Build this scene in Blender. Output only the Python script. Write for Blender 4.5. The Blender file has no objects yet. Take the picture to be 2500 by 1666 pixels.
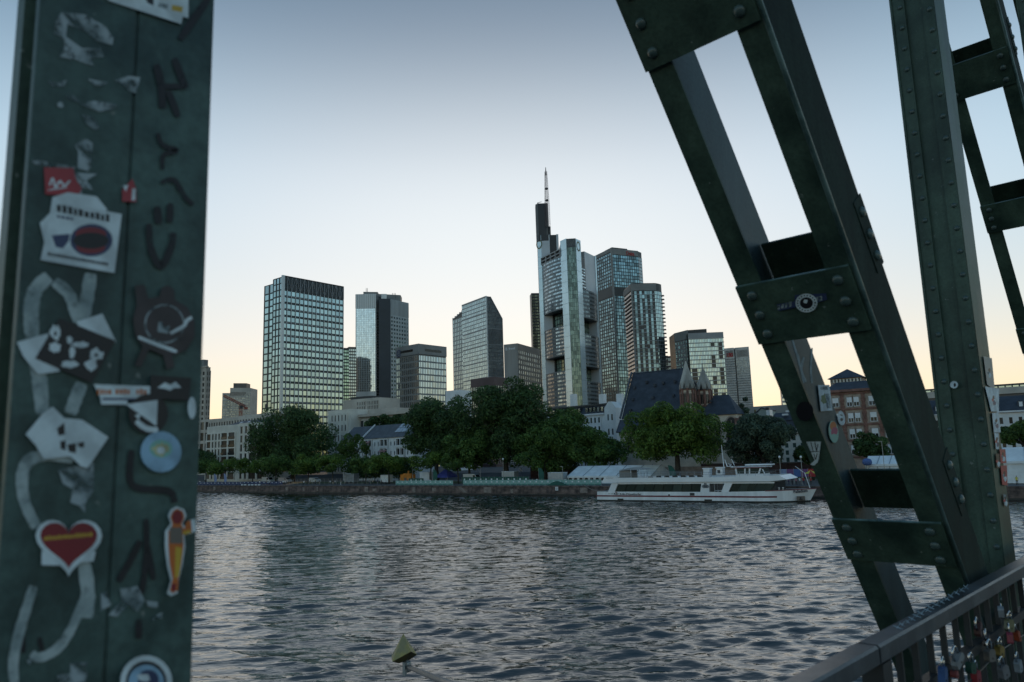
import bpy, math, random
import numpy as np
from mathutils import Vector, Matrix

random.seed(7)
RNG = np.random.default_rng(7)
sc = bpy.context.scene
COL = sc.collection

# ------------------------------------------------------------------ camera
IMG_W, IMG_H = 2500.0, 1666.0
FOCAL = 1806.0                      # pixels of the photograph, about 26 mm on a 36 mm sensor
EYE = Vector((0.0, 0.0, 11.0))      # on the footbridge deck, 11 m above the river
AZ, PITCH, ROLL = math.radians(-45.0), math.radians(8.7), 0.030
_h = Vector((math.sin(AZ), math.cos(AZ), 0.0))
FWD = _h * math.cos(PITCH) + Vector((0, 0, 1)) * math.sin(PITCH)
_r0 = Vector((math.cos(AZ), -math.sin(AZ), 0.0))
_u0 = _r0.cross(FWD)
UPV = _u0 * math.cos(ROLL) + _r0 * math.sin(ROLL)
RGT = _r0 * math.cos(ROLL) - _u0 * math.sin(ROLL)
cam_data = bpy.data.cameras.new('camera')
cam = bpy.data.objects.new('camera', cam_data)
COL.objects.link(cam)
_m = Matrix((RGT, UPV, -FWD)).transposed().to_4x4()
_m.translation = EYE
cam.matrix_world = _m
cam_data.sensor_width = 36.0
cam_data.lens = 36.0 * FOCAL / IMG_W
cam_data.clip_start = 0.05
cam_data.clip_end = 20000.0
cam_data.dof.use_dof = True
cam_data.dof.focus_distance = 260.0
cam_data.dof.aperture_fstop = 4.5
sc.camera = cam

# ------------------------------------------------------------------ sky and sun: just after sunset glow behind the towers
SUN_EL, SUN_AZ = math.radians(7.0), math.radians(-45.0)
world = bpy.data.worlds.new('World')
sc.world = world
world.use_nodes = True
_nt = world.node_tree
_bg = _nt.nodes['Background']
_sky = _nt.nodes.new('ShaderNodeTexSky')
_sky.sky_type = 'NISHITA'
_sky.sun_disc = False
_sky.sun_elevation = SUN_EL
_sky.sun_rotation = SUN_AZ
_sky.air_density, _sky.dust_density, _sky.ozone_density = 1.0, 1.5, 4.0
def _vm(op, a, b=None):
    n = _nt.nodes.new('ShaderNodeVectorMath')
    n.operation = op
    _nt.links.new(a, n.inputs[0])
    if b is not None:
        if hasattr(b, 'links'):
            _nt.links.new(b, n.inputs[1])
        else:
            n.inputs[1].default_value = b
    return n.outputs[0]
# soft shoulder: the haze round the low sun rolls off instead of burning out, Y / (1 + Y / 0.9)
_y = _vm('MULTIPLY', _sky.outputs[0], (1.15,) * 3)
_y = _vm('DIVIDE', _y, _vm('ADD', _vm('MULTIPLY', _y, (1 / 0.9,) * 3), (1.0,) * 3))
# evening air, the same all the way round: warm and bright low down, dark and blue midway, lifted overhead to light upward faces
_tc = _nt.nodes.new('ShaderNodeTexCoord')
_sx = _nt.nodes.new('ShaderNodeSeparateXYZ')
_nt.links.new(_tc.outputs['Generated'], _sx.inputs[0])
_rp = _nt.nodes.new('ShaderNodeValToRGB')
_el = [(0.0, (0.639, 0.475, 0.242)), (4.0, (0.557, 0.471, 0.354)), (9.0, (0.471, 0.454, 0.423)), (15.0, (0.423, 0.445, 0.454)), (23.0, (0.406, 0.436, 0.458)), (34.0, (0.082, 0.108, 0.140)), (62.0, (0.199, 0.233, 0.268))]      # times 2.5 below: a spline ramp stops at 1
_rp.color_ramp.interpolation = 'B_SPLINE'
for _i, (_d, _c) in enumerate(_el):
    _e = _rp.color_ramp.elements[_i] if _i < 2 else _rp.color_ramp.elements.new(0.99)
    _e.position = math.sin(math.radians(_d))
    _e.color = (*_c, 1.0)
_nt.links.new(_sx.outputs[2], _rp.inputs[0])
EXPO = 0.9
_bg.inputs[1].default_value = 0.12
_y = _vm('MULTIPLY', _vm('MULTIPLY', _y, _rp.outputs[0]), (2.5 / (0.12 * 2 ** EXPO),) * 3)
_nt.links.new(_y, _bg.inputs[0])

sun_data = bpy.data.lights.new('sun', 'SUN')
sun_data.energy = 0.5
sun_data.angle = math.radians(0.8)
sun_data.color = (1.0, 0.72, 0.45)
sun = bpy.data.objects.new('sun', sun_data)
COL.objects.link(sun)
_sd = Vector((math.sin(SUN_AZ) * math.cos(SUN_EL), math.cos(SUN_AZ) * math.cos(SUN_EL), math.sin(SUN_EL)))
sun.rotation_euler = _sd.to_track_quat('Z', 'Y').to_euler()
sun.location = _sd * 500

vs = sc.view_settings
vs.view_transform = 'Standard'
vs.look = 'None'
vs.gamma = 1.0
vs.use_curve_mapping = False
vs.exposure = EXPO
sc.render.engine = 'CYCLES'
sc.cycles.use_denoising = True
sc.cycles.max_bounces = 6
sc.cycles.diffuse_bounces = 3
sc.cycles.glossy_bounces = 4
sc.cycles.transmission_bounces = 6
sc.cycles.caustics_reflective = False
sc.cycles.caustics_refractive = False
sc.cycles.sample_clamp_indirect = 4.0

# ------------------------------------------------------------------ sight lines: where a thing seen in the photograph stands
def ray(px, py):
    return FWD * FOCAL + RGT * (px - IMG_W / 2) - UPV * (py - IMG_H / 2)

def at_range(px, py, rng):
    v = ray(px, py)
    return EYE + v * (rng / math.hypot(v.x, v.y))

def at_z(px, py, z):
    v = ray(px, py)
    return EYE + v * ((z - EYE.z) / v.z)

def at_x(px, py, x):
    v = ray(px, py)
    return EYE + v * ((x - EYE.x) / v.x)

def at_y(px, py, y):
    v = ray(px, py)
    return EYE + v * ((y - EYE.y) / v.y)

class Plane:
    """A vertical plane through ground points a, b: uv() gives metres along it and height."""
    def __init__(s, a, b):
        s.o = Vector((a[0], a[1], 0))
        s.u = Vector((b[0] - a[0], b[1] - a[1], 0)).normalized()
        s.n = Vector((s.u.y, -s.u.x, 0))         # towards the viewer when b lies to the right of a
    def uv(s, px, py):
        v = ray(px, py)
        t = (s.o - EYE).dot(s.n) / v.dot(s.n)
        p = EYE + v * t
        return (p - s.o).dot(s.u), p.z
    def hit(s, px, py):
        a, z = s.uv(px, py)
        return s.o + s.u * a + Vector((0, 0, z))
    def rotz(s):
        return math.atan2(s.u.y, s.u.x)

# ------------------------------------------------------------------ mesh builder
class MB:
    def __init__(s):
        s.v, s.f, s.m, s.cur = [], [], [], 0
    def add(s, vs, fs):
        o = len(s.v)
        s.v += [tuple(p) for p in vs]
        s.f += [tuple(i + o for i in f) for f in fs]
        s.m += [s.cur] * len(fs)
        return s
    def box(s, x0, x1, y0, y1, z0, z1):
        return s.add([(x0, y0, z0), (x1, y0, z0), (x1, y1, z0), (x0, y1, z0), (x0, y0, z1), (x1, y0, z1), (x1, y1, z1), (x0, y1, z1)],
                     [(0, 3, 2, 1), (4, 5, 6, 7), (0, 1, 5, 4), (1, 2, 6, 5), (2, 3, 7, 6), (3, 0, 4, 7)])
    def hexa(s, p):      # eight corners, same order as box
        return s.add(p, [(0, 3, 2, 1), (4, 5, 6, 7), (0, 1, 5, 4), (1, 2, 6, 5), (2, 3, 7, 6), (3, 0, 4, 7)])
    def obox(s, o, a, b, c):   # corner o and three edge vectors
        o, a, b, c = Vector(o), Vector(a), Vector(b), Vector(c)
        return s.hexa([o, o + a, o + a + b, o + b, o + c, o + a + c, o + a + b + c, o + b + c])
    def poly(s, pts):
        return s.add(pts, [tuple(range(len(pts)))])
    def prism(s, pts, z0, z1):  # plan polygon, counter-clockwise
        n = len(pts)
        v = [(p[0], p[1], z0) for p in pts] + [(p[0], p[1], z1) for p in pts]
        return s.add(v, [tuple(range(n - 1, -1, -1)), tuple(range(n, 2 * n))] + [(i, (i + 1) % n, n + (i + 1) % n, n + i) for i in range(n)])
    def slab(s, pts, d):        # any planar polygon (3-D) pushed along vector d
        n = len(pts)
        d = Vector(d)
        v = [Vector(p) for p in pts] + [Vector(p) + d for p in pts]
        return s.add(v, [tuple(range(n)), tuple(range(2 * n - 1, n - 1, -1))] + [(i, n + i, n + (i + 1) % n, (i + 1) % n) for i in range(n)])
    def tube(s, p0, p1, r0, r1=None, n=8, cap=True):
        p0, p1 = Vector(p0), Vector(p1)
        r1 = r0 if r1 is None else r1
        d = (p1 - p0).normalized()
        a = d.orthogonal().normalized()
        b = d.cross(a)
        v = []
        for p, r in ((p0, r0), (p1, r1)):
            for i in range(n):
                t = 2 * math.pi * i / n
                v.append(p + a * (r * math.cos(t)) + b * (r * math.sin(t)))
        f = [(i, (i + 1) % n, n + (i + 1) % n, n + i) for i in range(n)]
        if cap:
            f += [tuple(range(n - 1, -1, -1)), tuple(range(n, 2 * n))]
        return s.add(v, f)
    def path(s, pts, rs, n=8):
        pts = [Vector(p) for p in pts]
        v, f = [], []
        for k, p in enumerate(pts):
            d = (pts[min(k + 1, len(pts) - 1)] - pts[max(k - 1, 0)]).normalized()
            a = Vector((0.31, 0.17, 0.93)).cross(d)
            a = a.normalized() if a.length > 1e-3 else d.orthogonal().normalized()
            b = d.cross(a)
            r = rs[k] if hasattr(rs, '__len__') else rs
            for i in range(n):
                t = 2 * math.pi * i / n
                v.append(p + a * (r * math.cos(t)) + b * (r * math.sin(t)))
        for k in range(len(pts) - 1):
            for i in range(n):
                f.append((k * n + i, k * n + (i + 1) % n, (k + 1) * n + (i + 1) % n, (k + 1) * n + i))
        f += [tuple(range(n - 1, -1, -1)), tuple(range(len(v) - n, len(v)))]
        return s.add(v, f)
    def lathe(s, prof, n=12, c=(0, 0, 0)):   # (radius, height) from bottom to top
        v, f = [], []
        for r, z in prof:
            for i in range(n):
                t = 2 * math.pi * i / n
                v.append((c[0] + r * math.cos(t), c[1] + r * math.sin(t), c[2] + z))
        for k in range(len(prof) - 1):
            for i in range(n):
                f.append((k * n + i, k * n + (i + 1) % n, (k + 1) * n + (i + 1) % n, (k + 1) * n + i))
        f += [tuple(range(n - 1, -1, -1)), tuple(range(len(v) - n, len(v)))]
        return s.add(v, f)
    def mesh(s, name, mats, smooth=False):
        me = bpy.data.meshes.new(name)
        me.from_pydata(s.v, [], s.f)
        for m in (mats if isinstance(mats, (list, tuple)) else [mats]):
            me.materials.append(m)
        if any(s.m):
            me.polygons.foreach_set('material_index', s.m)
        if smooth:
            me.polygons.foreach_set('use_smooth', [True] * len(s.f))
        me.update()
        return me
    def build(s, name, mats, parent=None, smooth=False, matrix=None):
        return put(name, s.mesh(name, mats, smooth), parent, matrix)

def put(name, me, parent=None, matrix=None):
    o = bpy.data.objects.new(name, me)
    COL.objects.link(o)
    if parent is not None:
        o.parent = parent
    if matrix is not None:
        o.matrix_basis = matrix
    return o

def tag(o, label, cat, group=None):
    o['label'] = label
    o['category'] = cat
    if group:
        o['group'] = group
    return o

def thing(name, label, cat, loc=(0, 0, 0), rz=0.0, group=None):
    o = bpy.data.objects.new(name, None)
    COL.objects.link(o)
    o.location = loc
    o.rotation_euler = (0, 0, rz)
    o.empty_display_size = 0.3
    return tag(o, label, cat, group)

def struct(o):
    o['kind'] = 'structure'
    return o

def stuff(o):
    o['kind'] = 'stuff'
    return o

def copy_thing(src, loc, rz, label, group=None, scale=None):
    c = src.copy()
    COL.objects.link(c)
    c.location = loc
    c.rotation_euler = (0, 0, rz)
    if scale:
        c.scale = (scale,) * 3
    c['label'] = label
    if group:
        c['group'] = group
    for ch in src.children:
        d = ch.copy()
        COL.objects.link(d)
        d.parent = c
        for g in ch.children:
            e = g.copy()
            COL.objects.link(e)
            e.parent = d
    return c

def np_mesh(name, verts, quads, mats, smooth=True, mat_idx=None):
    """verts (n,3), quads (m,4) numpy -> mesh"""
    me = bpy.data.meshes.new(name)
    k = quads.shape[1]
    me.vertices.add(len(verts))
    me.vertices.foreach_set('co', np.ascontiguousarray(verts, dtype=np.float32).ravel())
    me.loops.add(quads.size)
    me.loops.foreach_set('vertex_index', np.ascontiguousarray(quads, dtype=np.int32).ravel())
    me.polygons.add(len(quads))
    me.polygons.foreach_set('loop_start', np.arange(0, quads.size, k, dtype=np.int32))
    me.polygons.foreach_set('loop_total', np.full(len(quads), k, dtype=np.int32))
    if smooth:
        me.polygons.foreach_set('use_smooth', np.ones(len(quads), dtype=bool))
    for m in (mats if isinstance(mats, (list, tuple)) else [mats]):
        me.materials.append(m)
    if mat_idx is not None:
        me.polygons.foreach_set('material_index', np.ascontiguousarray(mat_idx, dtype=np.int32))
    me.update(calc_edges=True)
    return me

# ------------------------------------------------------------------ materials
def mat(name, col, rough=0.6, metal=0.0, var=0.2, scale=1.0, bump=0.0, bscale=8.0, col2=None, spec=0.5, streak=False, rand=0.0, edge=(0.42, 0.62)):
    m = bpy.data.materials.new(name)
    m.use_nodes = True
    nt = m.node_tree
    N, Lk = nt.nodes, nt.links
    p = N['Principled BSDF']
    p.inputs['Roughness'].default_value = rough
    p.inputs['Metallic'].default_value = metal
    p.inputs['Specular IOR Level'].default_value = spec
    tc = N.new('ShaderNodeTexCoord')
    mp = N.new('ShaderNodeMapping')
    Lk.new(tc.outputs['Object'], mp.inputs[0])
    if streak:
        mp.inputs['Scale'].default_value = (1, 1, 0.12)
    nz = N.new('ShaderNodeTexNoise')
    nz.inputs['Scale'].default_value = scale
    nz.inputs['Detail'].default_value = 6.0
    nz.inputs['Roughness'].default_value = 0.62
    Lk.new(mp.outputs[0], nz.inputs['Vector'])
    rp = N.new('ShaderNodeValToRGB')
    c2 = col2 if col2 else tuple(c * (1 - var) for c in col)
    c1 = col if col2 else tuple(min(1.0, c * (1 + var * 0.6)) for c in col)
    rp.color_ramp.elements[0].position, rp.color_ramp.elements[1].position = edge
    rp.color_ramp.elements[0].color = (*c2, 1)
    rp.color_ramp.elements[1].color = (*c1, 1)
    Lk.new(nz.outputs[0], rp.inputs[0])
    out = rp.outputs[0]
    if rand:
        gi = N.new('ShaderNodeNewGeometry')
        oi = N.new('ShaderNodeObjectInfo')
        ad = N.new('ShaderNodeMath'); ad.operation = 'ADD'
        Lk.new(gi.outputs['Random Per Island'], ad.inputs[0])
        Lk.new(oi.outputs['Random'], ad.inputs[1])
        fr = N.new('ShaderNodeMath'); fr.operation = 'FRACT'
        Lk.new(ad.outputs[0], fr.inputs[0])
        mr = N.new('ShaderNodeMapRange')
        mr.inputs['To Min'].default_value = 1 - rand
        mr.inputs['To Max'].default_value = 1 + rand
        Lk.new(fr.outputs[0], mr.inputs[0])
        mx = N.new('ShaderNodeMix'); mx.data_type = 'RGBA'; mx.blend_type = 'MULTIPLY'
        mx.inputs[0].default_value = 1.0
        Lk.new(out, mx.inputs[6])
        Lk.new(mr.outputs[0], mx.inputs[7])
        out = mx.outputs[2]
    Lk.new(out, p.inputs['Base Color'])
    if bump:
        n2 = N.new('ShaderNodeTexNoise')
        n2.inputs['Scale'].default_value = bscale
        n2.inputs['Detail'].default_value = 5.0
        Lk.new(tc.outputs['Object'], n2.inputs['Vector'])
        b = N.new('ShaderNodeBump')
        b.inputs['Strength'].default_value = bump
        b.inputs['Distance'].default_value = 0.02
        Lk.new(n2.outputs[0], b.inputs['Height'])
        Lk.new(b.outputs[0], p.inputs['Normal'])
        rr = N.new('ShaderNodeMapRange')
        rr.inputs['To Min'].default_value = max(0.05, rough - 0.12)
        rr.inputs['To Max'].default_value = min(1.0, rough + 0.15)
        Lk.new(nz.outputs[0], rr.inputs[0])
        Lk.new(rr.outputs[0], p.inputs['Roughness'])
    return m

def glass_mat(name, tint, dark, refl=0.55, rough=0.06, lo=0.25, wob=0.0, wscale=0.15, spec=0.5):
    """Coated facade glass: a mirror-like coat over a dark room, each pane a little different (blinds, rooms)."""
    m = bpy.data.materials.new(name)
    m.use_nodes = True
    nt = m.node_tree
    N, Lk = nt.nodes, nt.links
    p = N['Principled BSDF']
    p.inputs['Base Color'].default_value = (*tint, 1)
    p.inputs['Metallic'].default_value = 1.0
    p.inputs['Roughness'].default_value = rough
    d = N.new('ShaderNodeBsdfPrincipled')
    d.inputs['Roughness'].default_value = 0.3
    d.inputs['Specular IOR Level'].default_value = spec
    gi = N.new('ShaderNodeNewGeometry')
    oi = N.new('ShaderNodeObjectInfo')
    ad = N.new('ShaderNodeMath'); ad.operation = 'ADD'
    Lk.new(gi.outputs['Random Per Island'], ad.inputs[0])
    Lk.new(oi.outputs['Random'], ad.inputs[1])
    fr = N.new('ShaderNodeMath'); fr.operation = 'FRACT'
    Lk.new(ad.outputs[0], fr.inputs[0])
    rp = N.new('ShaderNodeValToRGB')
    rp.color_ramp.elements[0].position = 0.55
    rp.color_ramp.elements[0].color = (*dark, 1)
    rp.color_ramp.elements[1].position = 1.0
    rp.color_ramp.elements[1].color = (*[min(1, c * 2.2 + 0.03) for c in dark], 1)
    Lk.new(fr.outputs[0], rp.inputs[0])
    Lk.new(rp.outputs[0], d.inputs['Base Color'])
    mr = N.new('ShaderNodeMapRange')
    mr.inputs['To Min'].default_value = max(0.0, refl - lo)
    mr.inputs['To Max'].default_value = min(1.0, refl + lo * 0.4)
    m2 = N.new('ShaderNodeMath'); m2.operation = 'MULTIPLY'; m2.inputs[1].default_value = 7.31
    f2 = N.new('ShaderNodeMath'); f2.operation = 'FRACT'
    Lk.new(fr.outputs[0], m2.inputs[0]); Lk.new(m2.outputs[0], f2.inputs[0]); Lk.new(f2.outputs[0], mr.inputs[0])
    mx = N.new('ShaderNodeMixShader')
    Lk.new(mr.outputs[0], mx.inputs[0])
    Lk.new(d.outputs[0], mx.inputs[1])
    Lk.new(p.outputs[0], mx.inputs[2])
    Lk.new(mx.outputs[0], N['Material Output'].inputs[0])
    if wob:
        tc = N.new('ShaderNodeTexCoord')
        nz = N.new('ShaderNodeTexNoise')
        nz.inputs['Scale'].default_value = wscale
        Lk.new(tc.outputs['Object'], nz.inputs['Vector'])
        b = N.new('ShaderNodeBump')
        b.inputs['Strength'].default_value = wob
        b.inputs['Distance'].default_value = 0.5
        Lk.new(nz.outputs[0], b.inputs['Height'])
        Lk.new(b.outputs[0], p.inputs['Normal'])
    return m

def steel_mat(name, dark, light, rough=0.45, blotch=3.0, spec=0.5, chip=(0.16, 0.19, 0.18), chips=0.66, rust=0.0):
    """Old oil paint on riveted iron: mottled coats, run-off streaks, grime specks and small chips."""
    m = bpy.data.materials.new(name)
    m.use_nodes = True
    nt = m.node_tree
    N, Lk = nt.nodes, nt.links
    p = N['Principled BSDF']
    tc = N.new('ShaderNodeTexCoord')
    def noise(scale, detail, sc_=(1, 1, 1), rgh=0.6):
        mp = N.new('ShaderNodeMapping')
        mp.inputs['Scale'].default_value = sc_
        Lk.new(tc.outputs['Object'], mp.inputs[0])
        n = N.new('ShaderNodeTexNoise')
        n.inputs['Scale'].default_value = scale
        n.inputs['Detail'].default_value = detail
        n.inputs['Roughness'].default_value = rgh
        Lk.new(mp.outputs[0], n.inputs['Vector'])
        return n.outputs[0]
    def ramp(v, a, b, c0, c1):
        r = N.new('ShaderNodeValToRGB')
        r.color_ramp.elements[0].position, r.color_ramp.elements[1].position = a, b
        r.color_ramp.elements[0].color, r.color_ramp.elements[1].color = (*c0, 1), (*c1, 1)
        Lk.new(v, r.inputs[0])
        return r.outputs[0]
    def mix(f, a, b, mode='MIX'):
        x = N.new('ShaderNodeMix'); x.data_type = 'RGBA'; x.blend_type = mode
        if hasattr(f, 'links'):
            Lk.new(f, x.inputs[0])
        else:
            x.inputs[0].default_value = f
        Lk.new(a, x.inputs[6])
        if hasattr(b, 'links'):
            Lk.new(b, x.inputs[7])
        else:
            x.inputs[7].default_value = (*b, 1)
        return x.outputs[2]
    p.inputs['Specular IOR Level'].default_value = spec
    big = noise(blotch, 7.0)
    col = ramp(big, 0.36, 0.66, dark, light)
    col = mix(0.75, col, ramp(noise(9.0, 4.0, (1, 1, 0.08)), 0.35, 0.7, (0.62,) * 3, (1.18,) * 3), 'MULTIPLY')
    col = mix(0.8, col, ramp(noise(70.0, 3.0), 0.3, 0.6, (0.72,) * 3, (1.12,) * 3), 'MULTIPLY')
    col = mix(ramp(noise(26.0, 8.0, (1, 1, 1), 0.72), chips, chips + 0.02, (0,) * 3, (1,) * 3), col, chip)
    if rust:
        col = mix(ramp(noise(5.0, 8.0, (1, 1, 0.25), 0.7), 0.72 - rust, 0.78 - rust, (0,) * 3, (0.8,) * 3), col, (0.075, 0.035, 0.02))
    Lk.new(col, p.inputs['Base Color'])
    rr = N.new('ShaderNodeMapRange')
    rr.inputs['To Min'].default_value, rr.inputs['To Max'].default_value = rough - 0.14, rough + 0.2
    Lk.new(big, rr.inputs[0])
    Lk.new(rr.outputs[0], p.inputs['Roughness'])
    bp = N.new('ShaderNodeBump')
    bp.inputs['Strength'].default_value = 0.35
    bp.inputs['Distance'].default_value = 0.0025
    Lk.new(noise(22.0, 6.0), bp.inputs['Height'])
    Lk.new(bp.outputs[0], p.inputs['Normal'])
    return m

def worn(m, scale=45.0, lo=0.36, hi=0.5):
    """Scrape a thin film (paint, paper) away in patches so the surface under it shows."""
    nt = m.node_tree
    N, Lk = nt.nodes, nt.links
    tc = N.new('ShaderNodeTexCoord')
    n = N.new('ShaderNodeTexNoise')
    n.inputs['Scale'].default_value = scale
    n.inputs['Detail'].default_value = 7.0
    n.inputs['Roughness'].default_value = 0.7
    Lk.new(tc.outputs['Object'], n.inputs['Vector'])
    mr = N.new('ShaderNodeMapRange')
    mr.inputs['From Min'].default_value, mr.inputs['From Max'].default_value = lo, hi
    Lk.new(n.outputs[0], mr.inputs[0])
    t = N.new('ShaderNodeBsdfTransparent')
    x = N.new('ShaderNodeMixShader')
    Lk.new(mr.outputs[0], x.inputs[0])
    Lk.new(t.outputs[0], x.inputs[1])
    Lk.new(N['Principled BSDF'].outputs[0], x.inputs[2])
    Lk.new(x.outputs[0], N['Material Output'].inputs[0])
    return m

M = {}
M['steel'] = steel_mat('green_bridge_paint', (0.026, 0.050, 0.038), (0.080, 0.132, 0.098), 0.48, 3.4, 0.4, chip=(0.20, 0.24, 0.22), chips=0.655, rust=0.05)
M['steel_post'] = steel_mat('green_post_paint', (0.024, 0.052, 0.050), (0.074, 0.130, 0.120), 0.5, 9.0, 0.4, chips=0.655)
M['rail'] = steel_mat('dark_rail_paint', (0.034, 0.040, 0.046), (0.075, 0.085, 0.095), 0.36, 6.0, chip=(0.2, 0.2, 0.2), chips=0.66)
M['deck'] = mat('deck_paving', (0.24, 0.23, 0.21), 0.85, 0, 0.2, 3.0, 0.3, 50)
M['stone_quay'] = mat('quay_sandstone', (0.20, 0.145, 0.125), 0.9, 0, 0.3, 0.5, 0.6, 6, col2=(0.065, 0.05, 0.048), rand=0.25)
M['stone_wet'] = mat('wet_dark_stone', (0.035, 0.034, 0.03), 0.5, 0, 0.3, 0.6, 0.5, 6)
M['paving'] = mat('promenade_paving', (0.12, 0.115, 0.11), 0.9, 0, 0.2, 0.6, 0.3, 10)
M['cityground'] = mat('street_asphalt', (0.07, 0.07, 0.07), 0.9, 0, 0.2, 0.2)
M['grass'] = mat('lawn_green', (0.055, 0.10, 0.025), 0.95, 0, 0.3, 1.2, 0.5, 20)

# ================================================================== river, banks and quay
QA, QB = 0.1557, 167.2                       # quay line: y = QA * x + QB
QU = Vector((1, QA, 0)).normalized()         # along the quay, downstream to the right of the picture
QN = Vector((-QA, 1, 0)).normalized()        # inland
Q0 = Vector((0, QB, 0))
QROT = math.atan2(QU.y, QU.x)
ZQ = 2.5                                     # promenade level
def Q(s, t, z=0.0):
    return Q0 + QU * s + QN * t + Vector((0, 0, z))
def qpx(px, py, t):
    """(s, z) where the sight line through a pixel meets the vertical plane t metres inland of the quay."""
    v = ray(px, py)
    k = (QN.dot(Q0 - EYE) + t) / v.dot(QN)
    p = EYE + v * k
    return (p - Q0).dot(QU), p.z

# water ------------------------------------------------------------
def water_material():
    m = bpy.data.materials.new('river_water')
    m.use_nodes = True
    nt = m.node_tree
    N, Lk = nt.nodes, nt.links
    p = N['Principled BSDF']
    p.inputs['Base Color'].default_value = (0.008, 0.014, 0.013, 1)
    p.inputs['Roughness'].default_value = 0.02
    p.inputs['Specular Tint'].default_value = (1.0, 0.975, 0.93, 1)
    p.inputs['IOR'].default_value = 1.75
    tc = N.new('ShaderNodeTexCoord')
    mp = N.new('ShaderNodeMapping')
    mp.vector_type = 'TEXTURE'                       # ripples drawn out along the crests
    mp.inputs['Rotation'].default_value = (0, 0, math.radians(42))
    mp.inputs['Scale'].default_value = (2.6, 0.85, 1)
    Lk.new(tc.outputs['Object'], mp.inputs[0])
    prev = None
    for scale, dist, det in ((0.7, 0.07, 2.0), (1.9, 0.040, 2.0), (5.5, 0.010, 2.0)):
        nz = N.new('ShaderNodeTexNoise')
        nz.inputs['Scale'].default_value = scale
        nz.inputs['Detail'].default_value = det
        nz.inputs['Roughness'].default_value = 0.55
        nz.inputs['Distortion'].default_value = 0.5
        Lk.new(mp.outputs[0], nz.inputs['Vector'])
        b = N.new('ShaderNodeBump')
        b.inputs['Strength'].default_value = 1.0
        b.inputs['Distance'].default_value = dist
        Lk.new(nz.outputs[0], b.inputs['Height'])
        if prev is not None:
            Lk.new(prev.outputs[0], b.inputs['Normal'])
        prev = b
    Lk.new(prev.outputs[0], p.inputs['Normal'])
    return m
M['water'] = water_material()

def make_water():
    step = 0.26
    xs = np.arange(-300.0, 12.0, step)
    ys = np.arange(14.0, 172.0, step)
    X, Y = np.meshgrid(xs, ys)
    Z = np.zeros_like(X)
    g = np.random.default_rng(3)
    # wind waves: many short sine trains running mostly across the view, steeper crests by a power
    for i in range(46):
        lam = 0.85 * (1.065 ** i) if i < 30 else g.uniform(0.9, 2.0)
        lam = min(lam, 9.0) * g.uniform(0.9, 1.1)
        th = math.radians(g.normal(134.0, 15.0))
        k = 2 * math.pi / lam
        a = 0.0128 * lam ** 0.60 * g.uniform(0.5, 1.15)
        ph = k * (X * math.cos(th) + Y * math.sin(th)) + g.uniform(0, 6.28)
        # slow amplitude groups so the pattern never repeats
        grp = 0.6 + 0.4 * np.sin(0.021 * (i % 5 + 1) * X * math.cos(th + 1.1) + 0.027 * (i % 7 + 1) * Y + i)
        Z += a * grp * (np.cos(ph) + 0.38 * np.cos(2 * ph) + 0.12 * np.cos(3 * ph))
    n, k = len(ys), len(xs)
    # patches of calmer and rougher water
    gust = 0.86 + 0.42 * np.sin(X * 0.031 + 1.3 * np.sin(Y * 0.045)) * np.sin(Y * 0.052 + 0.8 * np.sin(X * 0.02))
    Z *= gust
    edge = np.minimum(1.0, np.minimum(np.minimum(X + 300, 12 - X), np.minimum(Y - 14, 172 - Y)) / 6.0)
    Z *= np.clip(edge, 0, 1)
    V = np.stack([X, Y, Z], -1).reshape(-1, 3)
    I = np.arange(n * k).reshape(n, k)
    Qd = np.stack([I[:-1, :-1], I[:-1, 1:], I[1:, 1:], I[1:, :-1]], -1).reshape(-1, 4)
    o = put('river_water', np_mesh('river_water', V, Qd, M['water']))
    struct(o)
    o['label'] = 'dark rippled river reflecting the pale evening sky'
    # the rest of the river around the near stretch, same level
    mb = MB()
    for (x0, x1, y0, y1) in ((-6000, -299.6, -150, 176), (11.5, 3000, -150, 176), (-300, 12, -150, 14.2), (-300, 12, 171.5, 176)):
        mb.poly([(x0, y0, -0.006), (x1, y0, -0.006), (x1, y1, -0.006), (x0, y1, -0.006)])
    w2 = struct(mb.build('river_water_beyond', M['water']))
    w2['label'] = 'dark river running on under and past the footbridge'
make_water()

# land -------------------------------------------------------------
def make_land():
    mb = MB()
    far = 9000
    # promenade strip and city behind it, one sheet with a gentle step at the embankment wall
    prof = [(0.35, ZQ), (40, ZQ + 0.1), (44, 4.8), (120, 5.2), (far, 8.0)]
    for (t0, z0), (t1, z1) in zip(prof, prof[1:]):
        mb.cur = 0 if t0 < 40 else 1
        mb.add([Q(-far, t0, z0), Q(far, t0, z0), Q(far, t1, z1), Q(-far, t1, z1)], [(0, 1, 2, 3)])
    g = struct(mb.build('city_ground', [M['paving'], M['cityground']]))
    g['label'] = 'paved riverside promenade and the city ground behind it'
    mb = MB()
    mb.add([(-far, -140, -1), (far, -140, -1), (far, -140, 3), (-far, -140, 3), (far, -far, 5), (-far, -far, 5)], [(0, 1, 2, 3), (3, 2, 4, 5)])
    s = struct(mb.build('south_bank_ground', M['cityground']))
    s['label'] = 'ground of the bank behind the viewer'
    # lawn strips between the paths, following the ground
    mb = MB()
    for a, b, t0, t1 in ((-330, -150, 14, 26), (-148, -118, 16, 24), (-118, -20, 30, 39.5)):
        mb.add([Q(a, t0, ZQ + 0.06), Q(b, t0, ZQ + 0.06), Q(b, t1, ZQ + 0.14), Q(a, t1, ZQ + 0.14)], [(0, 1, 2, 3)])
    g = mb.build('lawn', M['grass'])
    struct(g)
    g['label'] = 'strips of mown grass along the promenade'
make_land()

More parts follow.
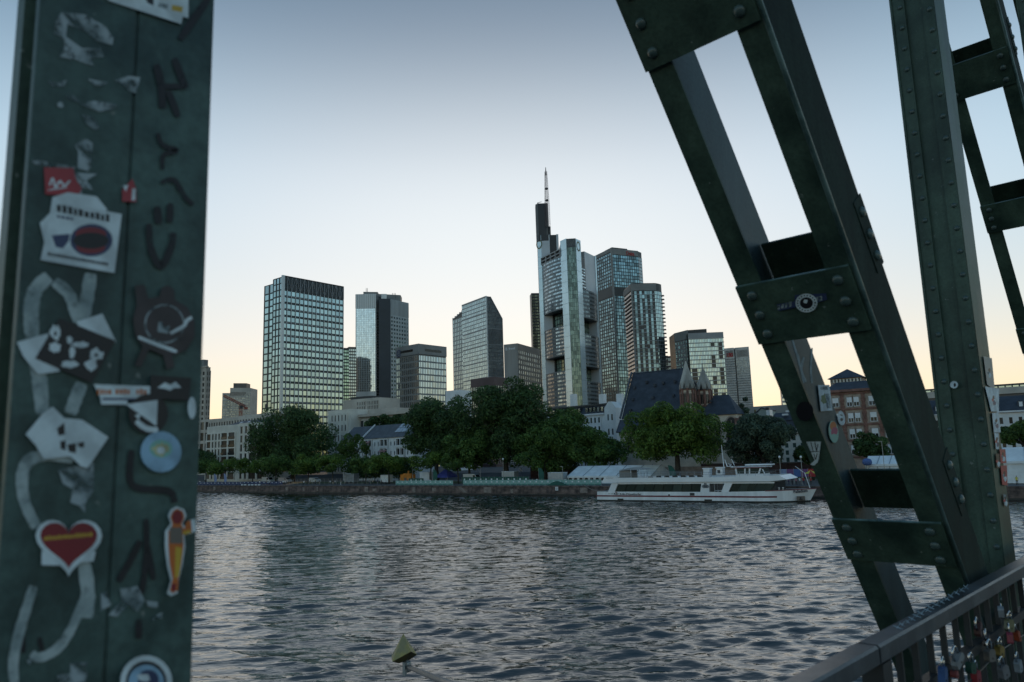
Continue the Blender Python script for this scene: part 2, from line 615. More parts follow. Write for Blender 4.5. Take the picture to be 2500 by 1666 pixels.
def make_quay():
    root = thing('quay_wall', 'long brown sandstone quay wall rising from the river', 'wall', Q0, QROT)
    rr = random.Random(5)
    meshes = []
    for k in range(5):
        mb = MB()
        # a bay of big weathered blocks, joints open
        L, Hh = 9.0, 2.16
        for row, (z0, z1) in enumerate(((0.36, 0.95), (0.97, 1.56), (1.58, 2.15))):
            x = 0.0
            while x < L - 0.05:
                w = min(rr.uniform(1.0, 2.2), L - x)
                if L - x - w < 0.5:
                    w = L - x
                d = rr.uniform(0.0, 0.05)
                mb.box(x + 0.012, x + w - 0.012, -0.02 - d, 0.5, z0, z1)
                x += w
        meshes.append(mb.mesh('wall_bay', M['stone_quay']))
    for i in range(-48, 10):
        put('wall_bay', meshes[rr.randrange(5)], root, Matrix.Translation((i * 9.0, rr.uniform(0, .02), 0)))
    MB().box(-450, 95, 0.03, 0.55, -2.0, 2.2).build('wall_core', M['stone_wet'], root)
    MB().box(-450, 95, -0.09, 0.2, -2.0, 0.34).build('wet_foot', M['stone_wet'], root)
    cop = MB().box(0.01, 2.99, -0.14, 0.6, 2.2, 2.5).mesh('coping_stone', M['stone_quay'])
    for i in range(-110, 30):
        put('coping_stone', cop, root, Matrix.Translation((i * 3.0, 0, rr.uniform(-.01, .01))))
    # pale mortar repairs and a ladder recess
    pl = M['pale_patch']
    for px, w, z0, z1 in ((1011, 1.2, 0.5, 2.1), (1060, 1.4, 0.9, 1.9), (1190, 2.6, 0.6, 2.12), (700, 1.3, 0.9, 2.1), (742, .8, 0.7, 1.9), (775, .8, .8, 2.0), (524, 1.4, 0.9, 2.1), (1425, 2.2, 0.7, 2.05), (1250, .9, .6, 1.7), (895, 1.6, .5, 2.1), (915, 1.8, .8, 1.6)):
        s, z = qpx(px, 1195, 0)
        MB().box(s - w / 2, s + w / 2, -0.1, 0.3, z0, z1).build('mortar_patch', pl, root)
    # slanted slipway kerb between the two banner runs
    s0, _ = qpx(1118, 1195, 0)
    MB().slab([(s0, -0.13, 2.15), (s0 + 1.3, -0.13, 2.15), (s0 + 3.6, -0.13, 0.6), (s0 + 2.0, -0.13, 0.6)], (0, 0.3, 0)).build('slanted_stone', pl, root)
    # small white river sign on the wall
    s1, z1 = qpx(1360, 1193, 0)
    r = thing('mooring_sign', 'small white square sign fixed to the quay wall behind the boat stern', 'sign', Q(s1, -0.16, 1.3), QROT)
    MB().box(-.45, .45, -0.04, 0, 0, 0.95).build('plate', M['white'], r)
    MB().box(-.2, .2, -0.05, -0.042, .25, .32).box(-.2, .2, -0.05, -0.042, .62, .69).box(-.2, -.13, -0.05, -0.042, .33, .61).box(.13, .2, -0.05, -0.042, .33, .61).build('symbol', M['black'], r)
M['pale_patch'] = mat('pale_mortar', (0.30, 0.25, 0.22), 0.9, 0, 0.3, 1.2, 0.4, 10)
M['white'] = mat('white_paint', (0.74, 0.76, 0.78), 0.4, 0, 0.08, 0.8)
M['black'] = mat('black_paint', (0.012, 0.012, 0.014), 0.45, 0, 0.2, 2.0)
make_quay()
# brick red retaining wall behind the promenade
def make_embankment():
    root = thing('embankment_wall', 'dark reddish brick retaining wall behind the promenade under the big trees', 'wall', Q0, QROT)
    b = mat('embankment_brick', (0.11, 0.06, 0.05), 0.9, 0, 0.3, 0.4, 0.4, 8)
    MB().box(-170, 40, 40.5, 41.3, ZQ, 6.4).build('wall_face', b, root)
    MB().box(-170, 40, 40.3, 41.5, 6.41, 6.7).build('coping', M['stone_quay'], root)
    mb = MB()
    for i in range(36):
        mb.box(-168 + i * 5.8, -167 + i * 5.8, 40.2, 40.48, ZQ, 6.4)
    mb.build('buttress_row', b, root)
make_embankment()

# ================================================================== the iron footbridge (truss, deck edge, railing)
D = 1.15            # east faces of the posts stand at x = -D
XC = 1.035          # deck-side web of the diagonals
PANEL = 4.90
def rivet_mesh(r, name='rivet', m=None):
    mb = MB()
    mb.lathe([(r, 0), (r * 0.95, r * 0.25), (r * 0.72, r * 0.52), (r * 0.35, r * 0.68), (r * 0.05, r * 0.72)], 9)
    return mb.mesh(name, m or M['steel_rivet'], True)
M['steel_rivet'] = mat('green_rivet_paint', (0.07, 0.11, 0.105), 0.32, 0, 0.2, 12.0)
RV_S, RV_L = rivet_mesh(0.017), rivet_mesh(0.023)
ROT_SOUTH = Matrix.Rotation(math.radians(90), 4, 'X')        # +z -> -y
ROT_EAST = Matrix.Rotation(math.radians(90), 4, 'Y')         # +z -> +x

bridge = thing('footbridge_truss', 'dark green riveted iron truss of the footbridge, posts and double diagonals', 'bridge', (0, 0, EYE.z))

def bar(mb, p, du, dv, dw):      # p corner, three edge vectors
    mb.obox(p, du, dv, dw)

def make_post(y0, y1, xw, near=False, nxt=False):
    """A built-up post: solid core, plates on its faces. z relative to the eye."""
    z0, z1 = -2.6, 6.4
    mb = MB()
    mb.box(-D - xw + 0.012, -D - 0.005, y0 + 0.012, y1 - 0.012, z0, z1)
    core = mb.build('post', M['steel_post'] if near else M['steel'], bridge)
    w = y1 - y0
    mb = MB()
    # deck-side face: two broad plates with a narrow sunk seam between
    ya = y0 + w * 0.512
    yb = y0 + w * 0.535
    mb.box(-D - 0.020, -D, y0, ya, z0 + .01, z1 - .01)
    mb.box(-D - 0.020, -D - 0.002, yb, y1, z0 + .01, z1 - .01)
    mb.build('face_plate', M['steel_post'] if near else M['steel'], core)
    mb = MB()
    if not near:
        # south face: two riveted flange strips with a sunk channel between
        a = 0.072
        mb.box(-D - xw, -D - xw + a, y0 - 0.010, y0 + 0.02, z0 + .02, z1 - .02)
        mb.box(-D - a, -D - 0.004, y0 - 0.010, y0 + 0.02, z0 + .02, z1 - .02)
        mb.box(-D - xw - 0.014, -D - xw - 0.001, y0 - 0.02, y1 + 0.01, z0 + .03, z1 - .03)
        mb.build('flange_strip', M['steel'], core)
        z = -2.3
        k = 0
        while z < 5.2:
            for xx, dz in ((-D - xw + a * 0.62, 0.0), (-D - a * 0.40, 0.055)):
                put('rivet', RV_S, core, Matrix.Translation((xx, y0 - 0.010, z + dz)) @ ROT_SOUTH)
            z += 0.148
    else:
        mb.box(-D - xw, -D - xw + 0.05, y0 - 0.006, y0 + 0.02, z0 + .02, z1 - .02)
        mb.build('flange_strip', M['steel'], core)
    return core

make_post(0.218, 0.466, 0.118, near=True)
make_post(5.13, 5.40, 0.245)
make_post(5.13 + PANEL, 5.40 + PANEL, 0.245)
make_post(5.13 + 2 * PANEL, 5.40 + 2 * PANEL, 0.245)

# diagonals: local frame (x across the bridge, t down along the bar, n square to it) in the bridge's own axes
DT = Vector((0, 1.0, -1.34)).normalized()
DN = Vector((0, 1.34, 1.0)).normalized()
NOFF = 2.730
XE, XWST = -XC, -1.463 * XC
def dpt(x, t, n, k):
    return Vector((x, 0, 0)) + DN * (NOFF + n) + DT * t + Vector((0, k, 0))
def dbox(mb, x0, x1, t0, t1, n0, n1, k):
    o = dpt(x0, t0, n0, k)
    mb.obox(o, Vector((x1 - x0, 0, 0)), DT * (t1 - t0), DN * (n1 - n0))
ROT_UNDER = Vector((0, 0, 1)).rotation_difference(-DN).to_matrix().to_4x4()
def make_diagonal(k, spans, T0=-6.6, T1=4.4):
    """k = metres along the bridge from the near diagonal; spans = batten plates as (top, bottom) along the bar"""
    mb = MB()
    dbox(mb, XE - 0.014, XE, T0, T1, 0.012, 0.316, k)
    diag = mb.build('diagonal', M['steel_shaded'], bridge)
    mb = MB()
    dbox(mb, XWST, XWST + 0.014, T0, T1, 0.012, 0.40, k)
    mb.build('web_plate', M['steel_skylit'], diag)
    mb = MB()
    dbox(mb, XE - 0.100, XE - 0.0005, T0 + .01, T1 - .01, 0.0, 0.0118, k)
    mb.build('flange_angle', M['steel'], diag)
    mb = MB()
    dbox(mb, XWST + 0.0005, XWST + 0.108, T0 + .01, T1 - .01, 0.0, 0.0118, k)
    mb.build('flange_angle', M['steel'], diag)
    mb = MB()       # bead added along the corner, its bright highlight painted on
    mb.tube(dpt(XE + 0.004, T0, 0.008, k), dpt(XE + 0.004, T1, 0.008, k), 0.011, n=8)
    mb.build('highlight_bead', M['steel_highlight'], diag, True)
    for i, (ta, tb) in enumerate(spans):
        mb = MB()
        dbox(mb, XWST - 0.004, XE - 0.008, ta, tb, -0.014, -0.0005, k)
        pl_ = mb.build('batten_plate', M['steel'], diag)
        mb = MB()      # upper edge of the plate, bright highlight painted on
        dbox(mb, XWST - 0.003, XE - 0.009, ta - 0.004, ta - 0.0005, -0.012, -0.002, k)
        mb.build('plate_edge', M['steel_highlight'], diag)
        mb = MB()
        dbox(mb, XWST + 0.02, XE - 0.02, ta - 0.05, tb - 0.06, 0.30, 0.313, k)
        mb.build('batten_plate', M['steel'], diag)
        for xx in (XE - 0.062, XWST + 0.056):
            n_r = 3 if tb - ta < .4 else 5
            for q in range(n_r):
                p = dpt(xx, ta + (tb - ta) * (q + .5) / n_r, -0.014, k)
                put('rivet', RV_L, diag, Matrix.Translation(p) @ ROT_UNDER)
        mb = MB()      # cover strip on the deck-side web where the back batten is riveted on
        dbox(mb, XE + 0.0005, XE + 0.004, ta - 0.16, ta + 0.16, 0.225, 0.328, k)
        mb.build('cover_plate', M['steel_shaded'], diag)
        for f in (-0.1, 0.0, 0.1):
            p = dpt(XE + 0.004, ta + f, 0.272, k)
            put('rivet', RV_L, diag, Matrix.Translation(p) @ ROT_EAST)
    return diag
M['steel_shaded'] = steel_mat('shaded_green_bridge_paint', (0.014, 0.025, 0.021), (0.032, 0.052, 0.043), 0.78, 2.0, 0.15, chip=(0.06, 0.08, 0.075), chips=0.72, rust=0.04)  # bridge paint darkened to put shade into the deck-side web
M['steel_skylit'] = steel_mat('skylit_green_paint_inner', (0.042, 0.068, 0.072), (0.070, 0.108, 0.115), 0.5, 1.6, chips=0.72)  # same paint made paler and bluer, sky light put into the inner web
M['steel_highlight'] = mat('edge_highlight_paint', (0.15, 0.24, 0.235), 0.3, 0, 0.4, 9.0, 0.05, 60, col2=(0.055, 0.10, 0.098))  # lighter copy of the paint, a painted highlight along edges
make_diagonal(0.0, [(-0.36, 0.208), (1.183, 1.471), (2.475, 2.725)])
make_diagonal(5.59, [(-3.09, -2.79), (-1.81, -1.51), (-0.527, -0.264), (0.76, 1.03), (2.05, 2.32)])
make_diagonal(11.2, [(-1.81, -1.51), (-0.527, -0.264), (0.76, 1.03)])
# lower and upper chord and the deck edge girder
MB().box(-D - 0.26, -D + 0.02, -6, 26, -2.95, -2.45).build('chord_beam', M['steel'], bridge)
MB().box(-D - 0.30, -D + 0.05, -6, 26, 6.42, 6.72).build('chord_beam', M['steel'], bridge)

deck = MB().box(-0.98, 3.2, -8, 40, -1.95, -1.72).build('bridge_deck', M['deck'], None, matrix=Matrix.Translation((0, 0, EYE.z)))
struct(deck)
deck['label'] = 'pale paved walkway of the footbridge'

# railing -------------------------------------------------------------
M['rail_dark'] = mat('black_rail_paint', (0.022, 0.025, 0.028), 0.45, 0, 0.3, 6.0)
rail = thing('bridge_railing', 'dark metal handrail with upright bars along the footbridge deck edge', 'railing', (0, 0, EYE.z))
ZR = -0.60
for (ya, yb) in ((-1.0, 2.405), (2.417, 6.4), (6.412, 14.0)):
    mb = MB()
    # rounded box profile
    c = 0.007
    x0, x1, z0, z1 = -0.962, -0.893, ZR - 0.058, ZR
    prof = [(x0 + c, z0), (x1 - c, z0), (x1, z0 + c), (x1, z1 - c), (x1 - c, z1), (x0 + c, z1), (x0, z1 - c), (x0, z0 + c)]
    mb.slab([(x, ya, z) for x, z in prof], (0, yb - ya, 0))
    mb.build('top_rail', M['rail'], rail)
MB().box(-0.945, -0.91, -1, 14, ZR - 0.240, ZR - 0.205).build('rail_bar', M['rail_dark'], rail)
MB().box(-0.945, -0.91, -1, 14, -1.62, -1.58).build('rail_bar', M['rail'], rail)
balu = MB().box(-0.938, -0.917, -0.006, 0.006, -1.579, ZR - 0.2405).mesh('baluster', M['rail_dark'])
balt = MB().box(-0.938, -0.917, -0.006, 0.006, ZR - 0.2045, ZR - 0.0585).mesh('baluster', M['rail_dark'])
y = -0.9
while y < 13.5:
    if not (2.35 < y < 2.52 or 6.33 < y < 6.5):
        put('baluster', balu, rail, Matrix.Translation((0, y, 0)))
        put('baluster', balt, rail, Matrix.Translation((0, y, 0)))
    y += 0.155
pst = MB().box(-0.9605, -0.895, 0, 0.075, -1.72, ZR - 0.0585).mesh('railing_post', M['rail_dark'])
for y in (-1.0, 2.43, 6.42, 10.4):
    put('railing_post', pst, rail, Matrix.Translation((0, y, 0)))

# ================================================================== towers
def xy(v):
    return Vector((v[0], v[1], 0))
def line_hit(px, py, o, e):
    """metres along direction e from o (plan) where the sight line of a pixel crosses it"""
    v = ray(px, py)
    # o + t e = EYE + k v
    det = e.x * (-v.y) - e.y * (-v.x)
    dx, dy = EYE.x - o.x, EYE.y - o.y
    return (dx * (-v.y) - dy * (-v.x)) / det
def bearing(deg):
    return Vector((math.sin(math.radians(deg)), math.cos(math.radians(deg)), 0))

class Bld:
    def __init__(s, name, label, loc, cat='building', group=None):
        s.loc = Vector((loc[0], loc[1], 4.0))
        s.root = thing(name, label, cat, s.loc, 0.0, group)
        s.n_ind = 0
    def face(s, A, B):
        a = math.atan2(B.y - A.y, B.x - A.x)
        return Matrix.Translation(xy(A) - xy(s.loc) + Vector((0, 0, -s.loc.z))) @ Matrix.Rotation(a, 4, 'Z')
    def part(s, mb, name, m, FM=None, parent=None, smooth=False):
        return mb.build(name, m, parent or s.root, smooth, FM)
    def prism(s, pts, z0, z1, name, m, parent=None):
        pts = [xy(p) - xy(s.loc) for p in pts]
        return MB().prism(pts, z0 - s.loc.z, z1 - s.loc.z).build(name, m, parent or s.root)
    def facade(s, A, B, z0, z1, cols, rows, pane, grid, pw=0.8, ph=0.75, dep=0.35, indiv=False, name='window', tilt=0.25,
               fins=True, bands=True, hook=None, gridname='mullion_grid', fdep=None, parent=None):
        FM = s.face(A, B)
        w = (xy(B) - xy(A)).length
        cw, ch = w / cols, (z1 - z0) / rows
        fdep = dep if fdep is None else fdep
        g = MB()
        if fins:
            fw = cw * (1 - pw)
            for i in range(cols + 1):
                u0, u1 = max(0.0, i * cw - fw / 2), min(w, i * cw + fw / 2)
                g.box(u0, u1, -fdep, 0.0, z0, z1)
        if bands:
            bh = ch * (1 - ph)
            for j in range(rows + 1):
                a, b = max(z0, z0 + j * ch - bh / 2), min(z1, z0 + j * ch + bh / 2)
                g.box(0.01, w - 0.01, -dep * 0.82, 0.0, a + .002, b - .002)
        if g.v:
            stuff(s.part(g, gridname, grid, FM, parent))
        rr = random.Random(int(w * 100) + cols * 7 + rows)
        sx, sz = cw * (pw + 0.04) / 2, ch * (ph + 0.04) / 2
        joined = MB()
        shared = MB().box(-sx, sx, -0.05, 0.02, -sz, sz).mesh(name, pane) if indiv else None
        for j in range(rows - 1, -1, -1):
            for i in range(cols):
                if hook and not hook(i, j):
                    continue
                u, z = (i + 0.5) * cw, z0 + (j + 0.5) * ch
                ta, tb = math.radians(rr.gauss(0, tilt)), math.radians(rr.gauss(0, tilt))
                if indiv and s.n_ind < 300:
                    put(name, shared, parent or s.root, FM @ Matrix.Translation((u, -0.045, z)) @ Matrix.Rotation(ta, 4, 'X') @ Matrix.Rotation(tb, 4, 'Z'))
                    s.n_ind += 1
                else:
                    ya, yb = math.tan(tb) * sx, math.tan(ta) * sz
                    joined.poly([(u - sx, -0.06 - ya + yb, z - sz), (u + sx, -0.06 + ya + yb, z - sz), (u + sx, -0.06 + ya - yb, z + sz), (u - sx, -0.06 - ya - yb, z + sz)])
        if joined.v:
            stuff(s.part(joined, name + '_field', pane, FM, parent))
        return FM, w

def corner_tower(xl, yl, xc, yc, xr, yr, rng, ang=None):
    """Plan points left, corner, right and the height of a box tower from its roof corners in the photo."""
    top = at_range(xc, yc, rng)
    C = xy(top)
    if ang is None:
        R_ = xy(at_z(xr, yr, top.z))
        ex = (R_ - C).normalized()
    else:
        ex = bearing(ang)
    ey = Vector((-ex.y, ex.x, 0))
    a = line_hit(xr, yr, C, ex)
    b = line_hit(xl, yl, C, ey)
    return C + ey * b, C, C + ex * a, C + ex * a + ey * b, top.z

def zpx(P, px, py):
    """height on the vertical through the plan point's distance for a pixel row"""
    v = ray(px, py)
    return EYE.z + v.z / math.hypot(v.x, v.y) * math.hypot(P.x - EYE.x, P.y - EYE.y)

G_TEAL = glass_mat('teal_facade_glass', (0.70, 0.86, 0.86), (0.02, 0.03, 0.03), 0.62, 0.05, 0.16)
G_PALE = glass_mat('pale_facade_glass', (0.80, 0.90, 0.94), (0.05, 0.06, 0.06), 0.76, 0.05, 0.15)
G_GREY = glass_mat('grey_facade_glass', (0.66, 0.76, 0.77), (0.03, 0.04, 0.042), 0.58, 0.06, 0.16)
G_DARK = glass_mat('dark_facade_glass', (0.45, 0.53, 0.55), (0.014, 0.018, 0.02), 0.42, 0.06, 0.25)
G_GREEN = glass_mat('green_facade_glass', (0.55, 0.75, 0.62), (0.02, 0.045, 0.032), 0.6, 0.06, 0.3)
G_HOUSE = glass_mat('house_window_glass', (0.5, 0.55, 0.58), (0.016, 0.018, 0.021), 0.06, 0.08, 0.055, spec=0.12)
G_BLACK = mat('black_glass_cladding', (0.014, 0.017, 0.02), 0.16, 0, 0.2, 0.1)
C_DARK = mat('anthracite_cladding', (0.030, 0.034, 0.038), 0.45, 0, 0.2, 0.08)
C_SLATE = mat('slate_blue_cladding', (0.034, 0.044, 0.056), 0.5, 0, 0.15, 0.05)
C_GREY = mat('grey_metal_cladding', (0.30, 0.31, 0.32), 0.42, 0, 0.15, 0.06)
C_MID = mat('mid_grey_stone', (0.27, 0.27, 0.26), 0.75, 0, 0.15, 0.08)
C_ALU = mat('aluminium_cladding', (0.55, 0.58, 0.59), 0.34, 0.35, 0.12, 0.05, streak=True)
C_LIGHT = mat('light_stone', (0.56, 0.53, 0.49), 0.8, 0, 0.15, 0.1)
C_BEIGE = mat('beige_stone', (0.52, 0.47, 0.41), 0.85, 0, 0.15, 0.12)
C_CREAM = mat('cream_render', (0.70, 0.67, 0.60), 0.85, 0, 0.12, 0.2)
C_WHITE = mat('white_render', (0.76, 0.78, 0.79), 0.85, 0, 0.1, 0.2)
C_PANEL = mat('pale_blue_panel', (0.76, 0.85, 0.88), 0.25, 0.45, 0.12, 0.03)
C_BROWN = mat('brown_cladding', (0.16, 0.135, 0.115), 0.6, 0, 0.2, 0.1)
C_PURPLE = mat('reddish_brown_cladding', (0.11, 0.07, 0.07), 0.6, 0, 0.2, 0.1)
C_CONC = mat('raw_concrete', (0.34, 0.32, 0.295), 0.85, 0, 0.2, 0.08, streak=True)
C_RED = mat('red_enamel', (0.42, 0.03, 0.03), 0.5)
C_GOLD = mat('ochre_enamel', (0.55, 0.40, 0.06), 0.5)
C_NAVY = mat('navy_enamel', (0.03, 0.05, 0.14), 0.5)

FONT_CACHE = {}
def text_mesh(txt, size, m, depth=0.02, bold=0.0, name='lettering'):
    cu = bpy.data.curves.new('lettering', 'FONT')
    cu.body = txt
    cu.size = size
    cu.extrude = depth
    cu.offset = bold
    cu.align_x = 'LEFT'
    cu.resolution_u = 3
    o = bpy.data.objects.new('tmp_lettering', cu)
    COL.objects.link(o)
    dg = bpy.context.evaluated_depsgraph_get()
    me = bpy.data.meshes.new_from_object(o.evaluated_get(dg))
    me.name = name
    me.materials.clear()
    me.materials.append(m)
    bpy.data.objects.remove(o)
    bpy.data.curves.remove(cu)
    return me
UPRIGHT = Matrix.Rotation(math.radians(90), 4, 'X')      # text lies in xz, reads from -y
def text_width(me):
    xs = [v.co.x for v in me.vertices]
    return max(xs) - min(xs)
def put_text(txt, width, height, m, parent, FM, u, z, out=0.06, depth=0.02, bold=0.0, slant=0.0):
    me = text_mesh(txt, 1.0, m, depth, bold)
    hs = [v.co.y for v in me.vertices]
    sx, sy = width / text_width(me), height / (max(hs) - min(hs))
    x0 = min(v.co.x for v in me.vertices)
    return put('lettering', me, parent, FM @ Matrix.Translation((u - x0 * sx, -out, z)) @ UPRIGHT @ Matrix.Diagonal((sx, sy, 1, 1)))

# --- grid tower with the louvred crown ---------------------------------
def tower_grid():
    A, C, B, Dd, H = corner_tower(643.2, 699, 690.9, 672.5, 838, 700, 407)
    b = Bld('office_tower', 'broad tower with a grid of teal windows and a dark crown of slanting struts', C)
    ey = (A - C).normalized()
    S = C + ey * line_hit(667.6, 690, C, ey)           # step in the left side
    zc = zpx(C, 692, 706.5)                                # sill of the crown
    zl = zpx(A, 643.2, 699)
    b.prism([S, C, B, B + (S - C)], 4, H - 0.6, 'core', C_DARK)
    b.prism([A + (C - B).normalized() * -0.8, S + (B - C).normalized() * 0.8, S + (B - C), A + (B - C)], 4, zl, 'wing', C_DARK)
    n_rows = 27
    b.facade(C, B, 6, zc, 15, n_rows, G_TEAL, C_ALU, 0.66, 0.70, 0.3, indiv=True, tilt=0.35, fins=False, bands=False)
    FM = b.face(C, B)
    w = (B - C).length
    rh = (zc - 6) / n_rows
    g = MB()
    for i in range(16):
        g.box(w * i / 15 - .13, w * i / 15 + .13, -0.42, 0, 6, zc)
    stuff(b.part(g, 'facade_fin', C_ALU, FM))
    g = MB()
    for j in range(n_rows + 1):
        z = 6 + j * rh
        g.box(0.02, w - .02, -0.22, 0, z - rh * 0.19, z + rh * 0.15)
    stuff(b.part(g, 'spandrel_band', C_DARK, FM))
    g = MB()
    for j in range(0, n_rows + 1, 2):
        g.box(0.03, w - .03, -0.40, 0, 6 + j * rh - 0.16, 6 + j * rh + 0.16)
    stuff(b.part(g, 'sill_line', C_GREY, FM))
    b.facade(S, C, 6, zc, 3, n_rows, G_TEAL, C_DARK, 0.86, 0.8, 0.3, indiv=True, tilt=0.35)
    b.facade(S, C, zc, H - 0.8, 3, 2, G_GREY, C_DARK, 0.86, 0.86, 0.3)
    Ao, So = A + (C - B).normalized() * -0.8, S + (B - C).normalized() * 0.8
    b.facade(Ao, So, 6, zl - 5, 2, n_rows - 1, G_TEAL, C_DARK, 0.82, 0.8, 0.3, tilt=0.35)
    b.facade(Ao, So, zl - 5, zl, 2, 1, G_GREY, C_DARK, 0.82, 0.9, 0.3)
    # pale corner column
    MB().box(-0.55, 0.85, -0.62, 0.6, 4 , H).build('corner_column', C_ALU, b.root, False, FM)
    # crown: dark louvres, light uprights, slanting struts leaning alternately
    MB().box(0.9, w, -0.10, 0.2, zc, H - .3).build('crown_louvre', G_BLACK, b.root, False, FM)
    MB().box(0, w, -0.5, 0.3, H - 0.45, H).build('parapet', C_DARK, b.root, False, FM)
    cw = w / 15
    for i in range(1, 16):
        MB().box(i * cw - .15, i * cw + .15, -0.5, -0.1, zc, H - .46).build('crown_upright', C_GREY, b.root, False, FM)
    for i in range(1, 15):
        x0, x1 = (i * cw + .3, (i + 1) * cw - .3) if i % 2 else ((i + 1) * cw - .3, i * cw + .3)
        mb = MB()
        mb.slab([(x0 - .11, -0.42, H - .8), (x0 + .11, -0.42, H - .8), (x1 + .11, -0.42, zc + .5), (x1 - .11, -0.42, zc + .5)][::-1], (0, .25, 0))
        mb.build('crown_strut', C_GREY, b.root, False, FM)
tower_grid()

# --- slim glass tower and golden tower peeping out between ---------------
def slim(name, label, x0, x1, ytop, rng, glass, frame, cols, rows, depth=18, cat='building', ph=0.62, yl=None):
    A, B = xy(at_range(x0, ytop, rng)), xy(at_range(x1, ytop, rng + 1.5))
    H = zpx(A, x0, ytop)
    b = Bld(name, label, A, cat)
    u = (B - A).normalized()
    n = Vector((-u.y, u.x, 0))
    b.prism([A, B, B + n * depth, A + n * depth], 4, H, 'core', frame)
    b.facade(A, B, 8, H - 1.5, cols, rows, glass, frame, 0.82, ph, 0.3)
    return b, A, B, H
slim('glass_tower', 'narrow green glass tower squeezed between the grid tower and the brown tower', 836.5, 852, 849.5, 640, G_GREEN, C_DARK, 3, 34)
slim('brown_tower', 'narrow brown tower between the green glass tower and the silver tower', 851.5, 870, 847, 660, G_GREY, C_BROWN, 4, 36)

# --- aluminium tower of two blocks and a dark slab ------------------------
def tower_silver():
    rng = 703
    A = xy(at_range(868.2, 719, rng)); B = xy(at_range(918, 719, rng - 3))
    H = zpx(A, 868.2, 718.8)
    b = Bld('silver_tower', 'tall silver tower with a pale glass front, a dark slab and a windowed right block', A)
    u = (B - A).normalized(); n = Vector((-u.y, u.x, 0))
    b.prism([A, B, B + n * 26, A + n * 26], 4, H, 'main_block', C_ALU)
    z1 = zpx(A, 868, 754.5)
    z0 = zpx(A, 868, 957)
    b.facade(A + u * 0.8, B - u * 0.8, z0, z1, 11, 38, G_PALE, C_ALU, 0.86, 0.93, 0.18, tilt=0.18)
    FM = b.face(A, B); w = (B - A).length
    g = MB()
    for i in range(12):
        g.box(i * w / 11 - .12, i * w / 11 + .12, -0.3, 0, z1 + .2, H - .3)
    stuff(b.part(g, 'cladding_rib', C_MID, FM))
    # recessed strip of small windows
    S0, S1 = B + n * 1.2, xy(at_range(926, 719, rng + 1))
    b.prism([B + n * 1.0, S1 + n * 1.0, S1 + n * 20, B + n * 20], 4, H - 1, 'recess', C_MID)
    b.facade(B + n * 1.0, S1 + n * 1.0, 10, zpx(B, 920, 760), 2, 50, G_DARK, C_MID, 0.7, 0.55, 0.15)
    # dark slab
    Ka, Kb = xy(at_range(924.5, 730, rng - 6)), xy(at_range(953.2, 730, rng - 6))
    zk = zpx(Ka, 938, 729.5)
    ku = (Kb - Ka).normalized(); kn = Vector((-ku.y, ku.x, 0))
    b.prism([Ka, Kb, Kb + kn * 20, Ka + kn * 20], 4, zk, 'dark_slab', C_SLATE)
    # bright little cap above the slab
    Ca, Cb = xy(at_range(931, 722, rng - 3)), xy(at_range(944, 722, rng - 3))
    b.prism([Ca, Cb, Cb + kn * 12, Ca + kn * 12], zk + .01, zpx(Ca, 937, 718), 'lift_cap', C_ALU)
    # right block receding
    E0 = xy(at_range(953.0, 732, rng - 2))
    H2 = zpx(E0, 953, 731)
    E1 = xy(at_z(997, 740, H2))
    e = (E1 - E0).normalized(); en = Vector((-e.y, e.x, 0))
    b.prism([E0, E1, E1 + en * 28, E0 + en * 28], 4, H2, 'side_block', C_ALU)
    zt = zpx(E0, 953, 770)
    b.facade(E0, E1, 8, zt, 7, 36, G_DARK, C_ALU, 0.62, 0.5, 0.25)
    FM = b.face(E0, E1); w = (E1 - E0).length
    g = MB()
    for i in range(15):
        g.box(i * w / 14 - .1, i * w / 14 + .1, -0.3, 0, zt + .4, H2 - .3)
    stuff(b.part(g, 'cladding_rib', C_MID, FM))
    # roof plant
    P0, P1 = xy(at_range(887, 712, rng + 8)), xy(at_range(922, 716, rng + 8))
    b.prism([P0, P1, P1 + n * 12, P0 + n * 12], H - 2, zpx(P0, 900, 713), 'roof_plant', C_MID)
    P0, P1 = xy(at_range(921, 719, rng + 5)), xy(at_range(978, 727, rng + 10))
    b.prism([P0, P1, P1 + n * 12, P0 + n * 12], H - 6, zpx(P0, 945, 718), 'roof_plant', C_MID)
    m = MB()
    for px in (894, 897, 958, 962, 965):
        p = xy(at_range(px, 712, rng + 9)) - xy(b.loc)
        m.tube((p.x, p.y, H - 6), (p.x, p.y, H + (4.2 if px < 900 else -.5)), 0.3, 0.2, 6)
    m.build('roof_mast', C_DARK, b.root)
tower_silver()

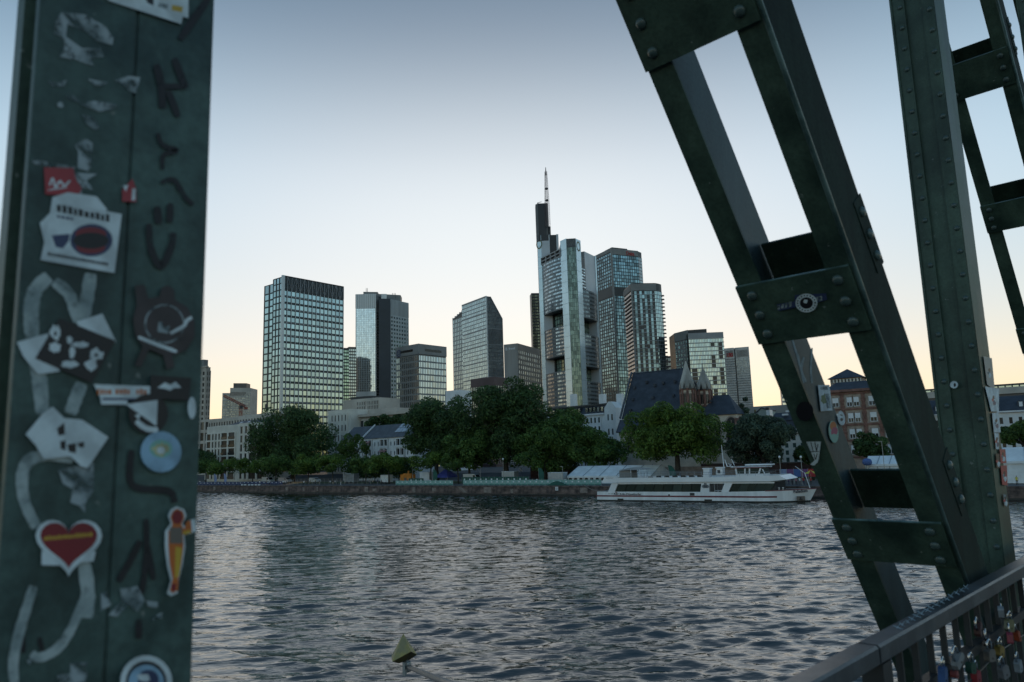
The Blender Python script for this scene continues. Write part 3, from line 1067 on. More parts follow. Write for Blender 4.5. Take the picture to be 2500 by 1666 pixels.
# --- stone grid office block with the round emblem --------------------------
def tower_porta():
    A, C, B, Dd, H = corner_tower(967.3, 849, 1022, 839.6, 1088.7, 847.6, 422)
    b = Bld('office_block', 'grey stone office block with rows of upright windows and a round blue emblem', C)
    b.prism([A, C, B, Dd], 4, H - .4, 'core', C_DARK)
    zt = zpx(C, 1022, 866)
    rows = 17
    b.facade(C, B, 5, zt, 17, rows, G_PALE, C_MID, 0.60, 0.74, 0.12, indiv=True, tilt=0.5)
    b.facade(A, C, 5, zt, 12, rows, G_GREY, C_MID, 0.64, 0.74, 0.15, indiv=True, tilt=0.4)
    for P, Q_, tag_ in ((C, B, 0), (A, C, 1)):
        FM = b.face(P, Q_); w = (Q_ - P).length
        MB().box(0.0, w + (0.5 if tag_ else 0), -0.55, 0.2, zt + .3, H).build('attic_wall', C_MID, b.root, False, FM)
        f0, f1 = (0.20, 0.8) if not tag_ else (0.22, 0.78)
        MB().box(w * f0, w * f1, -0.62, -0.4, zt + 2.2, zt + 3.6).build('dark_slot', G_BLACK, b.root, False, FM)
    # emblem: blue ring with a white shield stroke
    FM = b.face(A, C)
    mb = MB()
    w = (C - A).length
    u0, z = 3.0, zt + 2.4
    n = 20
    ring = []
    for i in range(n):
        t0, t1 = 2 * math.pi * i / n, 2 * math.pi * (i + 1) / n
        r0, r1 = 1.5, 2.1
        mb.slab([(u0 + r1 * math.cos(t0), -0.62, z + r1 * math.sin(t0)), (u0 + r1 * math.cos(t1), -0.62, z + r1 * math.sin(t1)), (u0 + r0 * math.cos(t1), -0.62, z + r0 * math.sin(t1)), (u0 + r0 * math.cos(t0), -0.62, z + r0 * math.sin(t0))], (0, .1, 0))
    mb.build('emblem_ring', C_NAVY, b.root, False, FM)
    mb = MB()
    for s_ in (-1, 1):
        mb.box(u0 + s_ * .7 - .22, u0 + s_ * .7 + .22, -0.64, -0.56, z - .5, z + 1.2)
    mb.box(u0 - .9, u0 + .9, -0.64, -0.56, z - 1.0, z - .55)
    mb.build('emblem_mark', C_NAVY, b.root, False, FM)
tower_porta()

# --- tower with the slanted top -----------------------------------------------
def tower_slant():
    A, C, B, Dd, H = corner_tower(1127.5, 732, 1187, 723.6, 1225.8, 750, 735, ang=12)
    b = Bld('office_tower', 'grey glass tower with a sloping right shoulder and a lower slanted left wing', C)
    ex = (B - C).normalized(); a = (B - C).length
    zs = zpx(B, 1225.8, 779)
    f0 = 5.0
    FM = b.face(C, B)
    bb = (A - C).length
    # main volume with the sloping roof on its right face
    mb = MB()
    prof = [(0, 4), (a, 4), (a, zs), (f0, H), (0, H)]
    mb.slab([(u, 0, z) for u, z in prof][::-1], (0, bb, 0))
    b.part(mb, 'core', C_DARK, FM)
    def clip(u):
        return H if u < f0 else H + (zs - H) * (u - f0) / (a - f0)
    cols = 14
    g = MB()
    panes = MB()
    cw = a / cols
    rows = 40
    rh = (H - 6) / rows
    for i in range(cols + 1):
        g.box(max(0, i * cw - .22), min(a, i * cw + .22), -0.45, 0, 6, clip(i * cw) - .4)
    for i in range(cols):
        top = clip((i + 1) * cw) - .6
        j = 0
        while 6 + (j + 1) * rh < top:
            z0 = 6 + j * rh
            panes.poly([(i * cw + .1, -0.06, z0 + rh * .12), ((i + 1) * cw - .1, -0.06, z0 + rh * .12), ((i + 1) * cw - .1, -0.06, z0 + rh * .88), (i * cw + .1, -0.06, z0 + rh * .88)])
            j += 1
    for j in range(0, 12):
        z = 6 + (H - 6) * j / 10.0
        if z < zs:
            g.box(0.01, a - .01, -0.36, 0, z - .35, z + .35)
    # roof edge beam along the slope
    g.hexa([(f0, -0.5, H - .9), (a, -0.5, zs - .9), (a, 0.3, zs - .9), (f0, 0.3, H - .9), (f0, -0.5, H + .1), (a, -0.5, zs + .1), (a, .3, zs + .1), (f0, .3, H + .1)])
    stuff(b.part(g, 'mullion_grid', C_GREY, FM))
    stuff(b.part(panes, 'window_field', G_DARK, FM))
    b.facade(A, C, 6, H - .6, 15, 40, G_GREY, C_ALU, 0.84, 0.80, 0.2, tilt=0.3, bands=False)
    FL = b.face(A, C)
    g = MB()
    for j in range(11):
        z = 6 + (H - 6) * j / 10.0
        g.box(0.01, bb - .01, -0.34, 0, z - .4, z + .4)
    g.box(0.0, bb, -0.45, .3, H - .9, H + .1)
    for j in range(41):
        z = 6 + (H - 7) * j / 40.0
        g.box(0.01, bb - .01, -0.14, 0, z - .3, z + .3)
    stuff(b.part(g, 'floor_band', C_GREY, FL))
    # lower left wing, its roof a steep slope
    ey = (A - C).normalized()
    L = A + ey * line_hit(1100.2, 781, A, ey)
    wl = (L - A).length
    h0, h1 = zpx(L, 1100.2, 781), zpx(A, 1127, 757)
    FW = b.face(L, A)
    mb = MB()
    off = 2.5
    mb.hexa([(0, off, 4), (wl, off, 4), (wl, 20, 4), (0, 20, 4), (0, off, h0), (wl, off, h1), (wl, 20, h1), (0, 20, h0)])
    b.part(mb, 'wing_core', C_DARK, FW)
    L2 = L + ex * off; A2 = A + ex * off
    b.facade(L2, A2, 6, h0 - .5, 7, 32, G_GREY, C_GREY, 0.70, 0.76, 0.3, tilt=0.3)
    g = MB()
    for k in range(5):
        f = k / 5.0
        g.hexa([(wl * f, off - .3, h0 + (h1 - h0) * f), (wl * f + .5, off - .3, h0 + (h1 - h0) * f), (wl * f + .5, 12, h0 + (h1 - h0) * f), (wl * f, 12, h0 + (h1 - h0) * f),
                (wl * f, off - .3, h0 + (h1 - h0) * f + 2), (wl * f + .5, off - .3, h0 + (h1 - h0) * f + 2), (wl * f + .5, 12, h0 + (h1 - h0) * f + 2), (wl * f, 12, h0 + (h1 - h0) * f + 2)])
    g.hexa([(0, off - .4, h0 - .6), (wl, off - .4, h1 - .6), (wl, off, h1 - .6), (0, off, h0 - .6), (0, off - .4, h0 + .6), (wl, off - .4, h1 + .6), (wl, off, h1 + .6), (0, off, h0 + .6)])
    stuff(b.part(g, 'roof_rafter', C_GREY, FW))
    # pale corner post
    MB().box(-0.6, 0.6, -0.6, 0.4, 4, H + .12).build('corner_post', C_ALU, b.root, False, FM)
tower_slant()

# --- low reddish block and the dark block with the bank sign --------------------
def block_red():
    A, C, B, Dd, H = corner_tower(1149, 925, 1206, 920, 1238, 923, 360)
    b = Bld('low_block', 'reddish brown flat roofed block just above the tallest tree', C)
    b.prism([A, C, B, Dd], 4, H, 'core', C_PURPLE)
    b.facade(A, C, 6, H - 3.6, 14, 6, G_GREY, C_PURPLE, 0.6, 0.8, 0.25)
    b.facade(C, B, 6, H - 3.6, 8, 6, G_GREY, C_PURPLE, 0.6, 0.8, 0.25)
block_red()
def block_bank():
    A, C, B, Dd, H = corner_tower(1230.4, 845, 1264, 838.5, 1318, 853.5, 494)
    b = Bld('office_slab', 'dark slab block with a bare concrete end wall carrying white lettering', C)
    b.prism([A, C, B, Dd], 4, H, 'core', C_BROWN)
    FM = b.face(A, C); w = (C - A).length
    MB().box(0, w, -0.3, 0.1, 4, H - .02).build('end_wall', C_CONC, b.root, False, FM)
    b.facade(C, B, 6, H - 4, 12, 22, G_DARK, C_BROWN, 0.72, 0.62, 0.3, tilt=0.6)
    put_text('Brandi', 4.6, 1.5, M['white'], b.root, FM, w * 0.36, H - 3.9, 0.36, 0.05, 0.02)
    FM2 = FM
    put_text('B', 1.3, 1.9, M['white'], b.root, FM, w * 0.13, H - 4.1, 0.36, 0.05, 0.02)
block_bank()
slim('glass_tower', 'slender dark glass tower with open roof frame behind the tallest tower', 1297, 1320, 716, 820, G_GREEN, C_DARK, 4, 52, 14)
def roof_frame():
    pass

# --- the tallest tower: three corner shafts, curved office wings with sky gardens, antenna -----------
def tower_main():
    rng = 690.0
    N0 = xy(at_range(1392, 590, rng))                    # front of the near corner shaft
    dl, dr = bearing(-73), bearing(-13)                   # the two wings run back from it
    b = Bld('skyscraper', 'tallest tower with pale blue corner shafts, stacked office blocks and a lattice antenna', N0)
    # near shaft: left panel, glass middle, right panel
    def pt(px, r, py=590):
        return xy(at_range(px, py, r))
    La, Lb = pt(1368, rng + 9), pt(1383, rng + 1)
    Ra, Rb = pt(1405, rng + 1), pt(1416.5, rng + 9)
    Hc = zpx(Lb, 1383, 584.5)
    back = _h * 26
    b.prism([La, Lb, Ra, Rb, Rb + back, La + back], 4, Hc - 1.0, 'shaft_core', C_DARK)
    rows = 60
    def panel(A, B, z1, cols=1, nm='shaft_panel', m=C_PANEL, pr=0.35, seg=20):
        FM = b.face(A, B); w = (B - A).length
        mb = MB()
        hgt = (z1 - 4) / seg
        for j in range(seg):
            mb.box(0.02, w - .02, -pr, 0, 4 + j * hgt + .09, 4 + (j + 1) * hgt - .09)
        stuff(b.part(mb, nm, m, FM))
    panel(La, Lb, zpx(La, 1368, 589))
    panel(Ra, Rb, zpx(Rb, 1416, 588))
    # glass middle: green glazing with vertical fins, dark louvred top
    zg = zpx(Lb, 1394, 604)
    b.facade(Lb, Ra, 5, zg, 5, 52, G_OLIVE, C_GREENFIN, 0.84, 0.95, 0.35, tilt=0.15)
    FM = b.face(Lb, Ra); w = (Ra - Lb).length
    MB().box(0, w, -0.15, .2, zg, Hc + .4).build('crown_louvre', G_BLACK, b.root, False, FM)
    g = MB()
    for i in range(9):
        g.box(w * i / 8 - .12, w * i / 8 + .12, -0.4, -.15, zg + .3, Hc + .4)
    stuff(b.part(g, 'crown_fin', C_MID, FM))
    # wings -------------------------------------------------------------
    def wing(P, Q_, ztop, gardens, cols, lit, pane, left):
        """one face of stacked office blocks; gardens = [(z0,z1)] open storeys set back behind the face"""
        FM = b.face(P, Q_); w = (Q_ - P).length
        cur = 6.0
        segs = []
        for z0, z1 in gardens + [(ztop, ztop)]:
            segs.append((cur, z0)); cur = z1
        bow = 2.2
        nseg = 6
        for z0, z1 in segs:
            if z1 - z0 < 2:
                continue
            for k in range(nseg):
                f0, f1 = k / nseg, (k + 1) / nseg
                def bp(f):
                    q = P + (Q_ - P) * f
                    nn = Vector((Q_.y - P.y, -(Q_.x - P.x), 0)).normalized()
                    return q + nn * (bow * 4 * f * (1 - f))
                a0, a1 = bp(f0), bp(f1)
                inn = Vector((-(a1.y - a0.y), a1.x - a0.x, 0)).normalized()
                b.prism([a0, a1, a1 + inn * 8, a0 + inn * 8], z0, z1, 'office_block', C_WING)
                r_ = max(1, int(round((z1 - z0) / 3.75)))
                b.facade(a0, a1, z0 + .4, z1 - .3, cols, r_, pane, C_WING, 0.84, 0.46, 0.16, tilt=0.5)
        for z0, z1 in gardens:
            inn = Vector((-(Q_.y - P.y), Q_.x - P.x, 0)).normalized()
            p0, p1 = P + inn * 9, Q_ + inn * 9
            b.prism([p0, p1, p1 + inn * 2, p0 + inn * 2], z0, z1, 'garden_back', C_DARK)
            b.facade(p0, p1, z0 + .3, z1 - .3, 7, 3, G_GREEN, C_DARK, 0.88, 0.86, 0.2, name='garden_glass')
    ll = line_hit(1322.6, 620, La, dl)
    L0 = La + dl * ll
    zwl = zpx(La, 1368, 626)
    def zL(y):
        return zpx(La, 1370, y)
    wing(L0, La, zwl, [(zL(905), zL(868)), (zL(795), zL(755))], 3, 0, G_PALEWIN, True)
    # bar of square openings along the top of the left wing
    FM = b.face(L0, La); w = ll
    MB().box(0, w, 0.4, 6, zwl, zpx(La, 1368, 609)).build('roof_band', C_DARK, b.root, False, FM)
    g = MB()
    zt = zpx(La, 1368, 609)
    for i in range(5):
        g.box(w * i / 4 - .5, w * i / 4 + .5, -1.2, .4, zwl, zt + .5)
    for z in (zwl + .2, (zwl + zt) / 2, zt):
        g.box(0, w, -1.0, .4, z - .45, z + .45)
    stuff(b.part(g, 'roof_beam', C_GREY, FM))
    rl = line_hit(1452, 640, Rb, dr)
    R0 = Rb + dr * rl
    def zRr(y):
        return zpx(Rb, 1425, y)
    zwr = zRr(706)
    wing(Rb, R0, zwr, [(zRr(931), zRr(895)), (zRr(815), zRr(776))], 3, 0, G_DARK, False)
    innl = Vector((-(La.y - L0.y), La.x - L0.x, 0)).normalized()
    innr = Vector((-dr.y, dr.x, 0))
    b.prism([L0 + innl * 11, N0 + _h * 24, R0 + innr * 11 - dr * 1.0], 5, zwr, 'inner_core', C_SHAFT)
    b.prism([R0 - dr * 1.4, R0 - dr * .02, R0 - dr * .02 + innr * 13, R0 - dr * 1.4 + innr * 13], 4.5, zwr - .1, 'inner_wall', C_SHAFT)
    # slim column of windows and pale block above the right wing
    inn = Vector((-dr.y, dr.x, 0))
    m1 = Rb + dr * line_hit(1427.5, 640, Rb, dr)
    zr = zpx(R0, 1440, 626.6)
    b.prism([Rb, m1, m1 + inn * 12, Rb + inn * 12], zwr, zpx(Rb, 1422, 628), 'link_block', C_DARK)
    b.facade(Rb, m1, zwr + 1, zpx(Rb, 1422, 652), 2, 7, G_PALEWIN, C_DARK, 0.9, 0.5, .2)
    b.prism([m1, R0, R0 + inn * 14, m1 + inn * 14], zwr + .02, zr, 'pale_shaft', C_SHAFT)
    # right corner shaft: bright narrow edge
    R1 = R0 + bearing(-3) * line_hit(1457.5, 700, R0, bearing(-3))
    out = Vector((dr.y, -dr.x, 0))
    b.prism([R0 + out * .6, R1 + out * .6, R1 + inn * 10, R0 + inn * 10], 4, zr + .3, 'corner_shaft', C_PANEL)
    # left corner shaft
    k0 = xy(at_range(1312, 580, rng + 9 + ll * 0.93))
    k1 = L0
    zk = zpx(k0, 1312, 577)
    b.prism([k0, k1, k1 + _h * 14, k0 + _h * 14], 4, zk, 'shaft_core', C_DARK)
    panel(k0, k1, zk, 1, 'shaft_panel', C_PANEL, 0.35, 20)
    # upper block of the left shaft, seen above the wing roof
    u = Vector((math.cos(math.radians(44)), math.sin(math.radians(44)), 0))
    k2 = L0 + bearing(52) * 0.01
    def ur(px):
        return xy(at_range(px, 580, (xy(L0) - xy(EYE)).length))
    q0, q1, q2, q3 = L0, ur(1341.5), ur(1358), ur(1363.3)
    b.prism([q0, q1, q1 + _h * 14, q0 + _h * 14], 60, zk + .3, 'cap_block', C_SHAFT)
    b.prism([q1 + _h * 1.0, q2 + _h * 1.0, q2 + _h * 13, q1 + _h * 13], 60, zk + .1, 'dark_bay', C_DARK)
    b.prism([q2, q3, q3 + _h * 13, q2 + _h * 13], 60, zk + .3, 'cap_fin', C_SHAFT)
    # round yellow ring emblems on the shafts
    def ring(FMx, u0, z, r):
        mb = MB()
        for i in range(16):
            t0, t1 = 2 * math.pi * i / 16, 2 * math.pi * (i + 1) / 16
            q = [(u0 + rr_ * math.cos(t) * .72, -0.5, z + rr_ * math.sin(t)) for rr_, t in ((r, t0), (r, t1), (r * .72, t1), (r * .72, t0))]
            mb.slab(q, (0, .12, 0))
        mb.build('ring_emblem', C_EMBLEM, b.root, False, FMx)
    ring(b.face(Ra, Rb), (Rb - Ra).length * .5, zpx(Rb, 1411, 605), 5.0)
    ring(b.face(k0, k1), (k1 - k0).length * .45, zpx(k0, 1316, 598), 5.0)
    # dark mast housing and antenna
    t0, t1, t2 = xy(at_range(1308, 520, rng + 40)), xy(at_range(1338.5, 520, rng + 40)), xy(at_range(1344.5, 560, rng + 40))
    zm, zm2 = zpx(t0, 1320, 497), zpx(t0, 1340, 552.6)
    ch = (t1 - t0).normalized() * 2.0
    b.prism([t0 + _h * 3, t0 + ch, t1 - ch * .3, t1 + _h * 2, t1 + _h * 12, t0 + _h * 12], zk - 6, zm, 'mast_housing', C_MAST)
    b.prism([t1 + _h * .5, t2 + _h * .5, t2 + _h * 11, t1 + _h * 11], zk - 6, zm2, 'mast_housing', C_MAST)
    g = MB()
    FMm = b.face(t0, t1)
    for f in (0.08, 0.16, 0.84, 0.92):
        w = (t1 - t0).length
        g.box(w * f - .15, w * f + .15, -0.05, .3, zk, zm - .5)
    stuff(b.part(g, 'cladding_rib', C_MID, FMm))
    # lattice antenna
    base = xy(at_range(1337.5, 551, rng + 36)) - xy(b.loc)
    za = zpx(xy(at_range(1337, 551, rng + 36)), 1336, 552)
    zb = zpx(xy(at_range(1337, 551, rng + 36)), 1333, 409)
    mb = MB()
    nlev = 30
    def legs(f):
        r = 3.0 * (1 - f) + 0.7 * f if f > .33 else 3.0
        r = 2.6 if f < .3 else (2.6 + (1.0 - 2.6) * (f - .3) / .7)
        return [(base.x + r * math.cos(t), base.y + r * math.sin(t)) for t in (0.4, 1.97, 3.54, 5.11)], za + (zb - za) * f - b.loc.z
    for k in range(nlev):
        c0, h0 = legs(k / nlev * .93); c1, h1 = legs((k + 1) / nlev * .93)
        for i in range(4):
            mb.tube((*c0[i], h0), (*c1[i], h1), 0.16, n=4, cap=False)
            mb.tube((*c0[i], h0), (*c1[(i + 1) % 4], h1), 0.09, n=4, cap=False)
            mb.tube((*c0[i], h0), (*c0[(i + 1) % 4], h0), 0.09, n=4, cap=False)
    hh = za + (zb - za) * .93 - b.loc.z
    mb.tube((base.x, base.y, hh - 4), (base.x, base.y, zb - b.loc.z), 0.75, 0.3, 6)
    stuff(mb.build('antenna_lattice', C_MASTSTEEL, b.root))
    mb = MB()
    for f in (.42, .62):
        _, h0 = legs(f)
        mb.box(base.x - 1.1, base.x + 1.1, base.y - 1.1, base.y + 1.1, h0, h0 + 1.6)
    mb.build('antenna_drum', C_DARK, b.root)
    # crane arm of the facade lift on the mast housing roof
    p0 = xy(at_range(1320, 495, rng + 44)) - xy(b.loc)
    p1 = xy(at_range(1311.5, 491.5, rng + 44)) - xy(b.loc)
    p2 = xy(at_range(1322, 489.5, rng + 44)) - xy(b.loc)
    mb = MB()
    z0 = zm - b.loc.z
    mb.tube((p0.x, p0.y, z0), (p1.x, p1.y, z0 + 2.0), .3, n=5)
    mb.tube((p1.x, p1.y, z0 + 2.0), (p2.x, p2.y, z0 + 3.0), .3, n=5)
    mb.build('roof_lift_arm', C_DARK, b.root)
G_OLIVE = glass_mat('olive_shaft_glass', (0.42, 0.55, 0.48), (0.03, 0.055, 0.042), 0.26, 0.06, 0.2)
C_GREENFIN = mat('green_grey_fin', (0.14, 0.20, 0.175), 0.4, 0.2, 0.15, 0.05)
C_WING = mat('wing_spandrel', (0.17, 0.19, 0.20), 0.4, 0.1, 0.15, 0.05)
C_SHAFT = mat('pale_shaft_cladding', (0.52, 0.55, 0.58), 0.4, 0.1, 0.12, 0.04)
C_EMBLEM = mat('faded_yellow_enamel', (0.16, 0.16, 0.06), 0.5)
C_MAST = mat('dark_mast_cladding', (0.030, 0.029, 0.034), 0.4, 0.0, 0.3, 0.05, streak=True)
C_MASTSTEEL = mat('red_white_mast_steel', (0.16, 0.11, 0.11), 0.5, 0, 0.2, 0.1)
G_PALEWIN = glass_mat('pale_blind_windows', (0.78, 0.86, 0.9), (0.07, 0.08, 0.085), 0.6, 0.1, 0.5)
tower_main()

# --- faceted glass tower with the red sign -----------------------------------------
G_MIDT = glass_mat('mid_teal_glass', (0.50, 0.72, 0.78), (0.010, 0.018, 0.020), 0.42, 0.05, 0.3)
def tower_red_sign():
    rng = 801
    A, C, B, Dd, H = corner_tower(1446, 614, 1492, 606, 1557, 612, rng, ang=20)
    b = Bld('glass_tower', 'faceted glass tower with a small red sign behind the tallest tower', C)
    ex = (B - C).normalized(); ey = (A - C).normalized()
    B2 = B + (ex + ey * .9).normalized() * 1.0
    e2 = bearing(-8)
    B2 = B + e2 * line_hit(1567, 640, B, e2)
    b.prism([A, C, B, B2, B2 + ey * 30, A + ex * 20], 4, H - .5, 'core', C_DARK)
    zt = zpx(A, 1450, 637)
    FA, wA = b.facade(A, C, 6, zt, 9, 58, G_MIDT, C_DARK, 0.74, 0.68, 0.25, tilt=0.35)
    ztr = zpx(C, 1495, 621)
    b.facade(C, B, 6, ztr, 12, 58, G_MIDT, C_DARK, 0.84, 0.80, 0.22, tilt=0.35)
    b.facade(B, B2, 6, ztr, 3, 58, G_GREY, C_GREY, 0.8, 0.7, 0.25, tilt=0.6)
    MB().box(0, wA, -.4, .3, zt + .4, H).build('attic_wall', C_MID, b.root, False, FA)
    FC = b.face(C, B); w = (B - C).length
    MB().box(0, w, -.35, .3, ztr + .3, H - .2).build('attic_wall', C_MID, b.root, False, FC)
    MB().box(-1.2, .9, -.8, .3, 4, H + .05).build('corner_fin', C_MID, b.root, False, FC)
    # dark mid-height plant floor
    zp0, zp1 = zpx(C, 1500, 722), zpx(C, 1500, 700)
    MB().box(0, w, -.5, .1, zp0, zp1).build('plant_floor', C_DARK, b.root, False, FC)
    MB().box(0, wA, -.5, .1, zp0, zp1).build('plant_floor', C_DARK, b.root, False, FA)
    put_text('Deka', 10.5, 4.6, C_RED, b.root, FC, w * .55, ztr + .8, .55, .1, .03)
    R0 = [A + ex * 4 + ey * -4, C + ex * 4 + ey * 4, B + ey * 6, Dd]
    b.prism([C + ex * 3 + ey * 3, C + ex * (w - 12) + ey * 3, C + ex * (w - 12) + ey * 18, C + ex * 3 + ey * 18], H - .4, H + 2.0, 'roof_plant', C_DARK)
    # construction hoist track down the glass
    g = MB()
    for i in range(2):
        g.hexa([(-3 - i, -1.2, 60), (-2.7 - i, -1.2, 60), (-2.7 - i, -1, 60), (-3 - i, -1, 60), (4 - i, -1.2, zp0), (4.3 - i, -1.2, zp0), (4.3 - i, -1, zp0), (4 - i, -1, zp0)])
    b.part(g, 'lift_cable', G_BLACK, FC)
tower_red_sign()

# --- residential tower with balconies --------------------------------------------------
def tower_balcony():
    rng = 733
    A, C, B, Dd, H = corner_tower(1523, 703, 1540.5, 692, 1596, 684, rng, ang=40)
    b = Bld('residential_tower', 'dark residential tower with recessed balconies and a rounded glass corner', C)
    ex = (B - C).normalized(); ey = (A - C).normalized()
    n = 5
    # rounded right corner
    arc = []
    e2 = bearing(-14)
    for k in range(n + 1):
        f = k / n
        arc.append(B + ex * (4.2 * math.sin(f * math.pi / 2)) + e2 * (9 * (1 - math.cos(f * math.pi / 2))))
    b.prism([A, C] + arc + [arc[-1] + ey * 18, A + ex * 12], 4, H, 'core', C_DARK)
    zt = H - 8
    rows = 42
    rr = random.Random(4)
    # main face: columns of glass alternate with balcony recesses
    w = (B - C).length
    FM = b.face(C, B)
    cols = 9
    kinds = [0, 1, 0, 1, 0, 1, 0, 1, 0]
    cw = w / cols
    rh = (zt - 6) / rows
    panes, rec, slabs = MB(), MB(), MB()
    for j in range(rows):
        z = 6 + j * rh
        slabs.box(0, w, -.35, .05, z - .22, z + .22)
        for i in range(cols):
            k = kinds[i]
            if k == 2:
                k = 1 if (j // 3) % 2 else 0
            if rr.random() < .03:
                k = 1 - k
            u0, u1 = i * cw + .15, (i + 1) * cw - .15
            if k:
                panes.poly([(u0, -.2, z + .3), (u1, -.2, z + .3), (u1, -.2, z + rh - .3), (u0, -.2, z + rh - .3)])
            else:
                rec.box(u0, u1, -.1, .02, z + 1.2, z + rh - .25)
                slabs.box(u0, u1, -.9, -.35, z - .15, z + 1.0) if rr.random() < .5 else None
    stuff(b.part(panes, 'window_field', G_MIDT, FM))
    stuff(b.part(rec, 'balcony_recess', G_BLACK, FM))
    stuff(b.part(slabs, 'balcony_slab', C_GREY, FM))
    for k in range(n):
        b.facade(arc[k], arc[k + 1], 6, zt, 1, rows, G_TEAL, C_GREY, 0.95, 0.84, 0.25, tilt=.3)
    # left face: light balcony lines over dark loggias
    FA = b.face(A, C); wa = (C - A).length
    sl, dk = MB(), MB()
    for j in range(rows):
        z = 6 + j * rh
        sl.box(-.3, wa, -1.5, 0, z - .28, z + .28)
        for q in range(4):
            dk.box(wa * q / 4 + .25, wa * (q + 1) / 4 - .25, -.1, .02, z + .5, z + rh - .4)
    stuff(b.part(sl, 'balcony_slab', C_LIGHT, FA))
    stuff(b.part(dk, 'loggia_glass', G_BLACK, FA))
    MB().box(-.3, wa, -.9, .2, zt + .3, H - 2).build('attic_wall', C_MID, b.root, False, FA)
    MB().box(-.9, w + 2, -.6, .2, zt + .3, H - .8).build('attic_wall', C_MID, b.root, False, FM)
    MB().box(-.6, .6, -1.0, .3, 4, H).build('corner_fin', C_MID, b.root, False, FM)
    # balcony tips sticking out beyond the right edge
    tip = MB()
    tb_ = arc[-1]
    FE = b.face(arc[-2], arc[-1])
    we = (arc[-1] - arc[-2]).length
    for j in range(rows):
        z = 6 + j * rh
        tip.box(we, we + 2.4, -1.6, 3, z - .2, z + 1.0)
    stuff(b.part(tip, 'balcony_tip', C_BROWN, FE))
tower_balcony()

# --- lower residential tower right ---------------------------------------------------------
def tower_low_res():
    rng = 714
    A0, B0 = xy(at_range(1646, 809, rng + 22)), xy(at_range(1679, 809, rng + 6))
    H0 = zpx(B0, 1680, 806)
    C0, D0 = xy(at_range(1680, 815, rng)), xy(at_range(1765, 815, rng + 6))
    H1 = zpx(C0, 1690, 814)
    b = Bld('residential_block', 'glazed residential block of two parts with pale floor bands near the church spires', C0)
    b.prism([A0, B0, B0 + _h * 25, A0 + _h * 25], 4, H0, 'setback_block', C_DARK)
    b.facade(A0, B0, 6, H0 - 9, 5, 27, G_PALE, C_MID, 0.7, 0.6, .12, tilt=.4)
    FA = b.face(A0, B0); wa = (B0 - A0).length
    MB().box(0, wa, -.4, .2, H0 - 8.6, H0).build('attic_wall', C_MID, b.root, False, FA)
    P0, P1 = xy(at_range(1679, 806, rng + 14)), xy(at_range(1725, 806, rng + 14))
    b.prism([P0, P1, P1 + _h * 14, P0 + _h * 14], 60, zpx(P0, 1700, 805), 'roof_plant', C_DARK)
    b.prism([C0, D0, D0 + _h * 22, C0 + _h * 22], 4, H1, 'main_block', C_DARK)
    rows = 27
    FM = b.face(C0, D0); w = (D0 - C0).length
    zt = H1 - 5.5
    b.facade(C0, D0, 6, zt, 22, rows, G_TEAL, C_GREY, 0.78, 0.72, .2, tilt=.5, bands=False)
    sl = MB()
    rh = (zt - 6) / rows
    for j in range(rows + 1):
        sl.box(-.2, w + .4, -.9, 0, 6 + j * rh - .3, 6 + j * rh + .25)
    stuff(b.part(sl, 'floor_band', C_LIGHT, FM))
    rc = MB()
    rr = random.Random(9)
    for j in range(rows):
        for (u0, u1) in ((w * .04, w * .2), (w * .62, w * .74), (w * .84, w * .95)):
            if rr.random() < .55:
                rc.box(u0, u1, -.34, -.2, 6 + j * rh + .5, 6 + (j + 1) * rh - .5)
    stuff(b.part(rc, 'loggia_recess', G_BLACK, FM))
    MB().box(-.2, w + .2, -.5, .2, zt + .4, H1 + .1).build('attic_wall', C_GREY, b.root, False, FM)
tower_low_res()

# --- pale ribbed twin tower at the right -----------------------------------------------------
def tower_ribbed():
    rng = 1245
    b0 = xy(at_range(1768, 850, rng))
    b = Bld('ribbed_tower', 'pale ribbed stone tower of two halves with a red sign at the top', b0)
    H = zpx(b0, 1800, 849)
    for i, (x0, x1) in enumerate(((1768, 1791.5), (1794.5, 1828))):
        P, Q_ = xy(at_range(x0, 849, rng)), xy(at_range(x1, 849, rng - 2))
        b.prism([P, Q_, Q_ + _h * 30, P + _h * 30], 4, H, 'half', C_LIGHT)
        zt = zpx(P, x0, 876)
        c = 9 if i == 0 else 13
        b.facade(P, Q_, 6, zt, c, 38, G_DARK, C_LIGHT, 0.5, 0.62, .6, tilt=.3)
        b.facade(P + (Q_ - P) * .1, P + (Q_ - P) * .9, zt + 2, H - 4, c, 1, G_BLACK, C_LIGHT, 0.6, 0.95, .5, name='crown_opening')
        if i == 0:
            put_text('UBS', 9.5, 6.5, C_RED, b.root, b.face(P, Q_), 3.4, zt + 2.4, .9, .1, .04)
    b.prism([xy(at_range(1790, 849, rng + 4)), xy(at_range(1796, 849, rng + 4)), xy(at_range(1796, 849, rng + 20)), xy(at_range(1790, 849, rng + 20))], 4, H - 2, 'joint', C_DARK)
tower_ribbed()
slim('dark_block', 'small dark block in the gap left of the glazed residential block', 1625, 1652, 870, 900, G_DARK, C_PURPLE, 6, 20)
slim('distant_block', 'distant pale striped block half hidden by the nearest diagonal', 1906.5, 1960, 947, 820, G_PALE, C_LIGHT, 4, 14, ph=.5)

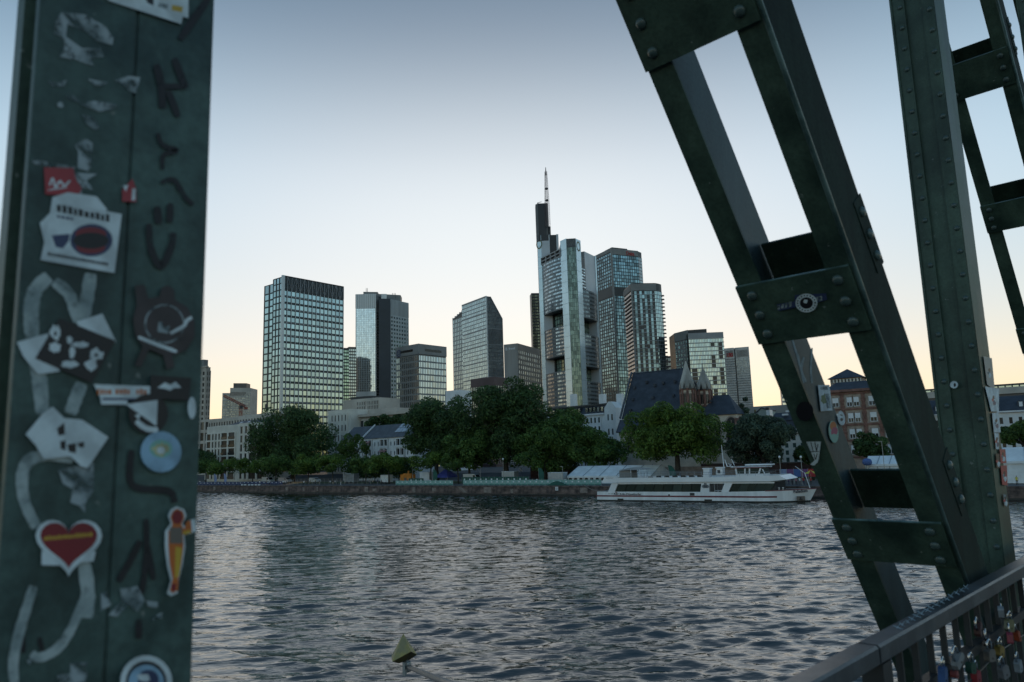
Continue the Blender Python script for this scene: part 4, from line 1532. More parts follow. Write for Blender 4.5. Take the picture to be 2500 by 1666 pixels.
# --- distant pair on the left, with a crane ---------------------------------------------------
def distant_pair():
    rng = 1194
    P, Q_ = xy(at_range(562, 948, rng)), xy(at_range(612, 951, rng))
    H = zpx(P, 575, 947.5)
    b = Bld('distant_tower', 'distant brownish tower pair far off beside the construction crane', P)
    b.prism([P, Q_, Q_ + _h * 30, P + _h * 30], 4, H, 'main_block', C_BEIGE)
    e = xy(at_range(601, 948, rng))
    b.facade(P, e, 6, H - 14, 12, 30, G_DARK, C_BEIGE, 0.6, 0.55, .3)
    b.facade(P, e, H - 12, H - 6, 14, 1, G_BLACK, C_BEIGE, 0.5, 0.9, .3)
    b.facade(e, Q_, 6, H - 8, 2, 30, G_DARK, C_BEIGE, 0.5, 0.5, .3)
    c0, c1 = xy(at_range(570, 937, rng + 6)), xy(at_range(602, 937, rng + 6))
    b.prism([c0, c1, c1 + _h * 16, c0 + _h * 16], H, zpx(c0, 585, 936), 'roof_cap', C_BROWN)
    l0, l1 = xy(at_range(543, 961, rng + 12)), xy(at_range(563, 961, rng + 12))
    z = zpx(l0, 553, 960)
    b.prism([l0, l1, l1 + _h * 20, l0 + _h * 20], 4, z, 'side_block', C_LIGHT)
    b.facade(l0, l1, 6, z - 3, 6, 26, G_DARK, C_LIGHT, 0.6, 0.55, .3)
distant_pair()
def tower_crane():
    rng = 640
    base = at_range(587.5, 1012, rng)
    r = thing('tower_crane', 'red tower crane with its jib slanting up in front of the distant tower pair', 'crane', (base.x, base.y, 6))
    ct = at_range(588, 989, rng)
    zt = ct.z - 6
    red = mat('crane_red', (0.36, 0.09, 0.05), 0.5, 0, 0.2, 0.5)
    def lattice(mb, p, q, w, n, up=Vector((0, 0, 1))):
        p, q = Vector(p), Vector(q)
        d = (q - p).normalized()
        s = d.cross(up)
        s = s.normalized() if s.length > .1 else Vector((1, 0, 0))
        t = s.cross(d)
        off = [s * w + t * w, -s * w + t * w, -s * w - t * w, s * w - t * w]
        for i in range(4):
            mb.tube(p + off[i], q + off[i], .22, n=4)
            for k in range(n):
                a, b_ = p + (q - p) * (k / n), p + (q - p) * ((k + 1) / n)
                mb.tube(a + off[i], b_ + off[(i + 1) % 4], .13, n=4, cap=False)
    mb = MB(); lattice(mb, (0, 0, 0), (0, 0, zt), .9, 12)
    mb.build('mast', red, r)
    tip = at_range(546, 966, rng - 6) - Vector(r.location); cj = at_range(600, 993.5, rng + 4) - Vector(r.location)
    mb = MB(); lattice(mb, (0, 0, zt + .5), tip, .7, 16)
    mb.build('jib', red, r)
    mb = MB(); lattice(mb, (0, 0, zt + .5), cj, .7, 5)
    mb.box(cj.x - 1.2, cj.x + 1.2, cj.y - 1.2, cj.y + 1.2, cj.z - 2.2, cj.z - .2)
    mb.build('counter_jib', red, r)
    MB().box(-1.5, 1.2, -1.4, 1.2, zt - 3, zt - .6).build('cab', C_DARK, r)
tower_crane()

# ================================================================== low buildings behind the promenade
def qp(px, t, py=1100):
    s, z = qpx(px, py, t)
    return Q(s, t, 0)
def qz(px, py, t):
    return qpx(px, py, t)[1]
R_SLATE = mat('dark_slate_roof', (0.045, 0.052, 0.068), 0.62, 0, 0.3, 0.5, 0.35, 3.0, rand=0.12)
R_GREY = mat('grey_slate_roof', (0.10, 0.108, 0.122), 0.65, 0, 0.25, 0.5, 0.3, 3.0)
S_RED = mat('red_sandstone', (0.24, 0.125, 0.098), 0.85, 0, 0.35, 0.7, 0.3, 4)
S_TAN = mat('tan_sandstone', (0.42, 0.33, 0.27), 0.85, 0, 0.25, 0.7, 0.3, 4)
S_PALE = mat('pale_church_render', (0.64, 0.55, 0.45), 0.88, 0, 0.15, 0.4)
S_SPIRE = mat('weathered_spire_stone', (0.42, 0.40, 0.36), 0.85, 0, 0.35, 0.35, 0.4, 4, streak=True)
G_WIN = mat('dark_leaded_glass', (0.02, 0.018, 0.02), 0.3, 0, 0.3, 3.0)

def flat(name, label, A, B, H, wall, depth=12, z0=4.0, cat='building'):
    b = Bld(name, label, A, cat)
    u = (B - A).normalized(); n = Vector((-u.y, u.x, 0))
    b.prism([A, B, B + n * depth, A + n * depth], ZQ, H, 'wall', wall)
    b.u, b.n = u, n
    return b

# left beige residential tower, half hidden by the near post
def beige_tower():
    A, B = qp(430, 66), qp(497, 69)
    H = zpx(B, 497, 896)
    u_ = (B - A).normalized()
    dp = line_hit(514, 900, B, Vector((-u_.y, u_.x, 0)))
    b = flat('beige_tower', 'beige stone apartment tower cut by the stickered post', A, B, H, C_BEIGE, dp)
    b.facade(A, B, 8, H - 2, 7, 17, G_HOUSE, C_BEIGE, 0.55, 0.62, .4, indiv=True, tilt=.4)
    E = B + b.n * dp
    b.facade(B, E, 8, H - 2, 2, 17, G_HOUSE, C_BEIGE, 0.5, 0.62, .5, tilt=.4)
    p, q = qp(440, 67), qp(490, 70)
    b.prism([p, q, q + b.n * 3, p + b.n * 3], H, zpx(q, 490, 878), 'penthouse', C_MID)
    MB().box(-.3, (B - A).length + .8, -.5, 1, H - .2, H + .5).build('cornice', C_BEIGE, b.root, False, b.face(A, B))
beige_tower()
def beige_podium():
    A, B = qp(440, 58), qp(536, 62)
    b = flat('beige_block', 'beige lower block with big square windows right of the stickered post', A, B, zpx(B, 536, 1022), C_BEIGE, 10)
    H = zpx(B, 536, 1022)
    b.facade(A, B, 5, H - .6, 8, 5, G_HOUSE, C_BEIGE, 0.7, 0.72, .5, indiv=True)
beige_podium()
def long_beige():
    A, B = qp(508, 54), qp(655, 46)
    H = zpx(B, 640, 1008)
    b = flat('long_block', 'long beige block with a row of small square windows under its flat roof', A, B, H, C_BEIGE, 10)
    b.facade(A, B, 4, H - .8, 22, 6, G_HOUSE, C_BEIGE, 0.55, 0.55, .4, indiv=True)
    mast = MB()
    w = (B - A).length
    mast.tube((w * .86, 3, H), (w * .86, 3, H + 5), .08, n=5)
    mast.box(w * .86 - .35, w * .86 + .35, 2.7, 3.3, H + 2.4, H + 4.6)
    mast.build('roof_antenna', C_DARK, b.root, False, b.face(A, B))
long_beige()
# front residential with balconies
def riverside_flats():
    A, B, C = qp(504, 34), qp(582, 32), qp(650, 32)
    H = zpx(A, 520, 1043)
    b = flat('riverside_flats', 'cream riverside apartment house with square balconies and a dark hipped roof', A, B, H, C_CREAM, 14)
    w = (B - A).length; FM = b.face(A, B)
    h = (H - 3.2) / 7
    def span(x0, x1, cols, pw, ph, pane, nm):
        P, Q_ = A + b.u * (w * x0), A + b.u * (w * x1)
        b.facade(P, Q_, 3.4, H - h * .9, cols, 6, pane, C_CREAM, pw, ph, .45, indiv=True, name=nm)
    span(0.0, .17, 1, .72, .8, G_HOUSE, 'window')
    span(.17, .47, 3, .55, .78, G_HOUSE, 'window')
    span(.47, .69, 1, .80, .84, G_BALC, 'balcony_opening')
    span(.69, .92, 1, .80, .84, G_BALC, 'balcony_opening')
    for i in range(6):
        z = 3.4 + i * (H - h * .9 - 3.4) / 6
        for f0, f1 in ((.485, .675), (.705, .905)):
            MB().box(w * f0, w * f1, -.5, -.44, z + .5, z + 1.5).build('balcony_rail', G_HOUSE, b.root, False, FM)
    b.prism([B + b.u * .02, C, C + b.n * 14, B + b.n * 14 + b.u * .02], ZQ, H + .3, 'wing', C_CREAM)
    wc = (C - B).length
    b.facade(B + b.u * 1, B + b.u * (wc * .42), 3.4, H - .8, 2, 6, G_HOUSE, C_CREAM, .5, .78, .45, indiv=True)
    b.facade(B + b.u * (wc * .42), C, 3.4, H - .8, 2, 6, G_BALC, C_CREAM, .8, .82, .45, indiv=True, name='balcony_opening')
    # hipped dark roof set back, with two skylights
    e0, e1 = A + b.u * (w * .52) + b.n * 1.5, B + b.u * (wc * .55) + b.n * 1.5
    zr = zpx(e0, 560, 1029)
    L = (e1 - e0).length
    FR = b.face(e0, e1)
    mb = MB()
    mb.add([(0, 0, H), (L, 0, H), (L, 10, H), (0, 10, H), (4.5, 5, zr), (L - 4.5, 5, zr)], [(0, 1, 5, 4), (1, 2, 5), (2, 3, 4, 5), (3, 0, 4)])
    rf = b.part(mb, 'roof', R_SLATE, FR)
    sl = (zr - H) / 5.0
    for u in (.35, .6):
        mb = MB()
        mb.slab([(L * u, 1.6, H + 1.6 * sl + .06), (L * u + 1.4, 1.6, H + 1.6 * sl + .06), (L * u + 1.4, 2.8, H + 2.8 * sl + .06), (L * u, 2.8, H + 2.8 * sl + .06)], (0, -.1, .1))
        mb.build('skylight', M['white'], rf, False)
    P, Q_ = A + b.u * (w * .15) + b.n * 1, A + b.u * (w * .52) + b.n * 1
    b.prism([P, Q_, Q_ + b.n * 8, P + b.n * 8], H + .01, zpx(P, 530, 1041), 'attic_storey', C_CREAM)
G_BALC = glass_mat('balcony_shade_glass', (0.4, 0.42, 0.43), (0.018, 0.02, 0.022), 0.02, 0.2, 0.02, spec=0.08)
riverside_flats()
# white blocks right of the big dark tree
def stepped_beige():
    A, B = qp(800, 50), qp(856, 50)
    H = zpx(A, 830, 1003)
    b = flat('white_block', 'pale apartment block with a bush on its roof terrace right of the first big tree', A, B, H, C_CREAM, 12)
    b.facade(A + b.u * 2, B - b.u * 2, 5, H - 1.5, 5, 6, G_HOUSE, C_CREAM, .36, .6, .35, indiv=True)
stepped_beige()
def stepped_right():
    A, B = qp(855, 56), qp(1010, 54)
    H = zpx(A, 880, 1020)
    b = flat('terraced_block', 'beige terraced block with a long roof terrace and dark loggias', A, B, H, C_BEIGE, 10)
    w = (B - A).length; FM = b.face(A, B)
    b.facade(A, B, 4, H - 1, 12, 5, G_BALC, C_BEIGE, .62, .66, .5, indiv=True, name='loggia')
    MB().box(0, w, -1.6, -.2, H - .2, H + .9).build('terrace_parapet', C_BEIGE, b.root, False, FM)
    # set-back storey
    P, Q_ = qp(855, 60), qp(968, 60)
    z1 = zpx(P, 900, 1004)
    b.prism([P, Q_, Q_ + b.n * 10, P + b.n * 10], H - .1, z1, 'set_back_storey', C_BEIGE)
    # tower-like upper part with slit windows
    P, Q_ = qp(838, 64), qp(927, 66)
    z2 = zpx(P, 900, 977)
    b.prism([P, Q_, Q_ + b.n * 12, P + b.n * 12], 6, z2, 'slit_windowed_part', C_BEIGE)
    m_ = P + (Q_ - P) * .38
    b.facade(m_, P + (Q_ - P) * .62, z1 + .5, z2 - 1.2, 5, 2, G_BLACK, C_BEIGE, .4, .7, .3, indiv=True, name='slit_window')
    b.facade(P + (Q_ - P) * .68, Q_ - b.u * .6, z1 + .5, z2 - 1.2, 7, 2, G_BLACK, C_BEIGE, .5, .8, .4, indiv=True)
    P2, Q2 = qp(856, 70), qp(907, 72)
    b.prism([P2, Q2, Q2 + b.n * 6, P2 + b.n * 6], z2 - .5, zpx(P2, 880, 970), 'roof_plant', C_DARK)
stepped_right()
def small_grey():
    A, B = qp(1090, 74), qp(1124, 74)
    b = flat('grey_annex', 'small plain grey annex at the foot of the slant topped tower', A, B, zpx(A, 1100, 955), C_WHITE, 8)
    b.facade(A + (B - A) * .7, B, 12, zpx(A, 1100, 960), 2, 5, G_HOUSE, C_WHITE, .6, .6, .3)
small_grey()
# long white row house with grey pitched roof
def white_row():
    A, B = qp(838, 38), qp(1012, 34)
    He = zpx(B, 960, 1066)
    b = flat('white_row_house', 'long white apartment row with balconies under a grey pitched roof', A, B, He, C_WHITE, 11)
    w = (B - A).length; FM = b.face(A, B)
    zr = He + 5.2
    mb = MB()
    mb.add([(-.4, -.7, He - .1), (w + .4, -.7, He - .1), (w + .4, 12, He - .1), (-.4, 12, He - .1), (-.4, 5.6, zr), (w + .4, 5.6, zr)], [(0, 1, 5, 4), (2, 3, 4, 5), (1, 2, 5), (3, 0, 4), (3, 2, 1, 0)])
    rf = b.part(mb, 'roof', R_GREY, FM)
    sl = (zr - He) / 6.3
    # fire wall dividing the roof, solar panels, dormer vents
    mb = MB()
    f = w * .30
    mb.hexa([(f, -.75, He), (f + .5, -.75, He), (f + .5, 5.6, zr), (f, 5.6, zr), (f, -.75, He + .55), (f + .5, -.75, He + .55), (f + .5, 5.6, zr + .55), (f, 5.6, zr + .55)])
    mb.build('fire_wall', M['white'], rf)
    for k in range(6):
        for j in range(2):
            u0 = w * .70 + k * 2.0
            y0 = 1.4 + j * 2.1
            mb = MB()
            mb.slab([(u0, y0, He + (y0 + .7) * sl + .12), (u0 + 1.8, y0, He + (y0 + .7) * sl + .12), (u0 + 1.8, y0 + 1.9, He + (y0 + 2.6) * sl + .12), (u0, y0 + 1.9, He + (y0 + 2.6) * sl + .12)], (0, -.04, .06))
            mb.build('solar_panel', M['solar'], rf)
    # alternating window strips and balcony bays
    n_bay = 9
    bw = w / n_bay
    for i in range(n_bay):
        P = A + b.u * (i * bw)
        if i % 2 == 0:
            b.facade(P + b.u * .3, P + b.u * (bw - .3), 4, He - .6, 2, 4, G_HOUSE, C_WHITE, .28, .42, .3, indiv=True)
        else:
            b.facade(P + b.u * .1, P + b.u * (bw - .1), 4, He - .5, 2, 4, G_BALC, C_WHITE, .84, .84, .9, indiv=True, name='balcony_opening')
            hh = (He - 4.5) / 4
            for j in range(4):
                MB().box(i * bw + .2, (i + 1) * bw - .2, -1.0, -.93, 4 + j * hh + .1, 4 + j * hh + 1.0).build('balcony_front', C_WHITE, b.root, False, FM)
            if i in (3, 5):
                mb = MB()
                j = 2 if i == 5 else 3
                z = 4 + j * hh + hh * .8
                mb.slab([(i * bw + .3, -.95, z), ((i + 1) * bw - .3, -.95, z), ((i + 1) * bw - .3, -2.0, z - .6), (i * bw + .3, -2.0, z - .6)], (0, 0, .06))
                mb.build('awning', M['awning'], b.root, False, FM)
M['solar'] = mat('pale_solar_glass', (0.45, 0.5, 0.55), 0.15, 0.3, 0.1, 0.5)
M['awning'] = mat('pink_awning', (0.42, 0.22, 0.2), 0.8, 0, 0.2, 1.0)
white_row()

# white mansard house left of the church
def mansard_house():
    A, B = qp(1335, 70), qp(1480, 66)
    He = zpx(B, 1440, 1010)
    b = flat('mansard_house', 'white house with a dark mansard roof of many dormers left of the church', A, B, He, C_WHITE, 14)
    w = (B - A).length; FM = b.face(A, B)
    zr = zpx(B, 1440, 983)
    mb = MB()
    mb.hexa([(0, -.5, He), (w, -.5, He), (w, 13, He), (0, 13, He), (0.3, 1.6, zr - 1), (w - .3, 1.6, zr - 1), (w - .3, 12, zr - 1), (.3, 12, zr - 1)])
    rf = b.part(mb, 'mansard_roof', R_SLATE, FM)
    MB().box(-.3, w + .3, 1.2, 12.4, zr - .98, zr - .4).build('roof_edge', C_DARK, rf)
    MB().box(-.2, w + .2, -.8, .3, He - .5, He + .05).build('cornice', M['white'], b.root, False, FM)
    nd = 16
    for i in range(nd):
        if i in (4, 10):
            continue
        u = w * (i + .5) / nd
        mb = MB()
        mb.box(u - .62, u + .62, -.1, 1.2, He + .5, zr - 1.5)
        d = mb.build('dormer', C_DARK, rf)
        MB().box(u - .45, u + .45, -.16, -.1, He + .7, zr - 1.7).build('dormer_window', G_PALEWIN, rf)
    b.facade(A + b.u * 2, B - b.u * 1.5, 5, He - .8, 14, 6, G_PALEWIN, C_WHITE, .5, .6, .3, indiv=True)
    # gabled stair tower at the right end
    P, Q_ = qp(1480, 64), qp(1508, 64)
    zg = zpx(P, 1494, 981)
    ww = (Q_ - P).length
    FG = b.face(P, Q_)
    mb = MB()
    mb.slab([(0, 0, 3), (ww, 0, 3), (ww, 0, zg - 2.2), (ww * .62, 0, zg), (ww * .38, 0, zg), (0, 0, zg - 2.2)], (0, 10, 0))
    b.part(mb, 'gable_tower', C_WHITE, FG)
    b.facade(P + b.u * .8, Q_ - b.u * .8, zg - 33, zg - 3, 2, 6, G_PALEWIN, C_WHITE, .42, .42, .18, indiv=True)
    for px, tt in ((1397, 72), (1468, 70), (1511, 70)):
        p = qp(px, tt)
        q = p + b.u * 2.4
        ch = b.prism([p, q, q + b.n * 1.4, p + b.n * 1.4], zr - 2, zpx(p, px, 963 if px < 1500 else 962 if px > 1510 else 970), 'chimney', M['white'])
mansard_house()

# the church --------------------------------------------------------------------------------------
def church():
    te, tr = 45.0, 55.0
    e0 = qp(1517.5, te, 1023); e1 = qp(1700, te, 1015)
    ze = qz(1517.5, 1023, te)
    r0 = qp(1545.6, tr, 911); zr = qz(1545.6, 911, tr)
    r1 = qp(1672, tr, 900)
    b = Bld('church', 'old church with a huge steep slate roof and two octagonal stone spires', e0, 'church')
    def L(p, z):
        return (p.x - b.loc.x, p.y - b.loc.y, z - b.loc.z)
    back0, back1 = e0 + QN * 20, e1 + QN * 20
    mb = MB()
    mb.slab([L(e0, ze), L(e1, ze), L(r1, zr), L(r0, zr)], QN * 0.3 + Vector((0, 0, -.2)))
    mb.slab([L(back1, ze), L(back0, ze), L(r0, zr - .02), L(r1, zr - .02)], QN * -0.3 + Vector((0, 0, -.2)))
    roof = mb.build('nave_roof', R_SLATE, b.root)
    # verge board along the left edge
    mb = MB()
    a_, c_ = Vector(L(e0, ze)), Vector(L(r0, zr))
    mb.obox(a_ - QU * .5 - QN * .3, QU * .5, c_ - a_, QN * -.35 + Vector((0, 0, .35)))
    mb.build('verge', R_GREY, roof)
    # gable wall, nave wall, lower skirt roof over the aisle
    mb = MB()
    mb.slab([L(e0 + QU * .3, ze - .4), L(back0 + QU * .3, ze - .4), L(r0 + QU * .3, zr - .6)], QU * .5)
    mb.build('gable_wall', S_PALE, b.root)
    f0, f1 = qp(1505, 38.5, 1056), qp(1700, 38.5, 1050)
    zf = qz(1505, 1056, 38.5)
    mb = MB()
    mb.slab([L(f0 - QU * .2, zf), L(f1, zf), L(e1, ze - .3), L(e0 + QU * -.6, ze - .3)], QN * .3 + Vector((0, 0, -.2)))
    mb.slab([L(f0 - QU * .2, zf), L(e0 + QU * -.6, ze - .3), L(e0 + QN * 6, ze - .3), L(f0 + QN * 16, zf)][::-1], QU * .3)
    mb.build('aisle_roof', R_SLATE, b.root)
    w0, w1 = f0 + QN * .8 + QU * .8, f1 + QN * .8
    b.prism([w0, w1, w1 + QN * 18, w0 + QN * 18], ZQ, zf, 'nave_wall', S_PALE)
    b.prism([e0 + QU * .5 + QN * .6, e1 + QN * .6, e1 + QN * 19, e0 + QU * .5 + QN * 19], zf - .3, ze - .3, 'clerestory_wall', S_PALE)
    # roof hatches
    for (x, y) in ((1550, 950), (1580, 936), (1600, 944), (1620, 938), (1649, 935), (1546, 978), (1595, 974), (1645, 969), (1540, 1005), (1586, 1000)):
        v = ray(x, y)
        nrm = (r0 - e0 + Vector((0, 0, zr - ze))).cross(QU) * -1
        p0 = Vector((e0.x, e0.y, ze))
        n3 = QU.cross((Vector((r0.x, r0.y, zr)) - p0)).normalized()
        k = (p0 - EYE).dot(n3) / v.dot(n3)
        p = EYE + v * k - b.loc
        mb = MB()
        mb.obox(p - QU * .35 - QN * .6, QU * .7, QN * .9, Vector((0, 0, .75)))
        mb.build('roof_hatch', R_SLATE, roof)
    def arch(u, z0, w, h, FM, parent, fr=S_RED):
        pts = []
        for k in range(9):
            t = math.pi * k / 8
            pts.append((u + w / 2 * math.cos(t), -.05, z0 + h - w * .7 + w * .72 * math.sin(t) ** .9))
        pts = [(u - w / 2, -.05, z0), (u + w / 2, -.05, z0)] + pts
        mb = MB(); mb.slab([((p[0] - u) * 1.3 + u, -.12, (p[2] - z0 - h / 2) * 1.08 + z0 + h / 2) for p in pts], (0, .1, 0))
        fo = mb.build('window_surround', fr, parent, False, FM)
        mb = MB(); mb.slab([(p[0], -.2, p[2]) for p in pts], (0, .07, 0))
        mb.build('arched_window', G_WIN, fo)
        mb = MB(); mb.box(u - .06, u + .06, -.25, -.19, z0, z0 + h * .9).build('window_bar', fr, fo)
    FW = b.face(w0, w1)
    ww = (w1 - w0).length
    for f in (.13, .38, .63, .88):
        arch(ww * f, zf - 6.2, 1.5, 5.2, FW, b.root, S_TAN)
    # spires
    def spire(px, pxl, pxr, yap, yb, t, yshaft):
        c = qp(px, t, yb)
        rad = (qp(pxr, t, yb) - qp(pxl, t, yb)).length / 2
        zb, za = qz(px, yb, t), qz(px, yap, t)
        cc = Vector((c.x - b.loc.x, c.y - b.loc.y, 0))
        def ring(r, ph=math.pi / 8 + QROT):
            return [(cc.x + r * math.cos(ph + k * math.pi / 4), cc.y + r * math.sin(ph + k * math.pi / 4)) for k in range(8)]
        zl = zb - 8.0
        sh = MB().prism(ring(rad * .86), ZQ - b.loc.z, zb - b.loc.z).build('tower_shaft', S_PALE, b.root)
        mb = MB()
        for x, y in ring(rad * .88):
            mb.box(x - .26, x + .26, y - .26, y + .26, ZQ - b.loc.z, zb - b.loc.z - .02)
        for z in (zl, zb - .5, zb - 5.2):
            r_ = ring(rad * .98)
            mb.prism(r_, z - b.loc.z, z - b.loc.z + .45)
        mb.build('stone_quoin', S_RED, sh)
        # belfry windows, a pair on each side
        inner = ring(rad * .86)
        for k in range(8):
            p, q = Vector((*inner[k], 0)), Vector((*inner[(k + 1) % 8], 0))
            d = (q - p); lw = d.length; d.normalize()
            FMk = Matrix.Translation(p) @ Matrix.Rotation(math.atan2(d.y, d.x), 4, 'Z')
            for f in (.33, .67):
                mb = MB()
                mb.box(lw * f - .22, lw * f + .22, -.06, .02, zb - 4.4 - b.loc.z, zb - 1.6 - b.loc.z)
                mb.build('belfry_window', G_WIN, sh, False, FMk)
            mb = MB(); mb.box(.1, lw - .1, -.04, .01, zb - 4.6 - b.loc.z, zb - 1.2 - b.loc.z)
            mb.build('belfry_panel', S_TAN if k % 2 else S_PALE, sh, False, FMk)
        # spire faces and the ring of small gables
        base = ring(rad * 1.02)
        mb = MB()
        zz0, zz1 = zb - b.loc.z, za - b.loc.z
        mid = ring(rad * .86)
        zm = zz0 + (zz1 - zz0) * .25
        tip = ring(.14)
        prof = [(base, zz0 + .5), (mid, zm), (ring(rad * .44), zz0 + (zz1 - zz0) * .62), (tip, zz1)]
        vs, fs = [], []
        for rg, z in prof:
            vs += [(x, y, z) for x, y in rg]
        for l in range(3):
            for k in range(8):
                fs.append((l * 8 + k, l * 8 + (k + 1) % 8, (l + 1) * 8 + (k + 1) % 8, (l + 1) * 8 + k))
        fs += [tuple(range(7, -1, -1)), tuple(range(24, 32))]
        mb.add(vs, fs)
        sp = mb.build('spire', S_SPIRE, b.root)
        outer = ring(rad * 1.04)
        for k in range(8):
            p, q = Vector((*outer[k], zz0)), Vector((*outer[(k + 1) % 8], zz0))
            m_ = (p + q) / 2
            ins = (cc + Vector((0, 0, zz0)) - m_)
            ins.z = 0
            ins.normalize()
            mb = MB()
            mb.slab([p, q, m_ + Vector((0, 0, 2.3)) + ins * .2], ins * .5)
            gb = mb.build('spire_gable', S_SPIRE, sp)
            mb = MB()
            c3 = m_ - ins * .03
            dd = (q - p).normalized()
            mb.slab([c3 - dd * .55 + Vector((0, 0, -.3)), c3 + dd * .55 + Vector((0, 0, -.3)), c3 + Vector((0, 0, 1.6)) + ins * .13], ins * -.05)
            mb.build('gable_opening', G_WIN, gb) if False else mb.build('gable_opening', G_WIN, sp)
        MB().tube((cc.x, cc.y, zz1 - .2), (cc.x, cc.y, zz1 + 1.4), .1, .05, 5).build('finial', C_DARK, sp)
    spire(1678, 1660, 1696, 882, 949, 41.5, 1005)
    spire(1719, 1702, 1738.5, 897, 951, 47.0, 1000)
    # choir: ridge, hipped right end, polygonal apse walls
    tc_, tk = 42.0, 48.5
    zc = qz(1770, 1012, tc_); zk = qz(1750, 965.5, tk)
    c0, c1 = qp(1690, tc_, 1011), qp(1800, tc_, 1011)
    k0, k1 = qp(1700, tk, 966), qp(1779, tk, 966)
    ap1 = qp(1818, tc_ + 4.5, 1011)
    ap2 = qp(1822, tc_ + 9, 1011)
    d0 = c0 + QN * 13
    mb = MB()
    mb.add([L(c0, zc), L(c1, zc), L(k1, zk), L(k0, zk), L(ap1, zc), L(ap2, zc), L(d0, zc)], [(0, 1, 2, 3), (1, 4, 2), (4, 5, 2), (5, 6, 3, 2), (6, 0, 3)])
    cr = mb.build('choir_roof', R_SLATE, b.root)
    for (x, y) in ((1735, 982), (1749, 996)):
        p = qp(x, 45.2, y); z = qz(x, y, 45.2)
        mb = MB(); mb.obox(Vector(L(p, z)) - QU * .3, QU * .6, QN * .8, Vector((0, 0, .6)))
        mb.build('roof_hatch', R_SLATE, cr)
    i_ = 0.7
    W_ = [c0 + QN * i_, c1 + QN * i_ - QU * .4, ap1 + QN * .2 - QU * .8, ap2 - QU * .8, d0 - QN * i_]
    b.prism(W_, ZQ, zc - .05, 'choir_wall', S_PALE)
    FC = b.face(W_[0], W_[1]); wl = (W_[1] - W_[0]).length
    for px in (1745, 1786):
        u = line_hit(px, 1030, W_[0], QU)
        arch(u, zc - 9.5, 3.0, 8.6, FC, b.root, S_TAN)
    FA = b.face(W_[1], W_[2]); wa = (W_[2] - W_[1]).length
    arch(wa * .5, zc - 9.0, min(2.2, wa * .5), 8.0, FA, b.root, S_RED)
    for q in (W_[1], W_[2]):
        p = Vector(L(q, 0))
        MB().box(p.x - .45, p.x + .45, p.y - .7, p.y + .3, ZQ - b.loc.z, zc - 1.2 - b.loc.z).build('buttress', S_RED, b.root)
    # low church yard wall
    y0, y1 = qp(1600, 30, 1140), qp(1830, 30, 1140)
    b.prism([y0, y1, y1 + QN * .6, y0 + QN * .6], ZQ, 6.2, 'yard_wall', S_TAN)
church()

# houses right of the church and behind the diagonals ---------------------------------------------
def right_houses():
    # far flat roof
    A, B = qp(1838, 130), qp(2010, 130)
    H = zpx(A, 1850, 993)
    b = flat('flat_roof_block', 'grey flat roofed block showing above the gables right of the church', A, B, H, C_MID, 10)
    b.facade(A + (B - A) * .05, A + (B - A) * .25, H - 5, H - .8, 3, 1, G_DARK, C_MID, .5, .8, .2)
    # greenish gable wall
    A, B = qp(1842, 78), qp(1882, 78)
    z0, zp = zpx(A, 1842, 1010), zpx(B, 1868, 997)
    b = Bld('gabled_house', 'plain pale green gable wall behind the tree right of the church', A)
    w = (B - A).length
    mb = MB(); mb.slab([(0, 0, 3), (w, 0, 3), (w, 0, zp - .7), (w * .65, 0, zp), (0, 0, z0 - 1.2)], (0, 8, 0))
    b.part(mb, 'gable_wall', C_GREENW, b.face(A, B))
    mb = MB(); mb.slab([(-.3, -.3, z0 - 1.3), (w * .65, -.3, zp), (w + .2, -.3, zp - .8), (w + .2, -.3, zp - .4), (w * .65, -.3, zp + .4), (-.3, -.3, z0 - .9)], (0, 8.5, 0))
    b.part(mb, 'roof', R_SLATE, b.face(A, B))
    A, B = qp(1878, 74), qp(1887, 74)
    b = flat('chimney_house', 'narrow white chimney wall between the gable and the mansard roof', A, B, zpx(A, 1880, 1001), M['white'], 3)
    MB().box(-.1, 1.0, -.1, 1.2, zpx(A, 1880, 1001), zpx(A, 1880, 1001) + .8).build('chimney_cap', C_DARK, b.root, False, b.face(A, B))
    # cream mansard house
    A, B = qp(1884, 58), qp(1990, 58)
    He = zpx(A, 1930, 1055)
    b = flat('cream_house', 'cream house with green shuttered windows and a slate mansard roof', A, B, He, C_CREAM, 10)
    w = (B - A).length; FM = b.face(A, B)
    z1, z2 = zpx(A, 1930, 1026), zpx(A, 1930, 1006)
    mb = MB()
    mb.hexa([(-.2, -.4, He), (w, -.4, He), (w, 10, He), (-.2, 10, He), (.1, .9, z1), (w, .9, z1), (w, 9, z1), (.1, 9, z1)])
    mb.hexa([(-.1, .5, z1 + .01), (w, .5, z1 + .01), (w, 9.5, z1 + .01), (-.1, 9.5, z1 + .01), (.5, 4.5, z2), (w, 4.5, z2), (w, 5, z2), (.5, 5, z2)])
    rf = b.part(mb, 'mansard_roof', R_SLATE, FM)
    MB().box(-.4, w, -.8, .1, He - .4, He - .01).build('eaves', C_CREAM, b.root, False, FM)
    b.facade(A + b.u * 1.2, B, 6, He - .8, 5, 4, G_GREENWIN, C_CREAM, .42, .62, .2, indiv=True)
    for u in (1.4, w * .62):
        MB().box(u, u + .5, -.2, 1.0, He + .2, z1 - .2).build('dormer_cheek', M['white'], rf)
    for px, py in ((1912, 1013), (1921, 1005)):
        u = line_hit(px, py, A, b.u)
        MB().box(u - .8, u + .8, 1.5, 2.5, zpx(A, px, py) - .2, zpx(A, px, py) + .3).build('skylight', M['white'], rf)
right_houses_mats = None
C_GREENW = mat('pale_green_render', (0.33, 0.37, 0.34), 0.85, 0, 0.12, 0.3)
G_GREENWIN = mat('green_shutter', (0.03, 0.07, 0.055), 0.5, 0, 0.2, 1.0)
right_houses()
